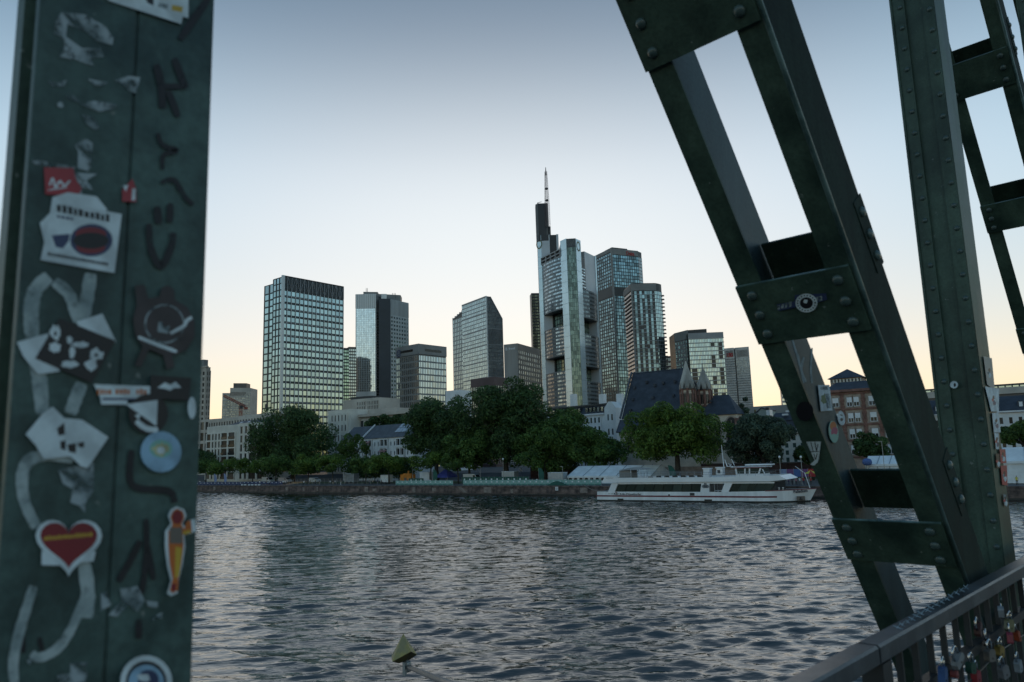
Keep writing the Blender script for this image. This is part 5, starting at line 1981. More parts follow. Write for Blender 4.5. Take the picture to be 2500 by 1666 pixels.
def sandstone_house():
    t = 30
    A, B = qp(2026, t), qp(2215, t)
    He = zpx(A, 2070, 953)
    b = flat('sandstone_house', 'old brown sandstone town house with roller blinds seen between the bridge diagonals', A, B, He, S_TAN, 14)
    w = (B - A).length; FM = b.face(A, B)
    zs = [zpx(A, 2085, y) for y in (993, 1031, 1070, 1110)]
    h = (zs[0] - zs[3]) / 3
    z = zs[0]
    rows = 5
    zt = zs[0] + h * .78
    # window columns: pairs and singles, each with frame, blind and stone surround
    for px0, px1 in ((2034, 2050), (2069, 2083), (2086, 2100), (2123, 2140), (2158, 2174), (2190, 2205)):
        u0, u1 = line_hit(px0, 1000, A, b.u), line_hit(px1, 1000, A, b.u)
        for j in range(4):
            zb_ = zs[0] - j * h
            ht = h * .58
            MB().box(u0 - .3, u1 + .3, -.16, .02, zb_ - .25, zb_ + ht + .3).build('window_surround', S_TAN2, b.root, False, FM)
            win = MB().box(u0, u1, -.2, -.1, zb_, zb_ + ht).build('window', G_HOUSE, b.root, False, FM)
            MB().box(u0 + .05, u1 - .05, -.24, -.205, zb_ + ht * .45, zb_ + ht - .02).build('roller_blind', M['white'], win)
            fr = MB()
            for x in (u0, (u0 + u1) / 2 - .05, u1 - .1):
                fr.box(x, x + .1, -.235, -.202, zb_, zb_ + ht * .44)
            fr.box(u0, u1, -.232, -.203, zb_, zb_ + .1)
            fr.build('window_frame', M['white'], win)
    for zz in [z_ - .55 for z_ in zs] + [zt + .3]:
        MB().box(-.1, w + .1, -.3, 0, zz - .28, zz + .12).build('string_course', S_RED, b.root, False, FM)
    for px in (2058, 2110, 2148, 2182):
        u = line_hit(px, 1000, A, b.u)
        for k in range(30):
            zz = zs[3] - 4 + k * .8
            if zz < He - .8:
                MB().box(u - (.5 if k % 2 else .38), u + (.5 if k % 2 else .38), -.22, 0, zz, zz + .74).build('quoin_stone', S_RED, b.root, False, FM) if k % 1 == 0 else None
    MB().box(-.5, w + .4, -.8, .2, He - .5, He + .1).build('cornice', S_RED, b.root, False, FM)
    mb = MB()
    zr = zpx(A, 2085, 930)
    mb.hexa([(-.2, -.6, He + .11), (w, -.6, He + .11), (w, 14, He + .11), (-.2, 14, He + .11), (2.2, 3.4, zr), (w, 3.4, zr), (w, 12, zr), (2.2, 12, zr)])
    rf = b.part(mb, 'roof', R_SLATE, FM)
    # pavilion with a pyramid roof on top
    P, Q_ = qp(2043, t + 5), qp(2120, t + 5)
    zp = zpx(P, 2080, 923)
    b.prism([P, Q_, Q_ + b.n * 6, P + b.n * 6], zr - 1, zp, 'pavilion', S_TAN2)
    b.facade(P, Q_, zr + .1, zp - .2, 9, 1, G_WIN, C_CREAM, .5, .9, .15, indiv=True, name='pavilion_window')
    e = .6
    P2, Q2 = P - b.u * e - b.n * e, Q_ + b.u * e - b.n * e
    P3, Q3 = P2 + b.n * 7.2, Q2 + b.n * 7.2
    ap = (P2 + Q3) / 2
    za = zpx(P, 2080, 898.6)
    LL = lambda p, z_: (p.x - b.loc.x, p.y - b.loc.y, z_ - b.loc.z)
    mb = MB()
    mb.add([LL(P2, zp), LL(Q2, zp), LL(Q3, zp), LL(P3, zp), LL(ap, za)], [(0, 1, 4), (1, 2, 4), (2, 3, 4), (3, 0, 4), (3, 2, 1, 0)])
    mb.build('pyramid_roof', R_SLATE, b.root)
S_TAN2 = mat('light_sandstone', (0.38, 0.31, 0.26), 0.85, 0, 0.2, 0.8)
sandstone_house()
def museum_row():
    t = 46
    A, B = qp(2222, t), qp(2640, t)
    He = zpx(A, 2290, 1012)
    b = flat('white_row_house', 'long white house with a dark slate roof and small dormers right of the sandstone house', A, B, He, C_WHITE, 12)
    w = (B - A).length; FM = b.face(A, B)
    zr = zpx(A, 2290, 976)
    mb = MB()
    mb.hexa([(-.2, -.5, He), (w, -.5, He), (w, 12, He), (-.2, 12, He), (.3, 4, zr), (w, 4, zr), (w, 8, zr), (.3, 8, zr)])
    rf = b.part(mb, 'roof', R_SLATE, FM)
    MB().box(-.2, w, -.8, .2, He - .35, He - .01).build('gutter', M['white'], b.root, False, FM)
    for px, py in ((2287, 998), (2492, 986), (2390, 992)):
        u = line_hit(px, py, A, b.u)
        zz = zpx(A + b.u * u, px, py)
        d = MB().box(u - .7, u + .7, .6, 3, zz - .9, zz + .7).build('dormer', R_SLATE, rf)
        MB().box(u - .35, u + .35, .5, .6, zz - .6, zz + .5).build('dormer_window', M['white'], rf)
    b.facade(A, B, 5, He - .8, 18, 4, G_HOUSE, C_WHITE, .36, .5, .25, indiv=True)
    # modern roof storey behind
    P, Q_ = qp(2210, t + 24), qp(2660, t + 24)
    z1, z2 = zpx(P, 2285, 962), zpx(P, 2285, 949)
    b2 = flat('modern_block', 'modern block with a glazed roof storey and a planted terrace at the right edge', P, Q_, z1, C_BROWN, 10)
    b2.prism([P + b2.n * 1.5, Q_ + b2.n * 1.5, Q_ + b2.n * 9, P + b2.n * 9], z1, z2, 'roof_storey', C_DARK)
    b2.facade(P + b2.n * 1.5, Q_ + b2.n * 1.5, z1 + .2, z2 - .4, 26, 1, G_TEAL, C_DARK, .8, .8, .2, indiv=True)
    MB().box(0, (Q_ - P).length, -.4, .3, z1 - 1.2, z1 + .5).build('parapet', C_BEIGE, b2.root, False, b2.face(P, Q_))
museum_row()

# ================================================================== river cruise boat
def make_boat():
    P0, P1 = at_z(1460, 1224, 0), at_z(1976, 1230, 0)
    pl = Plane(P0, P1)
    BW = 9.0
    def uv(px, py, inset=0.0):
        q = Plane(P0 - pl.n * inset, P1 - pl.n * inset)
        return q.uv(px, py)
    boat = thing('cruise_boat', 'white two deck river cruise boat with a dark red stripe moored along the quay', 'boat', (P0.x, P0.y, 0), pl.rotz())
    white = mat('boat_white', (0.86, 0.88, 0.90), 0.3, 0, 0.06, 0.3)
    hullm = mat('boat_hull_white', (0.85, 0.87, 0.89), 0.32, 0, 0.12, 0.5, streak=True)
    wine = mat('wine_red_paint', (0.16, 0.012, 0.03), 0.35)
    boot = mat('black_boot_top', (0.012, 0.014, 0.014), 0.45)
    glass = glass_mat('boat_saloon_glass', (0.5, 0.6, 0.58), (0.008, 0.018, 0.014), 0.04, 0.06, 0.018, spec=0.12)
    grey = mat('deck_grey', (0.18, 0.2, 0.21), 0.7)
    sB = uv(1993.6, 1193, BW / 2)[0]                     # stem head
    sW = uv(1977, 1228, BW / 2)[0]                       # stem at the water
    zdk = uv(1600, 1201, 0)[1]                           # deck edge
    zbow = uv(1993.6, 1193, BW / 2)[1]
    zst0, zst1 = uv(1600, 1213.8)[1], uv(1600, 1210.2)[1]
    s75 = sB * 0.74
    def yin(s, lvl=1.0):
        if s < s75:
            return 0.0
        f = min(1.0, (s - s75) / ((sB if lvl > .5 else sW) - s75))
        return (BW / 2 - 0.06) * f ** 2.3
    def ztop(s):
        f = max(0.0, (s - sB * .55) / (sB * .45))
        return zdk + (zbow - zdk) * f ** 1.6
    # hull: rings of stations
    sts = [-0.55, 0.0] + list(np.linspace(1.0, s75, 12)) + list(np.linspace(s75 + 1, sB, 16))
    lv = [(-0.5, 0), (0.32, 0), (0.34, 0), (zst0, 0), (zst1, 0), (1.0, 1)]
    def hull_strip(name, za, zb, m, out=0.0, smax=None, smin=None):
        V, F = [], []
        ss = [s for s in sts if (smax is None or s <= smax) and (smin is None or s >= smin)]
        for s in ss:
            for side in (0, 1):
                for z in (za, zb):
                    zt = ztop(s)
                    zz = zt if z == 'top' else z
                    lvl = max(0.0, min(1.0, zz / zt))
                    # stem rakes: shift the station with height near the bow
                    f = max(0.0, (s - s75) / (sB - s75))
                    sx = s + (sW - sB) * (1 - lvl) * f ** 2
                    if s < 0:
                        sx = s * (1 - abs(lvl - .5) * 1.6) if True else s
                    y0 = yin(s) + (1 - lvl) * 0.35 * f
                    y0 = min(y0, BW / 2 - 0.05)
                    V.append((sx, (y0 - out) if side == 0 else BW - y0 + out, zz))
        for i in range(len(ss) - 1):
            a = i * 4
            F.append((a, a + 4, a + 5, a + 1))
            F.append((a + 2, a + 3, a + 7, a + 6))
        F.append((0, 1, 3, 2))
        e = len(V) - 4
        F.append((e, e + 2, e + 3, e + 1))
        mb = MB(); mb.add(V, F)
        return mb.build(name, m, boat)
    hull = hull_strip('hull', 0.30, 'top', hullm)
    hull_strip('boot_top', -0.6, 0.34, boot, 0.012)
    s_red = uv(1899, 1212)[0]
    hull_strip('red_stripe', zst0, zst1, wine, 0.03, smax=s_red)
    # deck lid
    V, F = [], []
    for s in sts:
        V += [(s, yin(s) + .02, ztop(s) - .06), (s, BW - yin(s) - .02, ztop(s) - .06)]
    for i in range(len(sts) - 1):
        F.append((2 * i, 2 * i + 2, 2 * i + 3, 2 * i + 1))
    mb = MB(); mb.add(V, F); mb.build('main_deck', grey, boat)
    # wine red rubbing edge around the foredeck
    mb = MB()
    ss = [s for s in sts if s > sB * .8]
    mb.path([(s, yin(s) - .03, ztop(s) + .02) for s in ss], 0.09, 5)
    mb.build('bow_rail_edge', wine, boat)
    # saloon ---------------------------------------------------------------
    IN = 0.35
    def panel(name, pts, m, inset=IN, th=0.12, parent=boat):
        q = [uv(px, py, inset) for px, py in pts]
        mb = MB(); mb.slab([(u, inset, z) for u, z in q], (0, th, 0))
        return mb.build(name, m, parent)
    zup = uv(1600, 1180)[1]
    a0 = uv(1509, 1183)[0]; a1 = uv(1894, 1180)[0]
    MB().box(uv(1500, 1190)[0] + .4, a1 - .3, IN + .35, BW - IN - .35, zdk - .1, zup).build('saloon_interior', C_DARK, boat)
    panel('raked_pillar', [(1493.5, 1180), (1509.5, 1180), (1500.5, 1200.8), (1484.3, 1200.8)], white, IN - .05, .4)
    # window bands split into panes
    def band(x0t, x0b, x1t, x1b, yt, yb, n):
        for k in range(n):
            f0, f1 = k / n + .004, (k + 1) / n - .004
            L0 = (x0t + (x1t - x0t) * f0, yt); L1 = (x0t + (x1t - x0t) * f1, yt)
            B0 = (x0b + (x1b - x0b) * f0, yb); B1 = (x0b + (x1b - x0b) * f1, yb)
            panel('saloon_window', [L0, L1, B1, B0], glass, IN + .06, .05)
    band(1509.5, 1501.5, 1712, 1709.5, 1182.8, 1201, 9)
    band(1790, 1781, 1893.5, 1879, 1180.5, 1201.5, 5)
    panel('window_head', [(1509, 1179), (1890, 1175.5), (1890, 1180.4), (1509, 1182.6)], white, IN - .02, .3)
    panel('white_panel', [(1712.3, 1181), (1731.5, 1181), (1731.5, 1212.5), (1731, 1201.5), (1709.6, 1201.5)], white, IN - .03, .3)
    panel('white_panel', [(1712.3, 1181), (1731.5, 1181), (1731.5, 1201.5), (1709.8, 1201.5)], white, IN - .05, .3)
    # entrance recess
    panel('entrance_glass', [(1732, 1182.5), (1769, 1182), (1758, 1212), (1732, 1212)], glass, IN + .5, .05)
    mb = MB()
    for px in (1733, 1743, 1750.5, 1763):
        u0, z0 = uv(px, 1212); u1, z1 = uv(px + .6, 1181)
        mb.box(u0 - .05, u0 + .05, IN + .35, IN + .45, z0, z1)
    mb.build('door_post', white, boat)
    panel('raked_pillar', [(1769.5, 1178.5), (1789, 1178.5), (1773.3, 1212), (1757, 1212)], white, IN - .07, .4)
    mb = MB()
    for py in (1198, 1204):
        (u0, z0), (u1, z1) = uv(1746, py), uv(1762, py)
        mb.tube((u0, .1, z0), (u1, .1, z1), .035, n=5)
    for px in (1746, 1754, 1762):
        u0, z0 = uv(px, 1212); mb.tube((u0, .1, z0), (u0, .1, z0 + 1.1), .03, n=5)
    mb.build('gangway_rail', white, boat)
    # upper deck band
    def prof(inset):
        return [uv(*p, inset) for p in [(1475.4, 1165.2), (1501, 1165.2), (1507, 1167.2), (1740, 1165.0), (1902, 1161), (1921, 1171), (1880, 1175.8), (1469, 1179)]]
    q = prof(0.0)
    mb = MB(); mb.slab([(u, 0.0, z) for u, z in q][::-1], (0, 0.25, 0)); mb.build('bulwark', white, boat)
    mb = MB(); mb.slab([(u, BW - .25, z) for u, z in q][::-1], (0, 0.25, 0)); mb.build('bulwark', white, boat)
    zd = uv(1600, 1177)[1]
    MB().box(uv(1472, 1178)[0], uv(1900, 1176)[0], .25, BW - .25, zd - .1, zd + .12).build('sun_deck', grey, boat)
    # slanted front fairing joining both bulwarks
    (ua, za), (ub, zb_) = uv(1902, 1161.5), uv(1920.5, 1171.2)
    uc, zc_ = uv(1880, 1175.8)
    mb = MB(); mb.add([(ua, .26, za), (ub, .26, zb_), (ub, BW - .26, zb_), (ua, BW - .26, za), (uc, .26, zc_), (uc, BW - .26, zc_)], [(0, 1, 2, 3), (1, 4, 5, 2)])
    mb.build('fairing', white, boat)
    # sun deck railing
    zb = uv(1600, 1166.5)[1]
    u0, u1 = uv(1508, 1166)[0], uv(1892, 1162)[0]
    mb = MB()
    for y in (.12, BW - .12):
        mb.tube((u0, y, zb + 1.0), (u1, y, zb + 1.0), .035, n=5)
        mb.tube((u0, y, zb + .55), (u1, y, zb + .55), .025, n=5)
        k = u0
        while k < u1:
            mb.tube((k, y, zb - .3), (k, y, zb + 1.0), .03, n=5)
            k += 1.6
    mb.build('deck_railing', C_GREY, boat)
    # benches on the sun deck
    bm = MB().box(0, 1.1, 0, .5, 0, .45).box(0, 1.1, .42, .5, .45, .95).mesh('bench', C_DARK)
    k = uv(1575, 1166)[0]
    while k < uv(1712, 1166)[0]:
        put('bench', bm, boat, Matrix.Translation((k, 1.2, zd + .12)))
        put('bench', bm, boat, Matrix.Translation((k, 5.6, zd + .12)))
        k += 1.9
    # aft bar hut with awning
    (ua, za), (ub, zb2) = uv(1512.5, 1167, 2.0), uv(1539, 1149, 2.0)
    MB().box(ua, ub, 2.0, 5.5, zd + .1, zb2).build('bar_hut', C_MID, boat)
    (ua, za), (ub, zb2) = uv(1511, 1147, 1.4), uv(1576, 1146, 1.4)
    mb = MB(); mb.hexa([(ua, 1.4, za - .12), (ub, 1.4, za - .12), (ub, 6.5, za - .12), (ua, 6.5, za - .12), (ua + 2, 2.6, za + .35), (ub - 3, 2.6, za + .35), (ub - 3, 5.5, za + .35), (ua + 2, 5.5, za + .35)])
    mb.build('hut_awning', C_CONC, boat)
    mb = MB()
    for px in (1540, 1562, 1575):
        u, z = uv(px, 1150, 1.5)
        mb.tube((u, 1.5, zd), (u, 1.5, za), .06, n=6)
    mb.build('awning_post', white, boat)
    # funnels
    for pts in ([(1717, 1144.6), (1732, 1144.6), (1731.5, 1166), (1716.5, 1166)], [(1749.5, 1142.5), (1763, 1142.5), (1764, 1160), (1747.8, 1160)]):
        q = [uv(px, py, 1.6) for px, py in pts]
        mb = MB(); mb.slab([(u, 1.6, z) for u, z in q], (0, 1.6, 0))
        f = mb.build('funnel', white, boat)
        (u0, z0), (u1, z1) = q[0], q[1]
        MB().box(u0 - .25, u1 + .1, 1.5, 3.3, z0 - .12, z0 + .1).build('funnel_cap', white, boat)
    (u0, z0), (u1, z1) = uv(1752, 1156, 1.6), uv(1758, 1148, 1.6)
    MB().box(u0, u1, 1.54, 1.6, z0, z1).build('funnel_grille', C_DARK, boat)
    # mast leaning aft
    (u0, z0), (u1, z1) = uv(1769.3, 1158, 4.5), uv(1761.2, 1087, 4.5)
    MB().tube((u0, 4.5, z0), (u1, 4.5, z1), .12, .05, 6).build('flag_mast', white, boat)
    # wheelhouse
    IW = 2.4
    wl, wr = uv(1796, 1159, IW), uv(1852, 1159, IW)
    wt, wrt = uv(1795, 1144, IW), uv(1858, 1142, IW)
    fr = uv(1866, 1158, IW)
    mb = MB()
    mb.slab([(wl[0], IW + .1, zd), (fr[0], IW + .1, zd), (fr[0], IW + .1, wl[1] + .15), (wl[0], IW + .1, wl[1] + .15)], (0, 4.0, 0))
    mb.build('wheelhouse_base', white, boat)
    mb = MB()
    mb.hexa([(wl[0] + .15, IW + .2, wl[1]), (fr[0] - .2, IW + .2, wl[1]), (fr[0] - .2, IW + 3.9, wl[1]), (wl[0] + .15, IW + 3.9, wl[1]),
             (wt[0] + .15, IW + .2, wt[1]), (wrt[0] + .5, IW + .2, wt[1]), (wrt[0] + .5, IW + 3.9, wt[1]), (wt[0] + .15, IW + 3.9, wt[1])])
    mb.build('wheelhouse_glass', glass, boat)
    def strut(pa, pb, w):
        (u0, z0), (u1, z1) = uv(*pa, IW), uv(*pb, IW)
        mb = MB(); mb.hexa([(u0 - w, IW, z0), (u0 + w, IW, z0), (u0 + w, IW + .2, z0), (u0 - w, IW + .2, z0), (u1 - w, IW, z1), (u1 + w, IW, z1), (u1 + w, IW + .2, z1), (u1 - w, IW + .2, z1)])
        mb.build('wheelhouse_frame', white, boat)
    strut((1798.5, 1159), (1796, 1144), .16); strut((1818.5, 1159), (1818.5, 1144), .13); strut((1829.5, 1159), (1829.5, 1144), .13)
    strut((1851.5, 1159), (1856.5, 1143), .16); strut((1868, 1159), (1861, 1146), .1)
    (u0, z0), (u1, z1) = uv(1793, 1143.5, IW), uv(1861, 1140.5, IW)
    MB().box(u0, u1, IW - .2, IW + 4.2, z0 - .02, z0 + .16).build('roof_trim', wine, boat)
    MB().box(u0 + .1, u1 + .8, IW - .25, IW + 4.25, z0 + .165, z0 + .26).build('wheelhouse_roof', white, boat)
    (u0, z0), (u1, z1) = uv(1817, 1141, IW), uv(1880, 1138, IW)
    MB().box(u0, u1, IW + .5, IW + 3.5, z0 + .3, z0 + .55).build('roof_hatch', white, boat)
    # radar and lowered mast tangle
    mb = MB()
    for pa, pb in (((1776, 1139), (1790, 1139)), ((1776, 1139), (1769, 1122)), ((1790, 1141), (1781, 1136)), ((1793, 1137), (1786, 1121)), ((1775, 1140), (1770, 1124)), ((1784, 1142), (1796, 1140)), ((1777, 1133), (1786, 1134)), ((1860, 1139.5), (1884, 1139.5))):
        (u0, z0), (u1, z1) = uv(*pa, 3.5), uv(*pb, 3.5)
        mb.tube((u0, 3.5, z0), (u1, 3.5, z1), .07, n=5)
    mb.build('antenna_frame', white, boat)
    # bow fittings
    for px in (1891, 1900, 1909):
        u, z = uv(px, 1199, .8)
        MB().lathe([(.16, 0), (.16, .5), (.2, .52), (.2, .62), (.05, .66)], 8, (u, yin(u) + .7, ztop(u) - .08)).build('bollard', white, boat, True)
    mb = MB()
    u = sB - 1.2
    mb.tube((u, BW / 2, ztop(u)), (u - .8, BW / 2, ztop(u) + 3.2), .07, n=6)
    mb.tube((u - 2.4, BW / 2 - .3, ztop(u) + 4.4), (u - 1.0, BW / 2, ztop(u) + 3.2), .05, n=5)
    mb.build('bow_staff', white, boat)
    # anchor pocket
    (u0, z0), (u1, z1) = uv(1943, 1223.5, 1.2), uv(1959, 1213, 1.2)
    um = (u0 + u1) / 2
    def hull_y(s, z):
        lvl = z / ztop(s); f = max(0.0, (s - s75) / (sB - s75))
        return yin(s) + (1 - lvl) * .35 * f
    ya, yb = hull_y(u0, (z0 + z1) / 2), hull_y(u1, (z0 + z1) / 2)
    mb = MB(); mb.slab([(u0, ya - .12, z0), (u1, yb - .12, z0), (u1, yb - .12, z1), (u0, ya - .12, z1)], (0, .3, 0)); ank = mb.build('anchor_pocket', C_BROWN, boat)
    mb = MB(); mb.box(um - .12, um + .12, (ya + yb) / 2 - .3, (ya + yb) / 2 - .1, z0 + .15, z1 - .1); mb.box(um - .4, um + .4, (ya + yb) / 2 - .3, (ya + yb) / 2 - .1, z0 + .15, z0 + .35); mb.build('anchor', C_DARK, boat)
    # hull openings
    for px, py, w, h in ((1633.5, 1209, .35, .3), (1690, 1207, 1.0, .55)):
        u, z = uv(px, py)
        MB().box(u - w / 2, u + w / 2, -.04, .05, z - h / 2, z + h / 2).build('hull_port', C_DARK, boat)
    for px, w in ((1515, 1.4), (1729, 1.6)):
        u, z = uv(px, 1221.5)
        MB().box(u - w / 2, u + w / 2, -.05, .05, .3, .62).build('overflow', boot, boat)
    # lettering
    navy = mat('boat_lettering', (0.03, 0.03, 0.05), 0.5)
    I = Matrix.Identity(4)
    def lett(txt, x0, x1, yt, yb, m, bold=.0):
        (u0, z0), (u1, z1) = uv(x0, yb), uv(x1, yt)
        put_text(txt, u1 - u0, z1 - z0, m, boat, I, u0, z0, .03, .01, bold)
    lett('Köln-Düsseldorfer', 1513.5, 1565.5, 1204.2, 1208.8, navy, .02)
    lett('KD', 1499, 1510, 1203.8, 1208.2, navy, .04)
    (u0, z0), (u1, z1) = uv(1502, 1203.5), uv(1507, 1201.8)
    MB().box(u0, u1, -.05, -.02, z0 + .02, z1).build('logo_mark', wine, boat)
    lett('SEIT 1826', 1485.5, 1497, 1204.8, 1207.2, C_MID)
    lett('www.k-d.com', 1479.5, 1497, 1166.3, 1168.3, navy)
    # name on the bow follows the hull's turn
    uA, zA = uv(1934, 1204.5, .7); uB_, zB_ = uv(1966.5, 1200.5, 1.6)
    yA, yB = hull_y(uA, zA), hull_y(uB_, zB_)
    d = Vector((uB_ - uA, yB - yA, 0))
    me = text_mesh('Palladium', 1.0, navy, .02, .015)
    xs = [v.co.x for v in me.vertices]; hs = [v.co.y for v in me.vertices]
    sx = d.length / (max(xs) - min(xs)); sy = .62 / (max(hs) - min(hs))
    put('lettering', me, boat, Matrix.Translation((uA, yA - .14, zA - .05)) @ Matrix.Rotation(math.atan2(d.y, d.x), 4, 'Z') @ Matrix.Rotation(-math.radians(3.5), 4, 'Y') @ UPRIGHT @ Matrix.Diagonal((sx, sy, 1, 1)))
    # round anchor emblem on the white panel
    mb = MB()
    for cx in (1717, 1721, 1725):
        u, z = uv(cx, 1188)
        n = 14
        mb.slab([(u + .42 * math.cos(2 * math.pi * k / n), .22, z + .34 * math.sin(2 * math.pi * k / n)) for k in range(n)][::-1], (0, .05, 0))
    u, z = uv(1721, 1183); mb.box(u - .25, u + .25, .22, .27, z - .05, z + .25)
    mb.build('round_emblem', mat('grey_print', (0.2, 0.22, 0.24), .6), boat)
    # mooring line and fender wire
    p0 = Vector((.6, .3, zdk + .4))
    return boat, pl
BOAT, BOATPL = make_boat()
# stern mooring line sagging to the quay
def mooring():
    a = Vector(BOAT.matrix_basis @ Vector((0.5, 1.0, 2.2)))
    s, z = qpx(1425, 1189, .3)
    b_ = Q(s, .3, ZQ + .3)
    pts = []
    a = Vector(BOAT.location) + BOATPL.u * .5 - BOATPL.n * 1.0 + Vector((0, 0, 2.3))
    for k in range(13):
        f = k / 12
        p = a.lerp(b_, f)
        p.z -= .5 * math.sin(math.pi * f)
        pts.append(p)
    o = MB().path(pts, .05, 5).build('mooring_rope', mat('rope_grey', (.3, .28, .25), .9), None, True)
    tag(o, 'thin mooring rope running from the boat stern to the quay', 'rope')
mooring()

# ================================================================== trees
def leaf_mat(name, col, col2, trans=0.35):
    m = bpy.data.materials.new(name)
    m.use_nodes = True
    nt = m.node_tree
    N, Lk = nt.nodes, nt.links
    p = N['Principled BSDF']
    p.inputs['Roughness'].default_value = 0.55
    p.inputs['Specular IOR Level'].default_value = 0.25
    g = N.new('ShaderNodeNewGeometry')
    rp = N.new('ShaderNodeValToRGB')
    rp.color_ramp.elements[0].color = (*col2, 1)
    rp.color_ramp.elements[1].color = (*col, 1)
    Lk.new(g.outputs['Random Per Island'], rp.inputs[0])
    tc = N.new('ShaderNodeTexCoord')
    nz = N.new('ShaderNodeTexNoise')
    nz.inputs['Scale'].default_value = 0.35
    nz.inputs['Detail'].default_value = 3
    Lk.new(tc.outputs['Object'], nz.inputs['Vector'])
    mr = N.new('ShaderNodeMapRange')
    mr.inputs['From Min'].default_value = 0.35
    mr.inputs['From Max'].default_value = 0.65
    mr.inputs['To Min'].default_value = 0.6
    mr.inputs['To Max'].default_value = 1.4
    Lk.new(nz.outputs[0], mr.inputs[0])
    mx = N.new('ShaderNodeMix'); mx.data_type = 'RGBA'; mx.blend_type = 'MULTIPLY'; mx.inputs[0].default_value = 1
    Lk.new(rp.outputs[0], mx.inputs[6]); Lk.new(mr.outputs[0], mx.inputs[7])
    Lk.new(mx.outputs[2], p.inputs['Base Color'])
    t = N.new('ShaderNodeBsdfTranslucent')
    Lk.new(mx.outputs[2], t.inputs['Color'])
    ms = N.new('ShaderNodeMixShader')
    ms.inputs[0].default_value = trans
    Lk.new(p.outputs[0], ms.inputs[1]); Lk.new(t.outputs[0], ms.inputs[2])
    Lk.new(ms.outputs[0], N['Material Output'].inputs[0])
    return m
L_DARK = leaf_mat('dark_plane_leaves', (0.105, 0.175, 0.058), (0.040, 0.080, 0.030))
L_MID = leaf_mat('green_plane_leaves', (0.14, 0.225, 0.055), (0.055, 0.11, 0.030))
L_LIME = leaf_mat('bright_lime_leaves', (0.17, 0.26, 0.050), (0.068, 0.125, 0.028))
L_GREY = leaf_mat('grey_green_leaves', (0.13, 0.18, 0.12), (0.045, 0.075, 0.052))
BARK = mat('bark', (0.07, 0.058, 0.045), 0.9, 0, 0.4, 2.0, 0.6, 8)

def crown_mesh(name, rx, ry, rz, m, n_lobe, n_leaf, leaf, seed, flat_bottom=0.0, lobe=(.22, .36), gap=0.0):
    g = np.random.default_rng(seed)
    # lobes: clumps pushed towards the crown's surface, uneven outline
    d = g.normal(size=(n_lobe, 3)); d /= np.linalg.norm(d, axis=1)[:, None]
    d[:, 2] = np.where(d[:, 2] < -0.93, -d[:, 2] * .6, d[:, 2])
    rad = np.where(g.random(n_lobe) < .22, g.uniform(.05, .5, n_lobe), g.uniform(0.5, 0.86, n_lobe) ** 0.8)
    sup = (np.abs(d) ** 3.2).sum(1) ** (1 / 3.2)      # boxy, skirted crowns rather than balls
    C = d / sup[:, None] * rad[:, None] * .93
    lr = g.uniform(lobe[0], lobe[1], n_lobe)
    # lumpy outline
    for k in range(5):
        w = g.normal(size=3) * 2.2
        C *= (1 + 0.05 * np.sin(C @ w + g.uniform(0, 6)))[:, None]
    per = np.maximum(20, (n_leaf * lr ** 2 / (lr ** 2).sum())).astype(int)
    idx = np.repeat(np.arange(n_lobe), per)
    n = len(idx)
    v = g.normal(size=(n, 3)); v /= np.linalg.norm(v, axis=1)[:, None]
    v[:, 2] = np.where((v[:, 2] < -0.2) & (g.random(n) < .35), -v[:, 2], v[:, 2])
    rr = g.uniform(0.62, 1.06, n) ** 0.6
    S = np.array([rx, ry, rz])
    mean = (rx * ry * rz) ** (1 / 3)
    P = C[idx] * S + v * (lr[idx] * rr)[:, None] * mean * np.array([1.05, 1.05, .9])
    if flat_bottom:
        P[:, 2] = np.where(P[:, 2] < -flat_bottom * rz, -flat_bottom * rz - g.random(n) * .12 * rz, P[:, 2])
    nrm = v * 0.8 + g.normal(size=(n, 3)) * 0.55 + np.array([0, 0, .35])
    nrm /= np.linalg.norm(nrm, axis=1)[:, None]
    a = np.cross(nrm, g.normal(size=(n, 3))); a /= np.linalg.norm(a, axis=1)[:, None]
    b = np.cross(nrm, a)
    s = leaf * g.uniform(0.6, 1.35, n)[:, None]
    V = np.stack([P - a * s, P - b * s * .62 , P + a * s, P + b * s * .62], 1).reshape(-1, 3)
    F = np.arange(4 * n).reshape(n, 4)
    return np_mesh(name, V, F, m, smooth=False)

def trunk_mesh(h, r, cr, seed, limbs=5, cz=None):
    rr = random.Random(seed)
    mb = MB()
    top = Vector((rr.uniform(-.3, .3), rr.uniform(-.3, .3), h))
    mb.path([(0, 0, -0.2), (rr.uniform(-.1, .1), rr.uniform(-.1, .1), h * .4), top], [r * 1.25, r * .92, r * .75], 9)
    for i in range(limbs):
        a = 2 * math.pi * (i + rr.random() * .6) / limbs
        e = Vector((math.cos(a) * cr * .62, math.sin(a) * cr * .62, h + cr * rr.uniform(.35, .9)))
        mid = top.lerp(e, .45) + Vector((0, 0, cr * .08))
        mb.path([top - Vector((0, 0, .3)), mid, e], [r * .55, r * .34, r * .12], 6)
        for q in range(2):
            f = mid.lerp(e, .3) + Vector((rr.uniform(-1, 1), rr.uniform(-1, 1), rr.uniform(.3, 1))) * cr * .35
            mb.path([mid.lerp(e, .2), f], [r * .2, r * .06], 5)
    return mb.mesh('trunk', BARK, True)

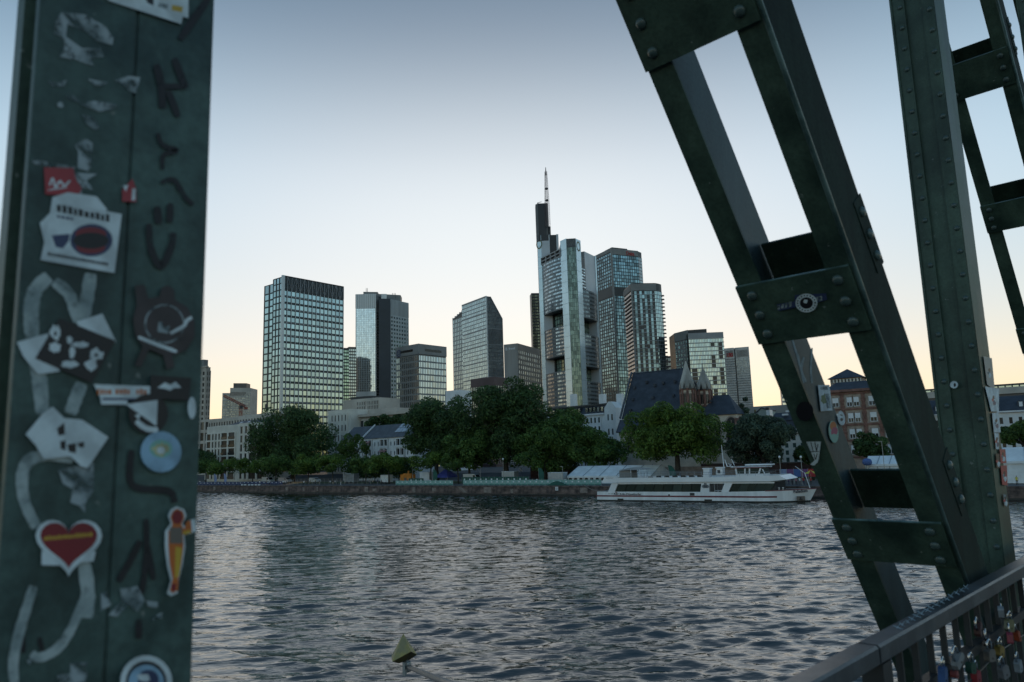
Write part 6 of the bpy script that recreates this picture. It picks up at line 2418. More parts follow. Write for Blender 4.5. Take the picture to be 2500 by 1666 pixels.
def tree(name, label, px0, px1, py_top, py_bot, t, m, seed, n_leaf, leaf=0.36, n_lobe=46, trunk_r=.45, group=None, depth=None, flat_bottom=0.0, lobe=(.2, .34), limbs=5):
    cx = (px0 + px1) / 2
    (s0, _), (s1, _) = qpx(px0, (py_top + py_bot) / 2, t), qpx(px1, (py_top + py_bot) / 2, t)
    zt, zb = qz(cx, py_top, t), qz(cx, py_bot, t)
    s = (s0 + s1) / 2
    z0 = ZQ if t < 40 else 4.8
    rx, rz = (s1 - s0) / 2 * 0.98, (zt - zb) / 2 * 1.0
    root = thing(name, label, 'tree', Q(s, t, z0), QROT, group)
    cz = (zt + zb) / 2 - z0
    me = crown_mesh('crown', rx, depth or min(rx, 9.0), rz, m, n_lobe, n_leaf, leaf, seed, flat_bottom, lobe)
    put('crown', me, root, Matrix.Translation((0, 0, cz)))
    put('trunk', trunk_mesh(max(1.5, zb - z0 + rz * .35), trunk_r, rz, seed, limbs), root)
    return root

GB = 'large trees along the promenade'
tree('plane_tree', 'huge dark round tree in front of the grid tower', 607, 838, 992, 1162, 26, L_DARK, 1, 38000, 0.42, 84, .9, GB)
tree('plane_tree', 'dark broad tree between the white row house and the tallest tree', 984, 1152, 966, 1135, 26, L_DARK, 2, 34000, 0.38, 76, .8, GB)
tree('plane_tree', 'tallest tree, rising below the dark slab block with white lettering', 1130, 1345, 932, 1150, 24, L_DARK, 3, 44000, 0.38, 90, 1.0, GB)
tree('plane_tree', 'wide green tree right of the tallest tree above the white marquee', 1285, 1452, 1002, 1146, 26, L_MID, 4, 30000, 0.36, 70, .8, GB)
tree('plane_tree', 'lower green tree between the mansard house and the church, over the marquee roof', 1396, 1520, 1050, 1144, 24, L_MID, 23, 16000, 0.34, 46, .5, GB)
tree('plane_tree', 'bright green spreading tree standing in front of the church', 1530, 1778, 984, 1136, 16, L_LIME, 5, 42000, 0.32, 80, .8, GB, limbs=6)
tree('plane_tree', 'grey green tree right of the bright tree, behind the boat wheelhouse', 1780, 1940, 1012, 1142, 17, L_GREY, 6, 30000, 0.29, 52, .6, GB)
tree('plane_tree', 'lower bushy tree standing before the left foot of the tallest tree', 1088, 1205, 1046, 1146, 17, L_MID, 21, 14000, 0.34, 40, .4, GB)
tree('plane_tree', 'lower tree filling the gap between the tallest tree and the wide green tree', 1262, 1400, 1040, 1150, 19, L_MID, 22, 16000, 0.34, 44, .4, GB)
tree('slender_tree', 'small loose tree against the sky beside the church choir', 1801, 1842, 965, 1060, 50, L_GREY, 7, 3200, 0.34, 22, .3, None, lobe=(.16, .26))
tree('young_tree', 'thin yellowish tree right of the huge dark tree', 836, 892, 1058, 1130, 24, L_MID, 8, 4200, 0.34, 22, .3, None, lobe=(.18, .3))
tree('terrace_tree', 'low leafy trees on the roof terrace above the white row house'.replace('trees', 'tree'), 905, 1000, 1016, 1048, 50, L_DARK, 9, 7000, 0.36, 30, .3)
tree('street_tree', 'dark leafy tree in front of the sandstone house between the diagonals', 2078, 2180, 1055, 1122, 22, L_DARK, 10, 7000, 0.28, 30, .35)
tree('street_tree', 'leafy tree at the right edge beside the tall post', 2432, 2560, 1024, 1098, 20, L_MID, 11, 9000, 0.26, 34, .35)
tree('street_tree', 'dark tree behind the first diagonal right of the cream house', 1930, 2030, 1075, 1140, 26, L_DARK, 12, 7000, 0.3, 30, .35)
tree('street_tree', 'dark tree beside the stickered post at the end of the promenade', 440, 512, 1096, 1150, 22, L_DARK, 13, 6000, 0.36, 26, .35)
# clipped plane trees in a row on the promenade
GP = 'clipped plane trees in a row on the promenade'
small = [
    (480, 528, 1123, 1158, 'clipped tree nearest the stickered post'),
    (524, 582, 1122, 1160, 'clipped tree behind the two blue feather flags'),
    (590, 645, 1120, 1156, 'clipped tree above the first white van'),
    (640, 709, 1116, 1154, 'clipped tree above the second white van'),
    (722, 784, 1114, 1160, 'clipped tree left of the grey box trailer'),
    (782, 842, 1113, 1156, 'clipped tree over the grey box trailer'),
    (866, 920, 1112, 1158, 'clipped tree below the white row house, farther from the orange container'),
    (916, 984, 1110, 1156, 'clipped tree just left of the orange container'),
    (1016, 1088, 1106, 1152, 'clipped tree just right of the orange container'),
    (1086, 1152, 1106, 1154, 'clipped tree over the small blue tent'),
]
for i, (a, b_, yt, yb, lab) in enumerate(small):
    tree('clipped_tree', lab + ' on the promenade', a, b_, yt, yb, 11, L_LIME if i % 3 else L_MID, 30 + i, 4200, 0.30, 24, .24, GP, flat_bottom=.75, lobe=(.24, .38), limbs=4)
# hedge line behind the clipped trees
def hedge():
    g = np.random.default_rng(77)
    (s0, _), (s1, _) = qpx(850, 1120, 20), qpx(1010, 1120, 20)
    n = 9000
    P = np.stack([g.uniform(0, s1 - s0, n), g.normal(0, .8, n), g.uniform(2.0, 8.2, n) + .5 * np.sin(np.arange(n))], 1)
    a = g.normal(size=(n, 3)); a /= np.linalg.norm(a, axis=1)[:, None]
    c = np.cross(a, g.normal(size=(n, 3))); c /= np.linalg.norm(c, axis=1)[:, None]
    s = .36 * g.uniform(.6, 1.3, n)[:, None]
    V = np.stack([P - a * s, P - c * s * .6, P + a * s, P + c * s * .6], 1).reshape(-1, 3)
    o = thing('clipped_hedge', 'tall clipped tree hedge in front of the white row house', 'hedge', Q(s0, 20, ZQ), QROT)
    put('foliage', np_mesh('foliage', V, np.arange(4 * n).reshape(n, 4), L_DARK, False), o)
    tr = MB()
    k = 2.0
    while k < s1 - s0:
        tr.tube((k, 0, -.1), (k, 0, 4.0), .16, .1, 6)
        k += 6
    tr.build('stem_row', BARK, o)
hedge()

# ================================================================== promenade: barriers, tents, vans, people
B_GREEN = mat('green_barrier_mesh', (0.05, 0.19, 0.155), 0.7, 0, 0.2, 0.8)
B_TEAL = mat('pale_teal_banner', (0.26, 0.46, 0.42), 0.7, 0, 0.2, 0.6)
B_DKGREEN = mat('dark_green_banner', (0.015, 0.10, 0.075), 0.7, 0, 0.2, 0.8)
B_BLUE = mat('dark_blue_banner', (0.035, 0.05, 0.13), 0.7, 0, 0.2, 0.6)
B_PALEBL = mat('pale_blue_fabric', (0.24, 0.3, 0.5), 0.8, 0, 0.2, 0.6)
T_WHITE = mat('white_tent_fabric', (0.78, 0.81, 0.82), 0.7, 0, 0.1, 0.5)
T_BLUE = mat('blue_tent_fabric', (0.06, 0.08, 0.36), 0.75, 0, 0.2, 0.5)
ORANGE = mat('orange_steel', (0.62, 0.22, 0.02), 0.5, 0, 0.15, 0.6)
TYRE = mat('tyre_rubber', (0.015, 0.015, 0.016), 0.8)
METAL = mat('galvanised_steel', (0.32, 0.34, 0.35), 0.4, 0.6, 0.15, 2.0)

def barrier_run(name, label, px0, px1, t, h, n, pm, mark, stripe=None):
    (s0, _), (s1, _) = qpx(px0, 1180, t), qpx(px1, 1180, t)
    r = thing(name, label, 'barrier', Q(s0, t, ZQ), QROT)
    w = (s1 - s0) / n
    pan = MB().box(.04, w - .04, -.02, .02, .12, h).mesh('panel', pm)
    mk = MB().box(w * .38, w * .62, -.045, -.025, h * .55, h * .78).mesh('panel_print', mark)
    post = MB().tube((0, 0, 0), (0, 0, h + .08), .035, n=6).box(-.25, .25, -.3, .3, 0, .03).mesh('post', METAL)
    sm_ = MB().box(.06, w - .06, -.04, -.022, .2, .42).mesh('panel_stripe', stripe) if stripe else None
    for i in range(n):
        p = put('panel', pan, r, Matrix.Translation((i * w, 0, 0)))
        put('panel_print', mk, p)
        if stripe:
            put('panel_stripe', sm_, p)
        put('post', post, r, Matrix.Translation((i * w, 0, 0)))
    put('post', post, r, Matrix.Translation((n * w, 0, 0)))
    return r
barrier_run('barrier_fence', 'run of pale green barrier panels on the quay left of the slanted stone', 966, 1106, 1.6, 1.45, 12, B_TEAL, M['white'], B_GREEN)
barrier_run('barrier_fence', 'long run of pale green barrier panels on the quay right of the slanted stone', 1131, 1468, 1.6, 1.5, 24, B_TEAL, M['white'], B_GREEN)
barrier_run('banner_fence', 'dark green banners with white logos behind the long barrier run', 1128, 1292, 9.0, 2.1, 12, B_DKGREEN, M['white'])
barrier_run('banner_fence', 'short dark green banners beside the orange container', 998, 1034, 8.0, 1.9, 3, B_DKGREEN, M['white'])
barrier_run('banner_fence', 'dark blue banner barriers along the quay next to the stickered post', 470, 592, 2.0, 1.25, 14, B_BLUE, T_WHITE)
barrier_run('banner_fence', 'low dark blue banner barriers behind the walkers', 592, 690, 6.0, 1.2, 10, B_BLUE, T_WHITE)

# fine wire fence further along
def wire_fence():
    (s0, _), (s1, _) = qpx(690, 1170, 8), qpx(905, 1170, 8)
    r = thing('wire_fence', 'tall thin wire fence on the lawn edge behind the walkers', 'fence', Q(s0, 8, ZQ), QROT)
    L = s1 - s0
    n = 22
    post = MB().tube((0, 0, 0), (0, 0, 2.0), .04, n=6).mesh('post', METAL)
    for i in range(n + 1):
        put('post', post, r, Matrix.Translation((L * i / n, 0, 0)))
    mb = MB()
    for k in range(6):
        mb.box(0, L, -.012, .012, .2 + k * .35, .225 + k * .35)
    mb.build('wire', METAL, r)
wire_fence()
# dark rubber bumper heap on the quay edge
def tarp():
    (s0, _), (s1, _) = qpx(1335, 1187, 1.0), qpx(1385, 1187, 1.0)
    r = thing('covered_ramp', 'dark green cloth covered hump on the quay edge in front of the barriers', 'ramp', Q(s0, .7, ZQ), QROT)
    L = s1 - s0
    V, F = [], []
    for i in range(13):
        f = i / 12
        z = 1.15 * math.sin(math.pi * f) ** 1.3
        V += [(f * L, 0, 0), (f * L, .1, z), (f * L, .6, z), (f * L, .7, 0)]
    for i in range(12):
        for k in range(3):
            F.append((4 * i + k, 4 * i + 4 + k, 4 * i + 5 + k, 4 * i + 1 + k))
    mb = MB(); mb.add(V, F); mb.build('cover', B_DKGREEN, r)
    MB().box(-.1, L + .1, -.05, .75, 0, .06).build('base_board', C_DARK, r)
tarp()

# big white marquee
def marquee(name, label, px0, px1, yr, ye, yb, t, depth, bays, arches=True):
    (s0, ze), (s1, _) = qpx(px0, ye, t), qpx(px1, ye, t)
    L = s1 - s0
    zr = qz((px0 + px1) / 2, yr, t + depth / 2) - ZQ
    ze = ze - ZQ
    r = thing(name, label, 'tent', Q(s0, t, ZQ), QROT)
    bw = L / bays
    roof = MB()
    roof.add([(0.03, -.3, ze), (bw - .03, -.3, ze), (bw - .03, depth / 2, zr), (.03, depth / 2, zr)], [(0, 1, 2, 3)])
    roof.add([(0.03, depth + .3, ze), (bw - .03, depth + .3, ze), (bw - .03, depth / 2, zr), (.03, depth / 2, zr)], [(3, 2, 1, 0)])
    rm = roof.mesh('roof_panel', T_WHITE)
    wl = MB().box(.1, bw - .1, -.03, .03, .1 if not arches else .1, ze - .25).mesh('side_wall', T_WHITE)
    vl = MB().box(0, bw, -.34, -.28, ze - .45, ze + .02).mesh('valance', T_WHITE)
    def archm():
        mb = MB()
        w = bw / 3
        for j in range(3):
            c = (j + .5) * w
            pts = [(c - w * .3, -.05, .9), (c + w * .3, -.05, .9)] + [(c + w * .3 * math.cos(a), -.05, ze * .58 + w * .34 * math.sin(a)) for a in np.linspace(0, math.pi, 8)]
            mb.slab(pts, (0, .015, 0))
        return mb.mesh('arched_window', G_WIN)
    am = archm()
    post = MB().box(-.07, .07, -.07, .07, 0, ze).mesh('post', METAL)
    frame = MB()
    for i in range(bays):
        T = Matrix.Translation((i * bw, 0, 0))
        put('roof_panel', rm, r, T)
        w_ = put('side_wall', wl, r, T)
        if arches:
            put('arched_window', am, w_)
        put('valance', vl, r, T)
        put('post', post, r, T)
    put('post', post, r, Matrix.Translation((L, 0, 0)))
    mb = MB()
    for x in (0.0, L):
        mb.slab([(x, 0, 0), (x, depth, 0), (x, depth, ze), (x, depth / 2, zr - .02), (x, 0, ze)], (-.04 if x else .04, 0, 0))
    g = mb.build('gable_wall', T_WHITE, r)
    mb = MB()
    for i in range(bays + 1):
        x = i * bw
        mb.tube((x, -.3, ze + .04), (x, depth / 2, zr + .05), .06, n=5)
    mb.build('roof_beam', METAL, r)
    return r
marquee('marquee', 'large white marquee tent with arched windows behind the boat stern', 1386, 1592, 1137, 1163, 1178, 10, 12, 5)
marquee('marquee', 'white roofed stall with a pale front seen between the lower diagonals', 2112, 2202, 1113, 1134, 1160, 9, 8, 3, False)
marquee('marquee', 'white marquee at the right edge behind the tall riveted post', 2446, 2620, 1091, 1127, 1165, 9, 9, 3, False)

def canopy(name, label, px, w, ytop, t, m, h=2.2):
    s, z = qpx(px, ytop, t)
    r = thing(name, label, 'tent', Q(s, t, ZQ), QROT)
    zt = z - ZQ
    a = w / 2
    mb = MB(); mb.add([(-a, -a, h), (a, -a, h), (a, a, h), (-a, a, h), (0, 0, zt), (-a, -a, h - .3), (a, -a, h - .3), (a, a, h - .3), (-a, a, h - .3)],
                      [(0, 1, 4), (1, 2, 4), (2, 3, 4), (3, 0, 4), (5, 6, 1, 0), (6, 7, 2, 1), (7, 8, 3, 2), (8, 5, 0, 3)])
    mb.build('canopy', m, r)
    for x in (-a, a):
        for y in (-a, a):
            MB().tube((x, y, 0), (x, y, h), .05, n=6).build('leg', METAL, r)
canopy('pop_up_tent', 'small blue pop up tent under the clipped trees', 1090, 5.2, 1143, 14, T_BLUE)
canopy('pop_up_tent', 'small blue pop up tent right of the marquee below the church', 1593, 4.4, 1134, 16, T_BLUE)

# vehicles -----------------------------------------------------------------------------------------
def van(label, px, t, rz, paint, L=5.6, H=2.5, name='delivery_van', group='vans parked behind the promenade'):
    s, _ = qpx(px, 1160, t)
    r = thing(name, label, 'van', Q(s, t, ZQ + .05), QROT + rz, group)
    W = 2.0
    prof = [(-L / 2, .45), (L / 2 - .1, .45), (L / 2, .9), (L / 2 - .25, 1.25), (L / 2 - 1.0, 1.45), (L / 2 - 1.75, H - .12), (L / 2 - 2.1, H), (-L / 2 + .1, H), (-L / 2, H - .15)]
    mb = MB(); mb.slab([(x, -W / 2, z) for x, z in prof][::-1], (0, W, 0)); mb.build('body', paint, r)
    mb = MB()
    a, b_ = (L / 2 - 1.02, 1.47), (L / 2 - 1.70, H - .2)
    mb.slab([(a[0] + .03, -W / 2 + .15, a[1]), (a[0] + .03, W / 2 - .15, a[1]), (b_[0] + .05, W / 2 - .2, b_[1]), (b_[0] + .05, -W / 2 + .2, b_[1])], (.02, 0, .02))
    mb.build('windscreen', G_BLACK, r)
    for sd in (-1, 1):
        mb = MB(); y = sd * (W / 2 + .012)
        mb.slab([(L / 2 - 1.2, y, 1.45), (L / 2 - 1.8, y, H - .35), (L / 2 - 2.5, y, H - .35), (L / 2 - 2.5, y, 1.45)][::sd], (0, -.02 * sd, 0))
        mb.build('side_window', G_BLACK, r)
        for x in (-L / 2 + 1.1, L / 2 - 1.0):
            w = MB().tube((x, sd * (W / 2 - .22), .36), (x, sd * (W / 2 + .02), .36), .36, n=14).build('wheel', TYRE, r)
            MB().tube((x, sd * (W / 2 + .021), .36), (x, sd * (W / 2 + .03), .36), .2, n=10).build('rim', METAL, w)
        MB().box(L / 2 - .12, L / 2 + .01, sd * .72 - .15, sd * .72 + .15, .85, 1.05).build('headlight', T_WHITE, r)
    return r
V_WHITE = mat('white_van_paint', (0.62, 0.64, 0.66), 0.3, 0, 0.05, 0.5)
V_SILV = mat('silver_van_paint', (0.38, 0.42, 0.45), 0.3, .3, 0.05, 0.5)
van('white van with its nose to the right behind the blue banners', 655, 16, 0, V_WHITE)
van('white van with pinkish side panels parked beside the first white van', 697, 16, 0, mat('pinkish_van_paint', (0.5, 0.44, 0.44), 0.4, 0, 0.15, 0.6), 6.0, 2.2)
van('white low van parked under the clipped trees left of the grey box trailer', 768, 17, 0, V_WHITE, 5.2, 2.0)
van('silver van parked left of the white sign boards under the tallest tree', 1155, 12, 0, V_SILV, 6.4, 2.9)
def box_trailer(label, px, t, w, h, d, m, name='box_trailer'):
    s, _ = qpx(px, 1160, t)
    r = thing(name, label, 'trailer', Q(s, t, ZQ), QROT)
    MB().box(-w / 2, w / 2, 0, d, .5, .5 + h).build('box', m, r)
    MB().box(-w / 2 - .04, w / 2 + .04, -.04, d + .04, .5 + h + .001, .5 + h + .1).build('roof_rim', T_WHITE, r)
    mb = MB()
    for k in range(1, 5):
        mb.box(-w / 2 + k * w / 5 - .03, -w / 2 + k * w / 5 + .03, -.05, -.003, .55, .45 + h)
    mb.build('rib', m, r)
    for x in (-w * .2, w * .2):
        MB().tube((x, -.03, .35), (x, .2, .35), .35, n=12).build('wheel', TYRE, r)
    MB().box(-w / 2, w / 2, .25, d - .3, .3, .495).build('chassis', C_DARK, r)
box_trailer('grey box trailer on the lawn under the clipped trees', 852, 14, 5.0, 2.9, 2.4, mat('trailer_grey', (0.30, 0.32, 0.33), .6))
box_trailer('white box trailer left of the orange container', 938, 12, 3.6, 2.3, 2.2, T_WHITE)
box_trailer('white box trailer right of the orange container', 1036, 13, 4.0, 3.0, 2.2, T_WHITE)
box_trailer('silver box truck body under the tallest tree near the lamp post', 1240, 14, 4.6, 2.9, 2.3, V_SILV)
box_trailer('low silver food trailer beside the marquee', 1356, 8, 5.0, 2.6, 2.2, V_SILV)
def generator():
    s, z = qpx(990, 1165, 11)
    r = thing('orange_container', 'bright orange generator container on the promenade', 'container', Q(s, 11, ZQ), QROT)
    MB().box(-2.4, 2.4, 0, 2.2, .25, 3.0).build('housing', ORANGE, r)
    mb = MB()
    for k in range(9):
        mb.box(-2.2 + k * .5, -2.0 + k * .5, -.06, -.002, .4, 2.8)
    mb.build('rib', ORANGE, r)
    MB().box(-.6, .5, -.09, -.062, .9, 2.0).build('vent_panel', C_BROWN, r)
    MB().box(-1.6, 1.2, .5, 1.6, 3.001, 3.35).box(.2, .6, .8, 1.2, 3.351, 4.2).build('exhaust', ORANGE, r)
    MB().box(-2.4, 2.4, .1, 2.1, 0, .245).build('skid', C_DARK, r)
generator()

# flags, lamp posts, signs --------------------------------------------------------------------------
def feather_flag(label, px, ytop, t, lean, m, h=4.2):
    s, z = qpx(px, 1172, t)
    r = thing('feather_flag', label, 'flag', Q(s, t, ZQ), QROT)
    MB().tube((0, 0, 0), (lean * .35, 0, h), .04, .02, 5).build('pole', METAL, r)
    pts = []
    for k in range(8):
        f = k / 7
        pts.append((lean * .35 * (.2 + .8 * f) + .04, h * (.2 + .8 * f)))
    for k in range(8):
        f = 1 - k / 7
        pts.append((lean * .35 * (.2 + .8 * f) + .04 + (1.5 * math.sin(math.pi * (.12 + .8 * f)) ** .6 + .3) * (1 if lean < 0 else 1), h * (.16 + .8 * f)))
    mb = MB(); mb.slab([(x, -.01, z_) for x, z_ in pts][::-1], (0, .03, 0)); f = mb.build('cloth', m, r)
    return r
feather_flag('pale blue feather flag nearest the stickered post', 524, 1152, 5, -2.0, B_PALEBL, 4.4)
feather_flag('pale blue feather flag, second from the stickered post', 548, 1152, 5, -1.6, B_PALEBL, 4.4)
feather_flag('dark green feather flag right of the orange container', 1057, 1150, 7, .2, B_DKGREEN, 4.6)
feather_flag('dark green feather flag left of the food trailer', 1316, 1148, 7, -.4, B_DKGREEN, 4.6)
feather_flag('dark green feather flag leaning behind the boat sun deck', 1638, 1142, 12, -1.8, B_DKGREEN, 4.6)
def lamp_post(label, px, ytop, t, globe=True, group='lamp posts along the quay'):
    s, z = qpx(px, ytop, t)
    h = z - ZQ
    r = thing('lamp_post', label, 'lamp post', Q(s, t, ZQ), QROT, group)
    MB().lathe([(.16, 0), (.14, .4), (.07, .6), (.06, h - .4), (.05, h - .3)], 8).build('pole', METAL, r)
    if globe:
        MB().lathe([(.05, h - .32), (.22, h - .2), (.26, h), (.18, h + .2), (.03, h + .26)], 9).build('lantern', T_WHITE, r, True)
    else:
        MB().box(-.7, .1, -.1, .1, h - .32, h - .2).build('lantern', METAL, r)
lamp_post('slim lamp post among the promenade stalls under the tallest tree', 1228, 1121, 8)
lamp_post('thin pole with a small flag box left of the marquee', 1373, 1137, 8, False)
lamp_post('thin pole right of the long green banners', 1172, 1137, 8, False)
lamp_post('thin light pole just right of the orange container', 1007, 1130, 9, False)
lamp_post('thin pole between the two big tents at the bow', 1903, 1116, 4)
lamp_post('thin pole right of the boat wheelhouse', 1955, 1116, 4)
lamp_post('white flag pole between the lower diagonals', 2152, 1075, 6, False)
lamp_post('thin pole at the left end of the blue banners', 505, 1153, 6, False)
def cross_sign(label, px, py, t):
    s, z = qpx(px, py, t)
    r = thing('crossing_sign', label, 'sign', Q(s, t, ZQ), QROT, 'white crossing signs under the trees')
    h = z - ZQ
    MB().tube((0, 0, 0), (0, 0, h + .4), .05, n=6).build('pole', METAL, r)
    for sg in (-1, 1):
        mb = MB(); mb.slab([(-.5 * sg - .12, -.08, h - .6), (-.5 * sg + .12, -.08, h - .6), (.5 * sg + .12, -.08, h + .6), (.5 * sg - .12, -.08, h + .6)], (0, .03, 0)); mb.build('arm', M['white'], r)
cross_sign('white crossed sign under the trees, nearer the tallest tree', 1272, 1147, 30)
cross_sign('white crossed sign under the trees, nearer the marquee', 1336, 1149, 30)

# people ---------------------------------------------------------------------------------------------
def person_mesh(pose):
    """One skinned body: joints with radii, z up, facing -y."""
    P = {}
    st = 0.16 if pose == 'walk' else 0.06
    sit = pose == 'sit'
    v = [(0, 0, .94, .135), (0, .0, 1.12, .125), (0, 0, 1.36, .15), (0, -.005, 1.47, .052), (0, -.02, 1.555, .082), (0, -.025, 1.66, .098), (0, -.02, 1.735, .07)]
    e = [(0, 1), (1, 2), (2, 3), (3, 4), (4, 5), (5, 6)]
    def leg(sx, fy):
        i = len(v)
        v.extend([(sx * .10, 0, .86, .10), (sx * .11, fy * .5 - .03, .48, .07), (sx * .11, fy, .09, .05), (sx * .12, fy - .14, .04, .04)])
        e.extend([(0, i), (i, i + 1), (i + 1, i + 2), (i + 2, i + 3)])
    def arm(sx, fy, up=0.0):
        i = len(v)
        v.extend([(sx * .19, 0, 1.40, .065), (sx * .25, fy * .5 + .03, 1.14 + up * .4, .048), (sx * .24, fy - .08, .90 + up, .038), (sx * .23, fy - .12, .82 + up, .035)])
        e.extend([(2, i), (i, i + 1), (i + 1, i + 2), (i + 2, i + 3)])
    leg(-1, -st); leg(1, st)
    arm(-1, st * .8); arm(1, -st * .8, .25 if pose == 'hold' else 0)
    me = bpy.data.meshes.new('person_joint')
    me.from_pydata([p[:3] for p in v], e, [])
    o = bpy.data.objects.new('tmp_person', me)
    COL.objects.link(o)
    sk = o.modifiers.new('s', 'SKIN')
    for i, p in enumerate(v):
        me.skin_vertices[0].data[i].radius = (p[3], p[3] * .82)
    me.skin_vertices[0].data[0].use_root = True
    o.modifiers.new('u', 'SUBSURF').levels = 1
    dg = bpy.context.evaluated_depsgraph_get()
    out = bpy.data.meshes.new_from_object(o.evaluated_get(dg))
    bpy.data.objects.remove(o)
    bpy.data.meshes.remove(me)
    out.name = 'person'
    return out
SKIN = mat('skin', (0.42, 0.27, 0.2), .6)
HAIR = mat('dark_hair', (0.03, 0.022, 0.018), .7)
CLOTH = {k: mat('cloth_' + k, c, .85, 0, .15, 3.0) for k, c in dict(white=(.86, .86, .86), black=(.02, .02, .024), navy=(.03, .04, .09), red=(.4, .04, .04), grey=(.2, .2, .21), beige=(.38, .32, .25), teal=(.05, .2, .2), purple=(.18, .08, .2), yellow=(.6, .55, .08), blue=(.08, .14, .34), olive=(.1, .11, .05), pink=(.5, .2, .25)).items()}
BASE = {p: person_mesh(p) for p in ('stand', 'walk', 'hold')}
for me in BASE.values():
    for m_ in (SKIN, SKIN, SKIN, SKIN):
        me.materials.append(m_)
    idx = []
    for p in me.polygons:
        c = p.center
        i = 0
        if c.z < .92 and abs(c.x) < .2 and c.z < .95:
            i = 2
        elif c.z < 1.44 and (abs(c.x) < .2 or c.z > 1.18):
            i = 1
        if c.z > 1.70 or (c.z > 1.54 and c.y > .03):
            i = 3
        if c.z < .07:
            i = 3
        idx.append(i)
    me.polygons.foreach_set('material_index', idx)
    me.polygons.foreach_set('use_smooth', [True] * len(idx))
def person(px, t, top, legs, pose, rz, label, h=1.0):
    s, _ = qpx(px, 1178, t)
    me = BASE[pose].copy()
    me.materials[1] = CLOTH[top]
    me.materials[2] = CLOTH[legs]
    me.materials[3] = HAIR
    o = put('person', me)
    o.location = Q(s, t, ZQ + .01)
    o.rotation_euler = (0, 0, QROT + rz)
    o.scale = (h, h, h)
    tag(o, label, 'person', 'people on the promenade')
people = [
    (488, 5, 'white', 'navy', 'stand', 0, 'person in white top standing at the blue banners, nearest the stickered post'),
    (634, 4, 'white', 'beige', 'walk', 1.5, 'person in white shirt and beige trousers walking behind the white dash markings'),
    (651, 4.4, 'beige', 'navy', 'walk', -1.5, 'person in beige shirt in front of the first white van'),
    (658, 3.6, 'white', 'black', 'walk', 1.5, 'person in white shirt and black trousers beside the first white van'),
    (691, 2.4, 'white', 'black', 'stand', .4, 'person in white shirt and black trousers, left one of a pair at the quay edge'),
    (696, 2.4, 'white', 'navy', 'hold', -.5, 'person in white shirt and navy trousers, right one of a pair at the quay edge'),
    (742, 2.6, 'white', 'black', 'walk', 1.5, 'person in white shirt walking alone at the quay edge under the huge dark tree'),
    (758, 5, 'beige', 'olive', 'stand', 1, 'person in beige top and olive trousers by the wire fence'),
    (770, 6, 'olive', 'black', 'stand', 0, 'person in olive top and black trousers by the wire fence'),
    (780, 4.5, 'grey', 'beige', 'hold', 1.2, 'person in grey top and beige trousers by the wire fence'),
    (806, 4, 'white', 'grey', 'walk', -1.4, 'person in white shirt and grey trousers left of the dense group'),
    (813, 4.8, 'black', 'beige', 'stand', .6, 'person in black top and beige trousers in the dense group'),
    (818, 3.8, 'white', 'navy', 'stand', 2, 'person in white shirt and navy trousers in the dense group'),
    (824, 4.6, 'grey', 'black', 'stand', -1, 'person in grey top and black trousers in the dense group'),
    (832, 4.0, 'beige', 'white', 'walk', -1.3, 'person in beige top and white trousers right of the dense group'),
    (902, 4, 'grey', 'navy', 'stand', 1, 'person in grey top and navy trousers below the white box trailer'),
    (910, 5, 'beige', 'black', 'stand', 0, 'person in beige top and black trousers below the white box trailer'),
    (922, 4, 'navy', 'grey', 'walk', 1.4, 'person in navy top below the white box trailer'),
    (931, 3.4, 'black', 'black', 'stand', 0, 'person dressed all in black below the white box trailer'),
    (942, 4, 'white', 'black', 'walk', -1.5, 'person in white shirt nearest the orange container'),
    (995, 5, 'red', 'black', 'stand', 0, 'person in red top in front of the orange container'),
    (1035, 4.5, 'black', 'grey', 'stand', 0, 'person in black top and grey trousers at the green barriers'),
    (1050, 4.2, 'white', 'black', 'hold', .4, 'person in white shirt at the green barriers by the dark green flag'),
    (1064, 4.2, 'white', 'grey', 'stand', 1, 'person in white shirt and grey trousers right of the dark green flag'),
    (1090, 4.2, 'beige', 'beige', 'stand', 0, 'person dressed in beige in front of the small blue tent'),
    (1212, 5, 'white', 'white', 'walk', 1.3, 'person dressed in white in front of the dark green banners'),
    (1300, 4, 'white', 'beige', 'stand', 0, 'person in white top and beige trousers left of the food trailer'),
    (1311, 4.4, 'white', 'grey', 'hold', .7, 'person in white top and grey trousers bending toward the food trailer'),
    (1323, 4.0, 'grey', 'black', 'walk', 1.5, 'person in grey top in front of the food trailer'),
    (1380, 4.5, 'white', 'black', 'stand', 0, 'person in white shirt at the corner of the marquee'),
    (1444, 5, 'navy', 'black', 'stand', 0, 'person in navy top under the marquee arches'),
    (1612, 14, 'white', 'black', 'stand', 0, 'person in white shirt between the blue tent and the leaning green flag'),
    (1925, 4, 'purple', 'navy', 'stand', .3, 'person in purple top on the quay beyond the boat bow, leftmost there'),
    (1934, 5, 'navy', 'black', 'stand', 1, 'person in navy top on the quay beyond the boat bow'),
    (1944, 4, 'pink', 'black', 'hold', -.4, 'person in pink top on the quay beyond the boat bow'),
    (1953, 5, 'white', 'grey', 'stand', 0, 'person in white top on the quay beyond the boat bow'),
    (1962, 4, 'red', 'navy', 'stand', .6, 'person in red top on the quay beyond the boat bow'),
    (1971, 5, 'teal', 'black', 'walk', 1.5, 'person in teal top on the quay beyond the boat bow'),
    (1980, 4, 'red', 'black', 'stand', 0, 'person in red top and black trousers nearest the first diagonal'),
    (2483, 3, 'yellow', 'black', 'stand', 0, 'person in yellow vest at the right edge of the quay'),
]
for (px, t, a, b_, pose, rz, lab) in people:
    person(px, t, a, b_, pose, rz, lab, random.uniform(.96, 1.06))
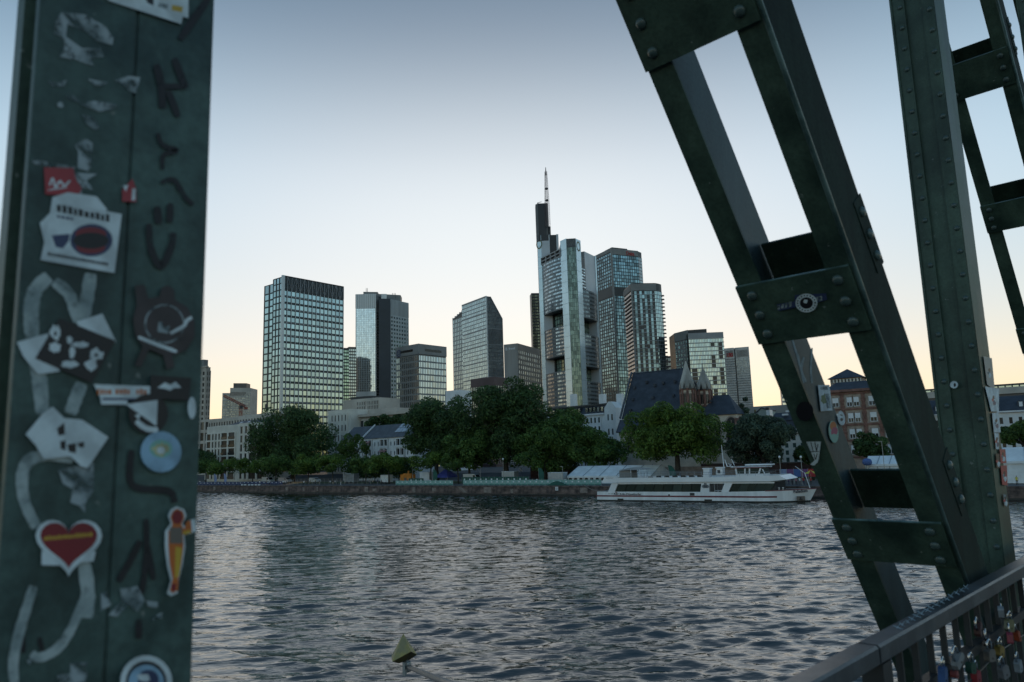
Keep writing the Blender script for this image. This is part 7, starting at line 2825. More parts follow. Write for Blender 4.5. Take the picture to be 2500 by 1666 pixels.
# stall with a blue and pink banner behind the bow, red parasol and yellow life ring tent
def bow_stalls():
    (s0, _), (s1, _) = qpx(1905, 1170, 9), qpx(1992, 1170, 9)
    r = thing('market_banner', 'long blue and purple banner behind the people at the boat bow', 'banner', Q(s0, 9, ZQ), QROT)
    n = 5
    w = (s1 - s0) / n
    for k in range(n):
        MB().box(k * w, (k + 1) * w - .05, -.03, .03, 1.6, 3.3).build('panel', (B_PALEBL, CLOTH['purple'], CLOTH['blue'], CLOTH['purple'], CLOTH['red'])[k], r)
        MB().tube((k * w, 0, 0), (k * w, 0, 3.4), .05, n=6).build('post', METAL, r)
    s, z = qpx(1979, 1155, 5)
    r = thing('parasol', 'round yellow and red market parasol near the boat bow', 'parasol', Q(s, 5, ZQ), QROT)
    zt = z - ZQ + .6
    MB().tube((0, 0, 0), (0, 0, zt), .04, n=6).build('pole', METAL, r)
    for k in range(8):
        a0, a1 = k * math.pi / 4, (k + 1) * math.pi / 4
        mb = MB(); mb.slab([(0, 0, zt), (1.5 * math.cos(a0), 1.5 * math.sin(a0), zt - .7), (1.5 * math.cos(a1), 1.5 * math.sin(a1), zt - .7)], (0, 0, -.02))
        mb.build('canopy_panel', CLOTH['yellow'] if k % 2 else CLOTH['red'], r)
bow_stalls()
def boat_tent():
    s, z = qpx(2117, 1128, 8)
    r = thing('blue_barrel', 'round blue tank beside the white roofed stall', 'tank', Q(s, 8, ZQ), QROT)
    zc = z - ZQ
    MB().lathe([(.05, zc - .8), (.7, zc - .65), (.95, zc - .3), (.95, zc + .2), (.7, zc + .6), (.05, zc + .75)], 12).build('tank_body', CLOTH['blue'], r, True)
    MB().tube((0, 0, 0), (0, 0, zc - .75), .3, n=8).build('stand', METAL, r)
boat_tent()
# white dash bollards at the quay edge
for k, px in enumerate((591.5, 599, 608.5, 616, 625, 633)):
    s, _ = qpx(px, 1181, 1.0)
    r = thing('quay_block', 'low white block on the quay edge, %s of six counted from the stickered post' % ('first', 'second', 'third', 'fourth', 'fifth', 'sixth')[k], 'block', Q(s, 1.0, ZQ), QROT, 'white blocks on the quay edge')
    MB().box(-.45, .45, -.2, .2, 0, .42).build('block', M['white'], r)
    MB().box(-.5, .5, -.25, .25, 0, .05).build('foot', C_MID, r)

# ================================================================== stickers, graffiti, padlocks, river marker
PAPER = mat('weathered_white_paper', (0.58, 0.66, 0.70), 0.7, 0, 0.2, 18.0)
PAPER2 = mat('grey_paper_remains', (0.34, 0.40, 0.43), 0.8, 0, 0.5, 30.0, col2=(0.12, 0.16, 0.17))
INK = mat('black_ink', (0.012, 0.011, 0.014), 0.5)
SPRAY_W = mat('thin_white_spray', (0.40, 0.47, 0.48), 0.75, 0, 0.3, 25.0, col2=(0.22, 0.28, 0.29))
SPRAY_B = mat('black_marker', (0.012, 0.012, 0.016), 0.6, 0, 0.3, 25.0)
ST_RED = mat('sticker_red', (0.34, 0.035, 0.045), 0.5)
ST_DKRED = mat('sticker_dark_red', (0.20, 0.012, 0.022), 0.45)
ST_BROWN = mat('sticker_dark_brown', (0.035, 0.026, 0.030), 0.5, 0, .3, 20)
ST_BLUE = mat('sticker_light_blue', (0.25, 0.42, 0.58), 0.5, 0, 0.25, 20)
ST_NAVY = mat('sticker_navy', (0.035, 0.05, 0.12), 0.5)
ST_YEL = mat('sticker_yellow', (0.55, 0.36, 0.04), 0.5)
ST_CREAM = mat('sticker_cream', (0.42, 0.42, 0.24), 0.5, 0, .3, 20)
ST_ORANGE = mat('sticker_orange', (0.5, 0.13, 0.025), 0.5)
ST_PINK = mat('sticker_magenta', (0.38, 0.05, 0.15), 0.5)
ST_TEAL = mat('sticker_mint', (0.20, 0.45, 0.40), 0.5)
ST_GREEN = mat('sticker_leaf_green', (0.03, 0.12, 0.05), 0.5)

worn(PAPER2, 60, .38, .5); worn(SPRAY_W, 40, .22, .46); worn(SPRAY_B, 40, .26, .44); worn(PAPER, 45, .2, .3); worn(ST_BROWN, 40, .24, .36)
class Surf:
    """A flat painted surface: p0 on it, unit normal towards the viewer."""
    def __init__(s, p0, n):
        s.p, s.n = Vector(p0), Vector(n).normalized()
    def at(s, px, py, off=0.0):
        v = ray(px, py)
        p = s.p + s.n * off
        return EYE + v * ((p - EYE).dot(s.n) / v.dot(s.n))
POSTF = Surf((-D, 0, EYE.z), (1, 0, 0))
LAY = [0]
def ell(cx, cy, rx, ry, n=22, rot=0.0):
    return [(cx + rx * math.cos(2 * math.pi * k / n) * math.cos(rot) - ry * math.sin(2 * math.pi * k / n) * math.sin(rot),
             cy + rx * math.cos(2 * math.pi * k / n) * math.sin(rot) + ry * math.sin(2 * math.pi * k / n) * math.cos(rot)) for k in range(n)]
def poly_part(surf, pts, off, th, origin):
    a = sum(pts[i][0] * pts[(i + 1) % len(pts)][1] - pts[(i + 1) % len(pts)][0] * pts[i][1] for i in range(len(pts)))
    if a > 0:
        pts = pts[::-1]
    q = [surf.at(x, y, off) - origin for x, y in pts]
    mb = MB(); mb.slab(q[::-1], surf.n * -th)
    return mb
def catmull(pts, n=6):
    out = []
    for i in range(len(pts) - 1):
        p0, p1, p2, p3 = pts[max(i - 1, 0)], pts[i], pts[i + 1], pts[min(i + 2, len(pts) - 1)]
        for k in range(n):
            t = k / n
            out.append(tuple(.5 * (2 * p1[j] + (p2[j] - p0[j]) * t + (2 * p0[j] - 5 * p1[j] + 4 * p2[j] - p3[j]) * t * t + (3 * p1[j] - p0[j] - 3 * p2[j] + p3[j]) * t ** 3) for j in (0, 1)))
    out.append(pts[-1])
    return out
def stroke_part(surf, strokes, off, origin):
    mb = MB()
    rr = random.Random(3)
    for pts, w in strokes:
        c = catmull(pts) if len(pts) > 2 else [tuple(pts[0][j] + (pts[1][j] - pts[0][j]) * k / 5 for j in (0, 1)) for k in range(6)]
        L, R_ = [], []
        for i, p in enumerate(c):
            a, b_ = c[max(i - 1, 0)], c[min(i + 1, len(c) - 1)]
            dx, dy = b_[0] - a[0], b_[1] - a[1]
            l = math.hypot(dx, dy) or 1
            f = i / (len(c) - 1)
            ww = w / 2 * (0.72 + 0.28 * math.sin(math.pi * min(1, max(0, f * 1.0))) ** .4) * rr.uniform(.92, 1.08)
            L.append((p[0] - dy / l * ww, p[1] + dx / l * ww)); R_.append((p[0] + dy / l * ww, p[1] - dx / l * ww))
        for i in range(len(c) - 1):
            q = [L[i], R_[i], R_[i + 1], L[i + 1]]
            mb.poly([surf.at(x, y, off) - origin for x, y in q])
    return mb
def sticker(name, label, cat, surf, base, prints=(), bm=None, th=0.00008, group=None):
    LAY[0] += 1
    off = 0.0014 + 0.00022 * LAY[0]
    cx, cy = sum(p[0] for p in base) / len(base), sum(p[1] for p in base) / len(base)
    o = surf.at(cx, cy, 0)
    r = thing(name, label, cat, o, 0, group)
    poly_part(surf, base, off, th, o).build('backing', bm or PAPER, r)
    for i, (m, kind, data) in enumerate(prints):
        d = off + 0.00004 + 0.000012 * i
        if kind == 'poly':
            poly_part(surf, data, d, .00002, o).build('print', m, r)
        else:
            stroke_part(surf, data, d, o).build('print', m, r)
    return r
def graffiti(label, surf, strokes, m, off=0.0009, cat='graffiti', name='graffiti_tag'):
    cx, cy = strokes[0][0][0]
    o = surf.at(cx, cy, 0)
    r = thing(name, label, cat, o)
    for s_ in strokes:
        stroke_part(surf, [s_], off, o).build('paint_stroke', m, r)
        off += .00012
    return r
K = 2.8
def c1(*p): return [(x / K, y / K) for x, y in p]
def c2(*p): return [(x / K, 550 + y / K) for x, y in p]
def c3(*p): return [(x / K, 1106 + y / K) for x, y in p]
def blobs(rows, seed, hgt, wid=(8, 16)):
    """little letter-like marks along slanted baselines: [(x0,y0,x1,y1)] in picture pixels"""
    rr = random.Random(seed); out = []
    for x0, y0, x1, y1 in rows:
        L = math.hypot(x1 - x0, y1 - y0); x = 0
        while x < L - wid[0]:
            w = rr.uniform(*wid) * .7
            f, g = x / L, min(1, (x + w) / L)
            a, b_ = (x0 + (x1 - x0) * f, y0 + (y1 - y0) * f), (x0 + (x1 - x0) * g, y0 + (y1 - y0) * g)
            h = hgt * rr.uniform(.8, 1.1)
            out.append([a, b_, (b_[0], b_[1] - h), (a[0], a[1] - h)])
            x += w + wid[0] * .35
    return out
def blob_prints(m, rows, seed, hgt, wid=(8, 16)):
    return [(m, 'poly', b_) for b_ in blobs(rows, seed, hgt, wid)]

# paint first: big pale looping strokes and dark tags on the near post
graffiti('large pale grey looping spray strokes on the near post beside the heart sticker', POSTF, [
    (c2((335, 350), (245, 440), (215, 560), (215, 700), (225, 770)), 38), (c2((370, 385), (470, 470), (520, 600), (540, 660)), 30),
    (c2((620, 330), (600, 470), (570, 640)), 34), (c2((190, 820), (255, 980), (275, 1110), (290, 1290)), 38), (c2((560, 1080), (520, 1180), (480, 1290)), 34),
    (c3((500, 40), (320, 15), (190, 60), (150, 180), (170, 340), (250, 510)), 30), (c3((575, 750), (600, 950), (590, 1130)), 36),
    (c3((570, 1000), (490, 1200), (390, 1340), (270, 1400), (215, 1370)), 24), (c3((230, 910), (185, 1050), (125, 1250), (90, 1450), (110, 1660)), 26)], SPRAY_W)
graffiti('black marker letters running down the upper right of the near post', POSTF, [
    (c1((1430, -20), (1230, 270)), 19), (c1((1070, 440), (1105, 600), (1110, 740)), 20), (c1((1190, 400), (1230, 500), (1270, 600)), 19), (c1((1090, 590), (1280, 590)), 14), (c1((1150, 620), (1220, 800)), 17),
    (c1((1080, 910), (1110, 990), (1210, 1030), (1120, 1060), (1110, 1160)), 12), (c1((1100, 1250), (1190, 1230), (1260, 1340), (1320, 1400)), 12),
    (c1((1075, 1410), (1085, 1530)), 19), (c1((1165, 1390), (1160, 1520)), 17), (c2((1020, -10), (1030, 150), (1100, 280), (1170, 150), (1185, 50)), 18)], SPRAY_B)
graffiti('black marker strokes shaped like a tall letter on the lower near post', POSTF, [
    (c3((900, -20), (905, 220), (1150, 260), (1195, 340)), 18), (c3((960, 600), (890, 740), (810, 880)), 17), (c3((1000, 450), (1000, 700), (970, 960)), 15), (c3((1000, 600), (1050, 870)), 15), (c3((950, 1140), (950, 1270)), 17),
    (c3((150, 1230), (160, 1370)), 14), (c3((270, 1260), (290, 1360)), 12)], SPRAY_B)
# paper remains
def remains(label, polys):
    o = POSTF.at(*polys[0][0], 0)
    LAY[0] += 1
    r = thing('torn_sticker', label, 'sticker', o)
    for i, p in enumerate(polys):
        poly_part(POSTF, p, .0011 + .00012 * i, .0003, o).build('paper_scrap', PAPER2, r)
def rag(cx, cy, rx, ry, seed, n=16):
    rr = random.Random(seed)
    return [(cx + rx * rr.uniform(.6, 1.15) * math.cos(2 * math.pi * k / n), cy + ry * rr.uniform(.6, 1.15) * math.sin(2 * math.pi * k / n)) for k in range(n)]
remains('torn pale sticker remains at the top of the near post', [c1((420, 85), (580, 100), (720, 180), (775, 260), (770, 310), (660, 280), (580, 215), (460, 165), (450, 250), (560, 330), (690, 330), (710, 390), (620, 400), (640, 450), (590, 440), (520, 410), (410, 390), (440, 330), (440, 290), (370, 230), (380, 150))])
remains('two rows of small torn paper bits on the upper near post', [c1((330, 555), (400, 570), (455, 545), (440, 590), (370, 600)), c1((600, 540), (740, 565), (700, 590), (640, 580)), c1((780, 550), (880, 520), (960, 530), (930, 640), (880, 620), (850, 590)), c1((440, 655), (500, 650), (550, 700), (480, 695)), rag(148, 256, 9, 9, 1), c1((545, 715), (640, 690), (850, 720), (800, 740), (680, 765), (600, 735)), c1((560, 785), (640, 800), (685, 870), (650, 890), (590, 850))])
remains('ragged white paper scrap above the red sticker on the near post', [c1((510, 990), (590, 950), (635, 980), (625, 1140), (600, 1170), (530, 1150), (535, 1040)), c1((220, 1090), (330, 1110), (520, 1140), (510, 1165), (330, 1140), (225, 1120)), c1((500, 1180), (665, 1190), (590, 1235), (640, 1300), (560, 1290), (560, 1350), (500, 1330), (540, 1260))])
remains('ragged pale residue hanging above the heart sticker', [c3((400, 120), (480, 100), (640, 60), (640, 260), (590, 330), (580, 410), (540, 360), (480, 340), (500, 250), (430, 210))])
remains('smeared pale residue under the tall black letter', [c3((690, 960), (730, 950), (760, 1040), (690, 1080)), c3((820, 930), (940, 910), (990, 1010), (940, 1090), (880, 1040), (800, 1120), (740, 1110), (830, 1010)), c3((1000, 1010), (1080, 1020), (1080, 1060), (1010, 1050)), c3((1040, 1120), (1110, 1090), (1110, 1130), (1040, 1150))])
remains('dark smudged paper remains at the foot of the near post', [c3((480, 1440), (600, 1430), (590, 1560), (400, 1600), (390, 1520), (480, 1510)), c3((180, 1420), (215, 1410), (205, 1450))])

sticker('poster_scrap', 'torn white paper at the top edge of the near post', 'sticker', POSTF, c1((700, -160), (1290, -160), (1288, 125), (1250, 115), (1240, 165), (740, 5)),
        [(ST_YEL, 'poly', c1((1175, 35), (1250, 48), (1245, 85), (1175, 72))), (INK, 'poly', c1((985, -20), (1050, -10), (1050, 40), (1010, 22))), (PAPER2, 'poly', c1((1085, 20), (1150, 35), (1145, 65), (1080, 48)))])
sticker('red_sticker', 'red rectangular sticker with white script, torn at its right side', 'sticker', POSTF, c1((300, 1145), (500, 1150), (520, 1230), (560, 1290), (535, 1340), (310, 1330)),
        [(PAPER, 'stroke', [(c1((340, 1270), (360, 1220), (380, 1280), (410, 1240), (440, 1270), (480, 1235)), 5), (c1((330, 1300), (460, 1280)), 3)])], ST_RED)
sticker('red_sticker', 'small red paper scrap on the seam of the near post', 'sticker', POSTF, c1((835, 1300), (905, 1220), (930, 1290), (932, 1382), (835, 1378)), [(PAPER, 'poly', c1((840, 1270), (880, 1265), (860, 1310))), (PAPER, 'poly', c1((905, 1290), (928, 1290), (925, 1370), (900, 1370)))], ST_RED)
S8 = [(129.6, 491), (297.5, 523), (279.4, 667), (98.8, 635)]
sticker('torn_sticker', 'pointed torn paper behind the white square sticker', 'sticker', POSTF, [(97, 545), (122, 520), (128, 482), (165, 470), (236, 480), (262, 512), (200, 560), (110, 600)], (), PAPER)
sticker('square_sticker', 'white square sticker with a dark oval and bold lettering on the near post', 'sticker', POSTF, S8,
        [(ST_NAVY, 'poly', ell(223, 587, 52, 40)), (ST_DKRED, 'poly', ell(222, 572, 38, 17)), (ST_DKRED, 'poly', ell(222, 604, 36, 16)), (INK, 'poly', ell(222, 588, 44, 20)), (ST_NAVY, 'poly', c2((355, 70), (480, 60), (470, 110), (430, 160), (380, 150)))]
        + blob_prints(INK, [(139, 517, 281, 545)], 5, 17, (11, 16)) + blob_prints(INK, [(117, 624, 266, 650)], 6, 8, (7, 10)) + blob_prints(ST_NAVY, [(139, 531, 180, 539)], 7, 7))
sticker('torn_sticker', 'pale blue paper corner sticking out behind the black tilted sticker', 'sticker', POSTF, c2((520, 660), (700, 605), (795, 800), (600, 820)), (), PAPER)
sticker('torn_sticker', 'pale paper shreds left of the black tilted sticker', 'sticker', POSTF, c2((115, 800), (330, 740), (330, 860), (410, 1000), (260, 1020), (160, 900)), (), PAPER)
sticker('black_sticker', 'black tilted sticker with white flower like lettering', 'sticker', POSTF, c2((405, 635), (790, 790), (625, 1078), (240, 912)),
        [(PAPER, 'poly', rag(136, 813, 15, 22, 4)), (PAPER, 'poly', rag(132, 848, 16, 15, 5)), (PAPER, 'poly', rag(170, 830, 8, 10, 6)), (PAPER, 'poly', rag(196, 842, 24, 9, 7)), (PAPER, 'poly', rag(176, 862, 10, 16, 8)),
         (PAPER, 'poly', rag(172, 890, 26, 10, 9)), (PAPER, 'poly', rag(236, 866, 18, 16, 10)), (PAPER, 'poly', rag(222, 890, 15, 18, 11)), (INK, 'poly', rag(135, 815, 5, 6, 12)), (INK, 'poly', rag(235, 868, 6, 5, 13)), (INK, 'poly', rag(205, 868, 10, 8, 14))], INK)
grill = c2((920, 415), (985, 405), (1015, 500), (1090, 490), (1105, 425), (1150, 412), (1190, 440), (1195, 510), (1280, 560), (1330, 660), (1330, 760), (1280, 850), (1200, 885), (1175, 890), (1195, 970), (1140, 985), (1115, 890), (1020, 850), (965, 970), (920, 960), (975, 830), (925, 760), (910, 640), (935, 540))
sticker('barrel_sticker', 'dark brown sticker shaped like a kettle with stubby legs', 'sticker', POSTF, grill,
        [(PAPER2, 'stroke', [(ell(1125 / K, 550 + 675 / K, 47, 46, 24) + [ell(1125 / K, 550 + 675 / K, 47, 46, 24)[0]], 4)]), (PAPER2, 'poly', c2((1085, 660), (1165, 670), (1150, 740), (1075, 730))), (ST_BROWN, 'poly', c2((1110, 640), (1200, 600), (1180, 680), (1120, 700))),
         (PAPER, 'stroke', [(c2((1165, 740), (1255, 690), (1275, 655), (1312, 630)), 9)]), (PAPER, 'stroke', [(c2((945, 765), (1070, 815), (1210, 865)), 9)])], ST_BROWN)
sticker('strip_sticker', 'long white strip sticker with red lettering', 'sticker', POSTF, c2((640, 1088), (1035, 1102), (1022, 1192), (872, 1192), (870, 1228), (690, 1226), (685, 1180)),
        blob_prints(ST_ORANGE, [(237, 964, 272, 963), (282, 963, 324, 963), (333, 963, 362, 964)], 8, 13, (8, 12)) + [(ST_NAVY, 'poly', c2((700, 1180), (1010, 1185), (1010, 1197), (700, 1195)))])
sticker('round_sticker', 'black round sticker half covered by a white triangle', 'sticker', POSTF, ell(1015 / K, 550 + 1290 / K, 48, 49), [(PAPER, 'poly', c2((860, 1225), (1078, 1195), (1070, 1375))), (PAPER, 'stroke', [(c2((930, 1340), (1000, 1390), (1080, 1400)), 14)]), (PAPER, 'poly', c2((920, 1300), (960, 1290), (950, 1330)))], INK)
sticker('moustache_sticker', 'black rectangular sticker with a white moustache', 'sticker', POSTF, c2((1030, 1025), (1308, 1045), (1292, 1200), (1025, 1185)), [(PAPER, 'poly', c2((1075, 1112), (1128, 1075), (1163, 1092), (1200, 1070), (1240, 1112), (1190, 1115), (1163, 1130), (1125, 1118)))], INK)
sticker('oval_sticker', 'small white oval sticker on the right edge of the near post', 'sticker', POSTF, ell(1312 / K, 550 + 1250 / K, 10, 27), (), PAPER)
sticker('torn_sticker', 'crumpled white paper with black letters above the round light blue sticker', 'sticker', POSTF, c2((175, 1430), (290, 1290), (360, 1240), (440, 1320), (560, 1330), (742, 1450), (600, 1660), (555, 1650), (480, 1580), (300, 1600), (240, 1500)),
        [(INK, 'poly', c2((390, 1390), (440, 1350), (445, 1430), (400, 1440))), (INK, 'poly', c2((410, 1480), (450, 1470), (450, 1540), (415, 1530))), (INK, 'poly', c2((460, 1500), (520, 1490), (520, 1560), (470, 1550))), (INK, 'poly', c2((530, 1490), (575, 1480), (575, 1520), (540, 1520)))], PAPER)
sticker('round_sticker', 'round light blue sticker with a pale yellow glow in its middle', 'sticker', POSTF, ell(393, 1103.5, 50, 50),
        [(ST_TEAL, 'poly', ell(393, 1096, 28, 22)), (ST_CREAM, 'poly', rag(393, 1098, 22, 19, 44, 22)), (PAPER, 'poly', ell(393, 1100, 10, 9))], ST_BLUE)
sticker('torn_sticker', 'white paper remains below the heart sticker', 'sticker', POSTF, c3((285, 670), (655, 675), (640, 742), (400, 770), (283, 768)), (), PAPER)
def heart(cx, cy, w, h):
    pts = []
    for k in range(36):
        t = 2 * math.pi * k / 36
        x = 16 * math.sin(t) ** 3; y = 13 * math.cos(t) - 5 * math.cos(2 * t) - 2 * math.cos(3 * t) - math.cos(4 * t)
        pts.append((cx + x / 16 * w, cy - (y - 1.5) / 14.5 * h))
    return pts
H_C = (470 / K, 1106 + 600 / K)
sticker('heart_sticker', 'red heart sticker with a white border and a line of yellow writing', 'sticker', POSTF, heart(*H_C, 81, 70),
        [(ST_DKRED, 'poly', heart(H_C[0], H_C[1] - 3, 70, 57))] + blob_prints(ST_YEL, [(108, 1106 + 600 / K, 230, 1106 + 570 / K)], 9, 10, (7, 11)))
fig = c3((1180, 400), (1210, 380), (1250, 400), (1262, 440), (1240, 490), (1260, 520), (1275, 470), (1305, 460), (1312, 540), (1270, 560), (1250, 560), (1255, 640), (1240, 760), (1220, 860), (1215, 940), (1180, 960), (1160, 940), (1180, 860), (1160, 760), (1150, 640), (1150, 540), (1180, 490), (1165, 440))
cxf = sum(p[0] for p in fig) / len(fig); cyf = sum(p[1] for p in fig) / len(fig)
sticker('figure_sticker', 'orange and yellow standing figure sticker with a white outline', 'sticker', POSTF, [(cxf + (x - cxf) * 1.32 , cyf + (y - cyf) * 1.06) for x, y in fig],
        [(ST_ORANGE, 'poly', fig), (ST_DKRED, 'poly', ell(1213 / K, 1106 + 440 / K, 13, 17)), (ST_YEL, 'poly', c3((1200, 640), (1245, 650), (1225, 840), (1195, 860))), (C_BROWN, 'poly', c3((1160, 510), (1245, 510), (1248, 620), (1160, 620))), (ST_YEL, 'poly', c3((1250, 540), (1300, 525), (1305, 548), (1255, 560))), (ST_DKRED, 'poly', c3((1170, 900), (1205, 890), (1200, 940), (1175, 950)))], PAPER)
sticker('round_sticker', 'round ringed sticker with a blue centre at the foot of the near post', 'sticker', POSTF, ell(357, 1666, 64, 66), [(INK, 'poly', ell(357, 1666, 50, 52)), (ST_BLUE, 'poly', ell(357, 1668, 44, 45)), (ST_NAVY, 'poly', ell(362, 1660, 26, 24)), (PAPER, 'poly', rag(352, 1655, 18, 12, 21))], PAPER)

# stickers on the diagonal and the riveted post
BAT = Surf(EYE + DN * (NOFF - 0.0145), -DN)
FLA = Surf(EYE + DN * (NOFF - 0.0003), -DN)
WEB = Surf((XWST + 0.0143, 0, EYE.z), (1, 0, 0))
PSF = Surf((0, 5.13 - 0.0105, EYE.z), (0, -1, 0))
PEF = Surf((-D, 0, EYE.z), (1, 0, 0))
def c4(*p): return [(1750 + x / 3.484, 560 + y / 3.484) for x, y in p]
def c5(*p): return [(1950 + x / 2.851, 860 + y / 2.851) for x, y in p]
def c6(*p): return [(2100 + x / 3.92, 880 + y / 3.92) for x, y in p]
sticker('strip_sticker', 'dark blue strip sticker with faded letters on the batten plate', 'sticker', BAT, c4((508, 640), (660, 615), (665, 560), (930, 545), (938, 600), (850, 625), (670, 665), (525, 695)), blob_prints(PAPER2, [(1898, 757, 1938, 748), (1990, 738, 2016, 732)], 4, 13, (8, 12)), ST_NAVY)
ringc = c4((762, 628))[0]
sticker('round_sticker', 'round black and white sticker in the middle of the batten plate', 'sticker', BAT, ell(*ringc, 27, 23), [(INK, 'poly', ell(*ringc, 16, 14)), (PAPER, 'poly', rag(ringc[0] - 2, ringc[1] - 4, 6, 6, 3))] +
        [(INK, 'poly', ell(ringc[0] + 21.5 * math.cos(a), ringc[1] + 18.5 * math.sin(a), 2.0, 1.8, 6)) for a in np.linspace(0, 6.2, 19)], PAPER)
sticker('leaf_sticker', 'white rectangular sticker with a green leaf on the diagonal', 'sticker', WEB, c5((133, 230), (214, 228), (236, 406), (154, 413)), [(ST_GREEN, 'poly', rag(2011, 974, 9, 14, 5)), (PAPER2, 'poly', c5((150, 240), (200, 240), (203, 262), (152, 262))), (PAPER2, 'poly', c5((185, 290), (212, 290), (222, 390), (195, 392)))], PAPER)
sticker('oval_sticker', 'narrow white oval sticker with dark digits on the diagonal', 'sticker', WEB, ell(*c5((297, 460))[0], 9, 18, rot=-.15), [(INK, 'poly', ell(*c5((299, 470))[0], 3.5, 4)), (INK, 'stroke', [(c5((287, 436), (306, 442)), 2.5)])], PAPER)
oc = c5((243, 555))[0]
sticker('oval_sticker', 'orange pink and mint striped oval sticker on the diagonal', 'sticker', WEB, ell(*oc, 12, 27, rot=-.12), [(ST_ORANGE, 'poly', ell(oc[0] - 1, oc[1] - 14, 8, 11)), (ST_PINK, 'poly', ell(oc[0] + 2, oc[1] - 1, 8, 11, rot=.3)), (ST_TEAL, 'poly', ell(oc[0] + 1, oc[1] + 15, 8, 10))], ST_TEAL)
graffiti('faint pale scribble on the far web of the diagonal', WEB, [(c4((640, 930), (690, 1100), (740, 1310)), 5), (c4((810, 1010), (800, 1200), (810, 1310)), 5), (c4((740, 1090), (720, 1200), (760, 1300)), 6), (c4((690, 1060), (710, 1180), (740, 1250)), 5)], SPRAY_W)
lets = [(c5((62, 628), (84, 690)), 7), (c5((88, 628), (104, 690)), 7), (c5((72, 658), (96, 658)), 5), (c5((112, 628), (120, 692)), 7), (c5((120, 692), (150, 626)), 7), (c5((82, 700), (104, 745)), 7), (c5((104, 745), (118, 705)), 6), (c5((118, 705), (126, 740)), 6), (c5((126, 740), (142, 700)), 6), (c5((128, 745), (100, 782)), 8)]
sticker('arrow_sticker', 'white arrow shaped sticker with dark slanted letters on the diagonal', 'sticker', FLA, c5((52, 624), (155, 622), (148, 680), (140, 745), (132, 768), (108, 790), (78, 784), (112, 752), (95, 720)), [(INK, 'stroke', [(c5((84, 626), (100, 690)), 2.2), (c5((112, 626), (124, 690)), 2.2), (c5((134, 640), (124, 690)), 2), (c5((78, 694), (142, 692)), 2), (c5((104, 705), (116, 745)), 2), (c5((128, 705), (118, 750)), 2)])], PAPER)
sticker('round_patch', 'black round painted patch on the diagonal flange', 'sticker', FLA, ell(*c5((42, 412))[0], 21, 24), (), INK)
sticker('round_sticker', 'small round white sticker with a dark bird on the riveted post', 'sticker', PSF, ell(*c6((898, 234))[0], 10, 9), [(INK, 'poly', rag(c6((905, 238))[0][0], c6((905, 238))[0][1], 4, 5, 8))], PAPER)
strips = [((1180, -40), (1260, -20), (1290, 290), (1215, 230), 'oval brown and cream label, uppermost on the narrow side of the riveted post', C_BEIGE),
          ((1195, 250), (1330, 275), (1328, 490), (1255, 490), 'pale torn label on the narrow side of the riveted post', PAPER),
          ((1262, 505), (1325, 500), (1345, 690), (1280, 690), 'white label with dark marks below the pale torn label', PAPER),
          ((1283, 695), (1325, 700), (1330, 850), (1300, 850), 'narrow white label above the red patches on the riveted post', PAPER),
          ((1335, 850), (1390, 850), (1400, 985), (1345, 985), 'red and white patterned label on the riveted post', ST_RED),
          ((1298, 890), (1332, 895), (1338, 1030), (1308, 1030), 'dark framed small label on the riveted post', INK),
          ((1345, 1010), (1405, 1005), (1412, 1200), (1360, 1190), 'red label, lowest on the riveted post', ST_RED),
          ((1370, 1280), (1400, 1290), (1410, 1400), (1380, 1390), 'ragged white scrap low on the riveted post', PAPER2)]
for i, (a, b_, c, d, lab, m_) in enumerate(strips):
    q = c6(a, b_, c, d)
    cx, cy = sum(p[0] for p in q) / 4, sum(p[1] for p in q) / 4
    pr = [(INK, 'poly', rag(cx, cy - 5, 3, 6, i)), (PAPER if m_ is not PAPER else ST_NAVY, 'poly', rag(cx + 2, cy + 8, 4, 7, i + 9)), (ST_RED if i % 2 else PAPER2, 'poly', rag(cx - 2, cy + 1, 3, 4, i + 30))]
    sticker('post_label', lab, 'sticker', PEF, q, pr, m_)
# scratched tags on the handrail top
RAILF = Surf((0, 0, EYE.z + ZR), (0, 0, 1))
def c7(*p): return [(1900 + x / 3.365, 1200 + y / 3.365) for x, y in p]
sc_ = []
rr = random.Random(8)
for k in range(15):
    f = k / 14
    x, y_ = 950 + 560 * f, 1120 - 330 * f
    sc_.append((c7((x + rr.uniform(-14, 14), y_ - 18), (x + 60 + rr.uniform(-14, 14), y_ + 14)), 2.0))
    sc_.append((c7((x + 20, y_ + 12), (x + 50, y_ - 26 + rr.uniform(-8, 8))), 1.8))
graffiti('pale scratched tag along the top of the handrail', RAILF, sc_, SPRAY_W, .0006)

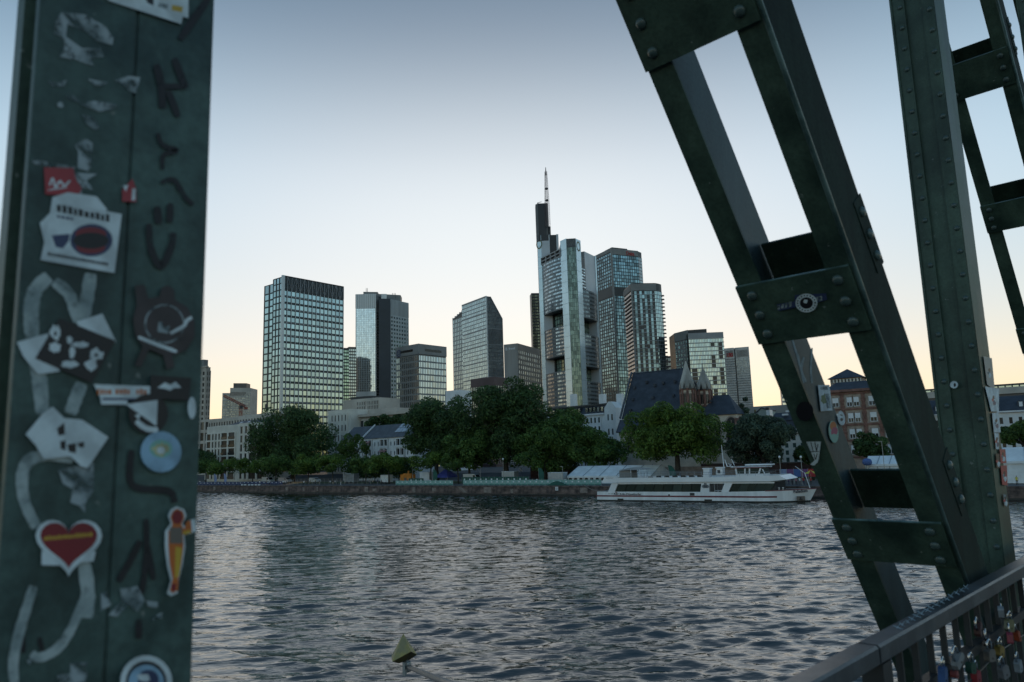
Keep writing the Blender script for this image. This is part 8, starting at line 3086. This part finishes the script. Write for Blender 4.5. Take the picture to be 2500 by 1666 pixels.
# padlocks hanging on the railing --------------------------------------------------------------------
BRASS = mat('brass', (0.36, 0.26, 0.08), 0.35, 0.8, .2, 30)
CHROME = mat('chrome', (0.5, 0.52, 0.54), 0.18, 1.0, .1, 30)
def lock_mat(nm, c): return mat('lock_' + nm, c, 0.35, 0.0, .15, 30)
LOCKS = [
    (2444, 1494, .045, .032, 'white', (.6, .66, .72), 1.2, 'white and blue padlock, highest on the railing at the right'),
    (2464, 1527, .042, .052, 'olive', (.30, .28, .13), .25, 'olive brass padlock above the pink padlock'),
    (2465, 1557, .050, .045, 'pink', (.62, .06, .12), .1, 'bright pink padlock at the right of the railing'),
    (2483, 1552, .022, .050, 'orange', (.62, .12, .05), -.3, 'narrow orange padlock beside the pink padlock'),
    (2416, 1600, .056, .046, 'beige', (.28, .25, .22), .12, 'square beige padlock below the brown padlock'),
    (2388, 1535, .060, .030, 'brown', (.16, .06, .05), -.7, 'slanted brown padlock left of the olive one'),
    (2408, 1562, .056, .028, 'bronze', (.15, .11, .11), -.6, 'dark bronze padlock between the brown and the beige one'),
    (2338, 1612, .070, .030, 'silver', (.45, .47, .48), -.55, 'long silver padlock with an open shackle near the green padlock'),
    (2370, 1630, .040, .040, 'green', (.02, .12, .07), .2, 'dark green round edged padlock at the bottom of the picture'),
    (2383, 1652, .050, .045, 'red', (.55, .03, .05), .1, 'red padlock below the green padlock'),
    (2302, 1650, .038, .060, 'blue', (.07, .18, .48), .35, 'bright blue padlock nearest the foot of the diagonal'),
    (2486, 1626, .045, .050, 'pale', (.5, .56, .62), -.15, 'pale blue white padlock at the right edge of the picture'),
    (2330, 1646, .026, .026, 'coral', (.6, .14, .12), .4, 'tiny coral padlock between the blue and the red one'),
    (2440, 1590, .044, .044, 'brass', (.30, .20, .08), .3, 'brass padlock under the pink padlock'),
    (2450, 1640, .05, .05, 'steel', (.3, .31, .33), -.2, 'dull steel padlock between the beige and the pale blue one'),
]
for i, (px, py, w, h, nm, col, tilt, lab) in enumerate(LOCKS):
    p = at_x(px, py, -0.895 + .012 * (i % 3))
    r = thing('padlock', lab, 'padlock', p, 0, 'love locks on the railing')
    r.rotation_euler = (tilt, 0, math.radians(90 + random.Random(i).uniform(-18, 18)))
    mb = MB()
    a, b_, d = w / 2, h / 2, .011
    c = .006
    prof = [(-a + c, -b_), (a - c, -b_), (a, -b_ + c), (a, b_ - c * 1.6), (a - c * 1.6, b_), (-a + c * 1.6, b_), (-a, b_ - c * 1.6), (-a, -b_ + c)]
    mb.slab([(x, -d, z) for x, z in prof], (0, 2 * d, 0))
    r.rotation_euler = (0, 0, 0)
    Rm = Matrix.Rotation(math.radians(90 + random.Random(i).uniform(-18, 18)), 4, 'Z') @ Matrix.Rotation(tilt, 4, 'Y')
    r.rotation_euler = Rm.to_euler()
    mb.build('body', BRASS if nm == 'brass' else lock_mat(nm, tuple(c * .42 for c in col)), r)
    pts = [(-a * .6, 0, b_ - .004)] + [(-a * .6 * math.cos(t), 0, b_ + .018 + a * .62 * math.sin(t)) for t in np.linspace(0, math.pi, 9)] + [(a * .6, 0, b_ - .004)]
    MB().path(pts, .0042, 8).build('shackle', CHROME, r, True)
    MB().tube((0, -d - .0012, -b_ * .45), (0, -d + .001, -b_ * .45), .004, n=8).build('keyhole', INK, r)
# a wire strung along the railing that carries the locks
MB().path([(-.905, 2.6 + k * .25, EYE.z + ZR - .30 - .012 * math.sin(k)) for k in range(16)], .004, 6).build('lock_wire', M['rail_dark'], None, True)
tag(bpy.data.objects['lock_wire'], 'thin steel wire strung under the handrail carrying padlocks', 'wire')

# yellow pyramid river marker on a tube boom ------------------------------------------------------------
def marker():
    rng = 7.5
    c = at_range(992, 1606, rng)
    r = thing('river_marker', 'weathered yellow pyramid marker on a grey tube boom above the water', 'marker', c)
    ym = mat('weathered_yellow_paint', (0.40, 0.34, 0.11), 0.6, 0, .35, 9.0, .2, 40, col2=(0.26, 0.24, 0.13))
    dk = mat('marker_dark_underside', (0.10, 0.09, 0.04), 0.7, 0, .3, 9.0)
    def P(px, py, dr=0.0):
        return at_range(px, py, rng + dr) - c
    ap = P(984.5, 1547, .02)
    a, b_, e = P(958, 1616, 0.0), P(1003.5, 1591, -.10), P(1018.5, 1599, .14)
    g = P(955.5, 1603, .16)
    mb = MB(); mb.add([ap, a, b_, e, g], [(0, 1, 2), (0, 2, 3), (0, 3, 4), (0, 4, 1)])
    mb.build('pyramid', ym, r)
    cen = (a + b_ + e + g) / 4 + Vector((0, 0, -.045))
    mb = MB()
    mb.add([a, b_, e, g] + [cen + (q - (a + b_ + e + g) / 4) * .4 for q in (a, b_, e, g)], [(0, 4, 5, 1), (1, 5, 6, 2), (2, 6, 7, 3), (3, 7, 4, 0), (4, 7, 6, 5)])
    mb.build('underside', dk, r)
    st0, st1 = P(994, 1612, .03), P(996.5, 1632, .03)
    MB().tube(st0, st1, .016, n=8).build('stub', METAL, r, True)
    cl = P(996, 1631, .03)
    MB().lathe([(.03, -.03), (.034, -.02), (.034, .05), (.03, .06)], 10, cl).build('clamp', METAL, r, True)
    end = at_x(1420, 1800, -1.30) - c
    MB().tube(P(997, 1629, .03), end, .021, n=10).build('boom', M['boom'], r, True)
    MB().box(cl.x - .02, cl.x + .02, cl.y - .05, cl.y - .03, cl.z - .06, cl.z + .06).build('bolt_plate', METAL, r)
M['boom'] = mat('grey_blue_tube', (0.13, 0.15, 0.17), 0.35, .3, .2, 10)
marker()
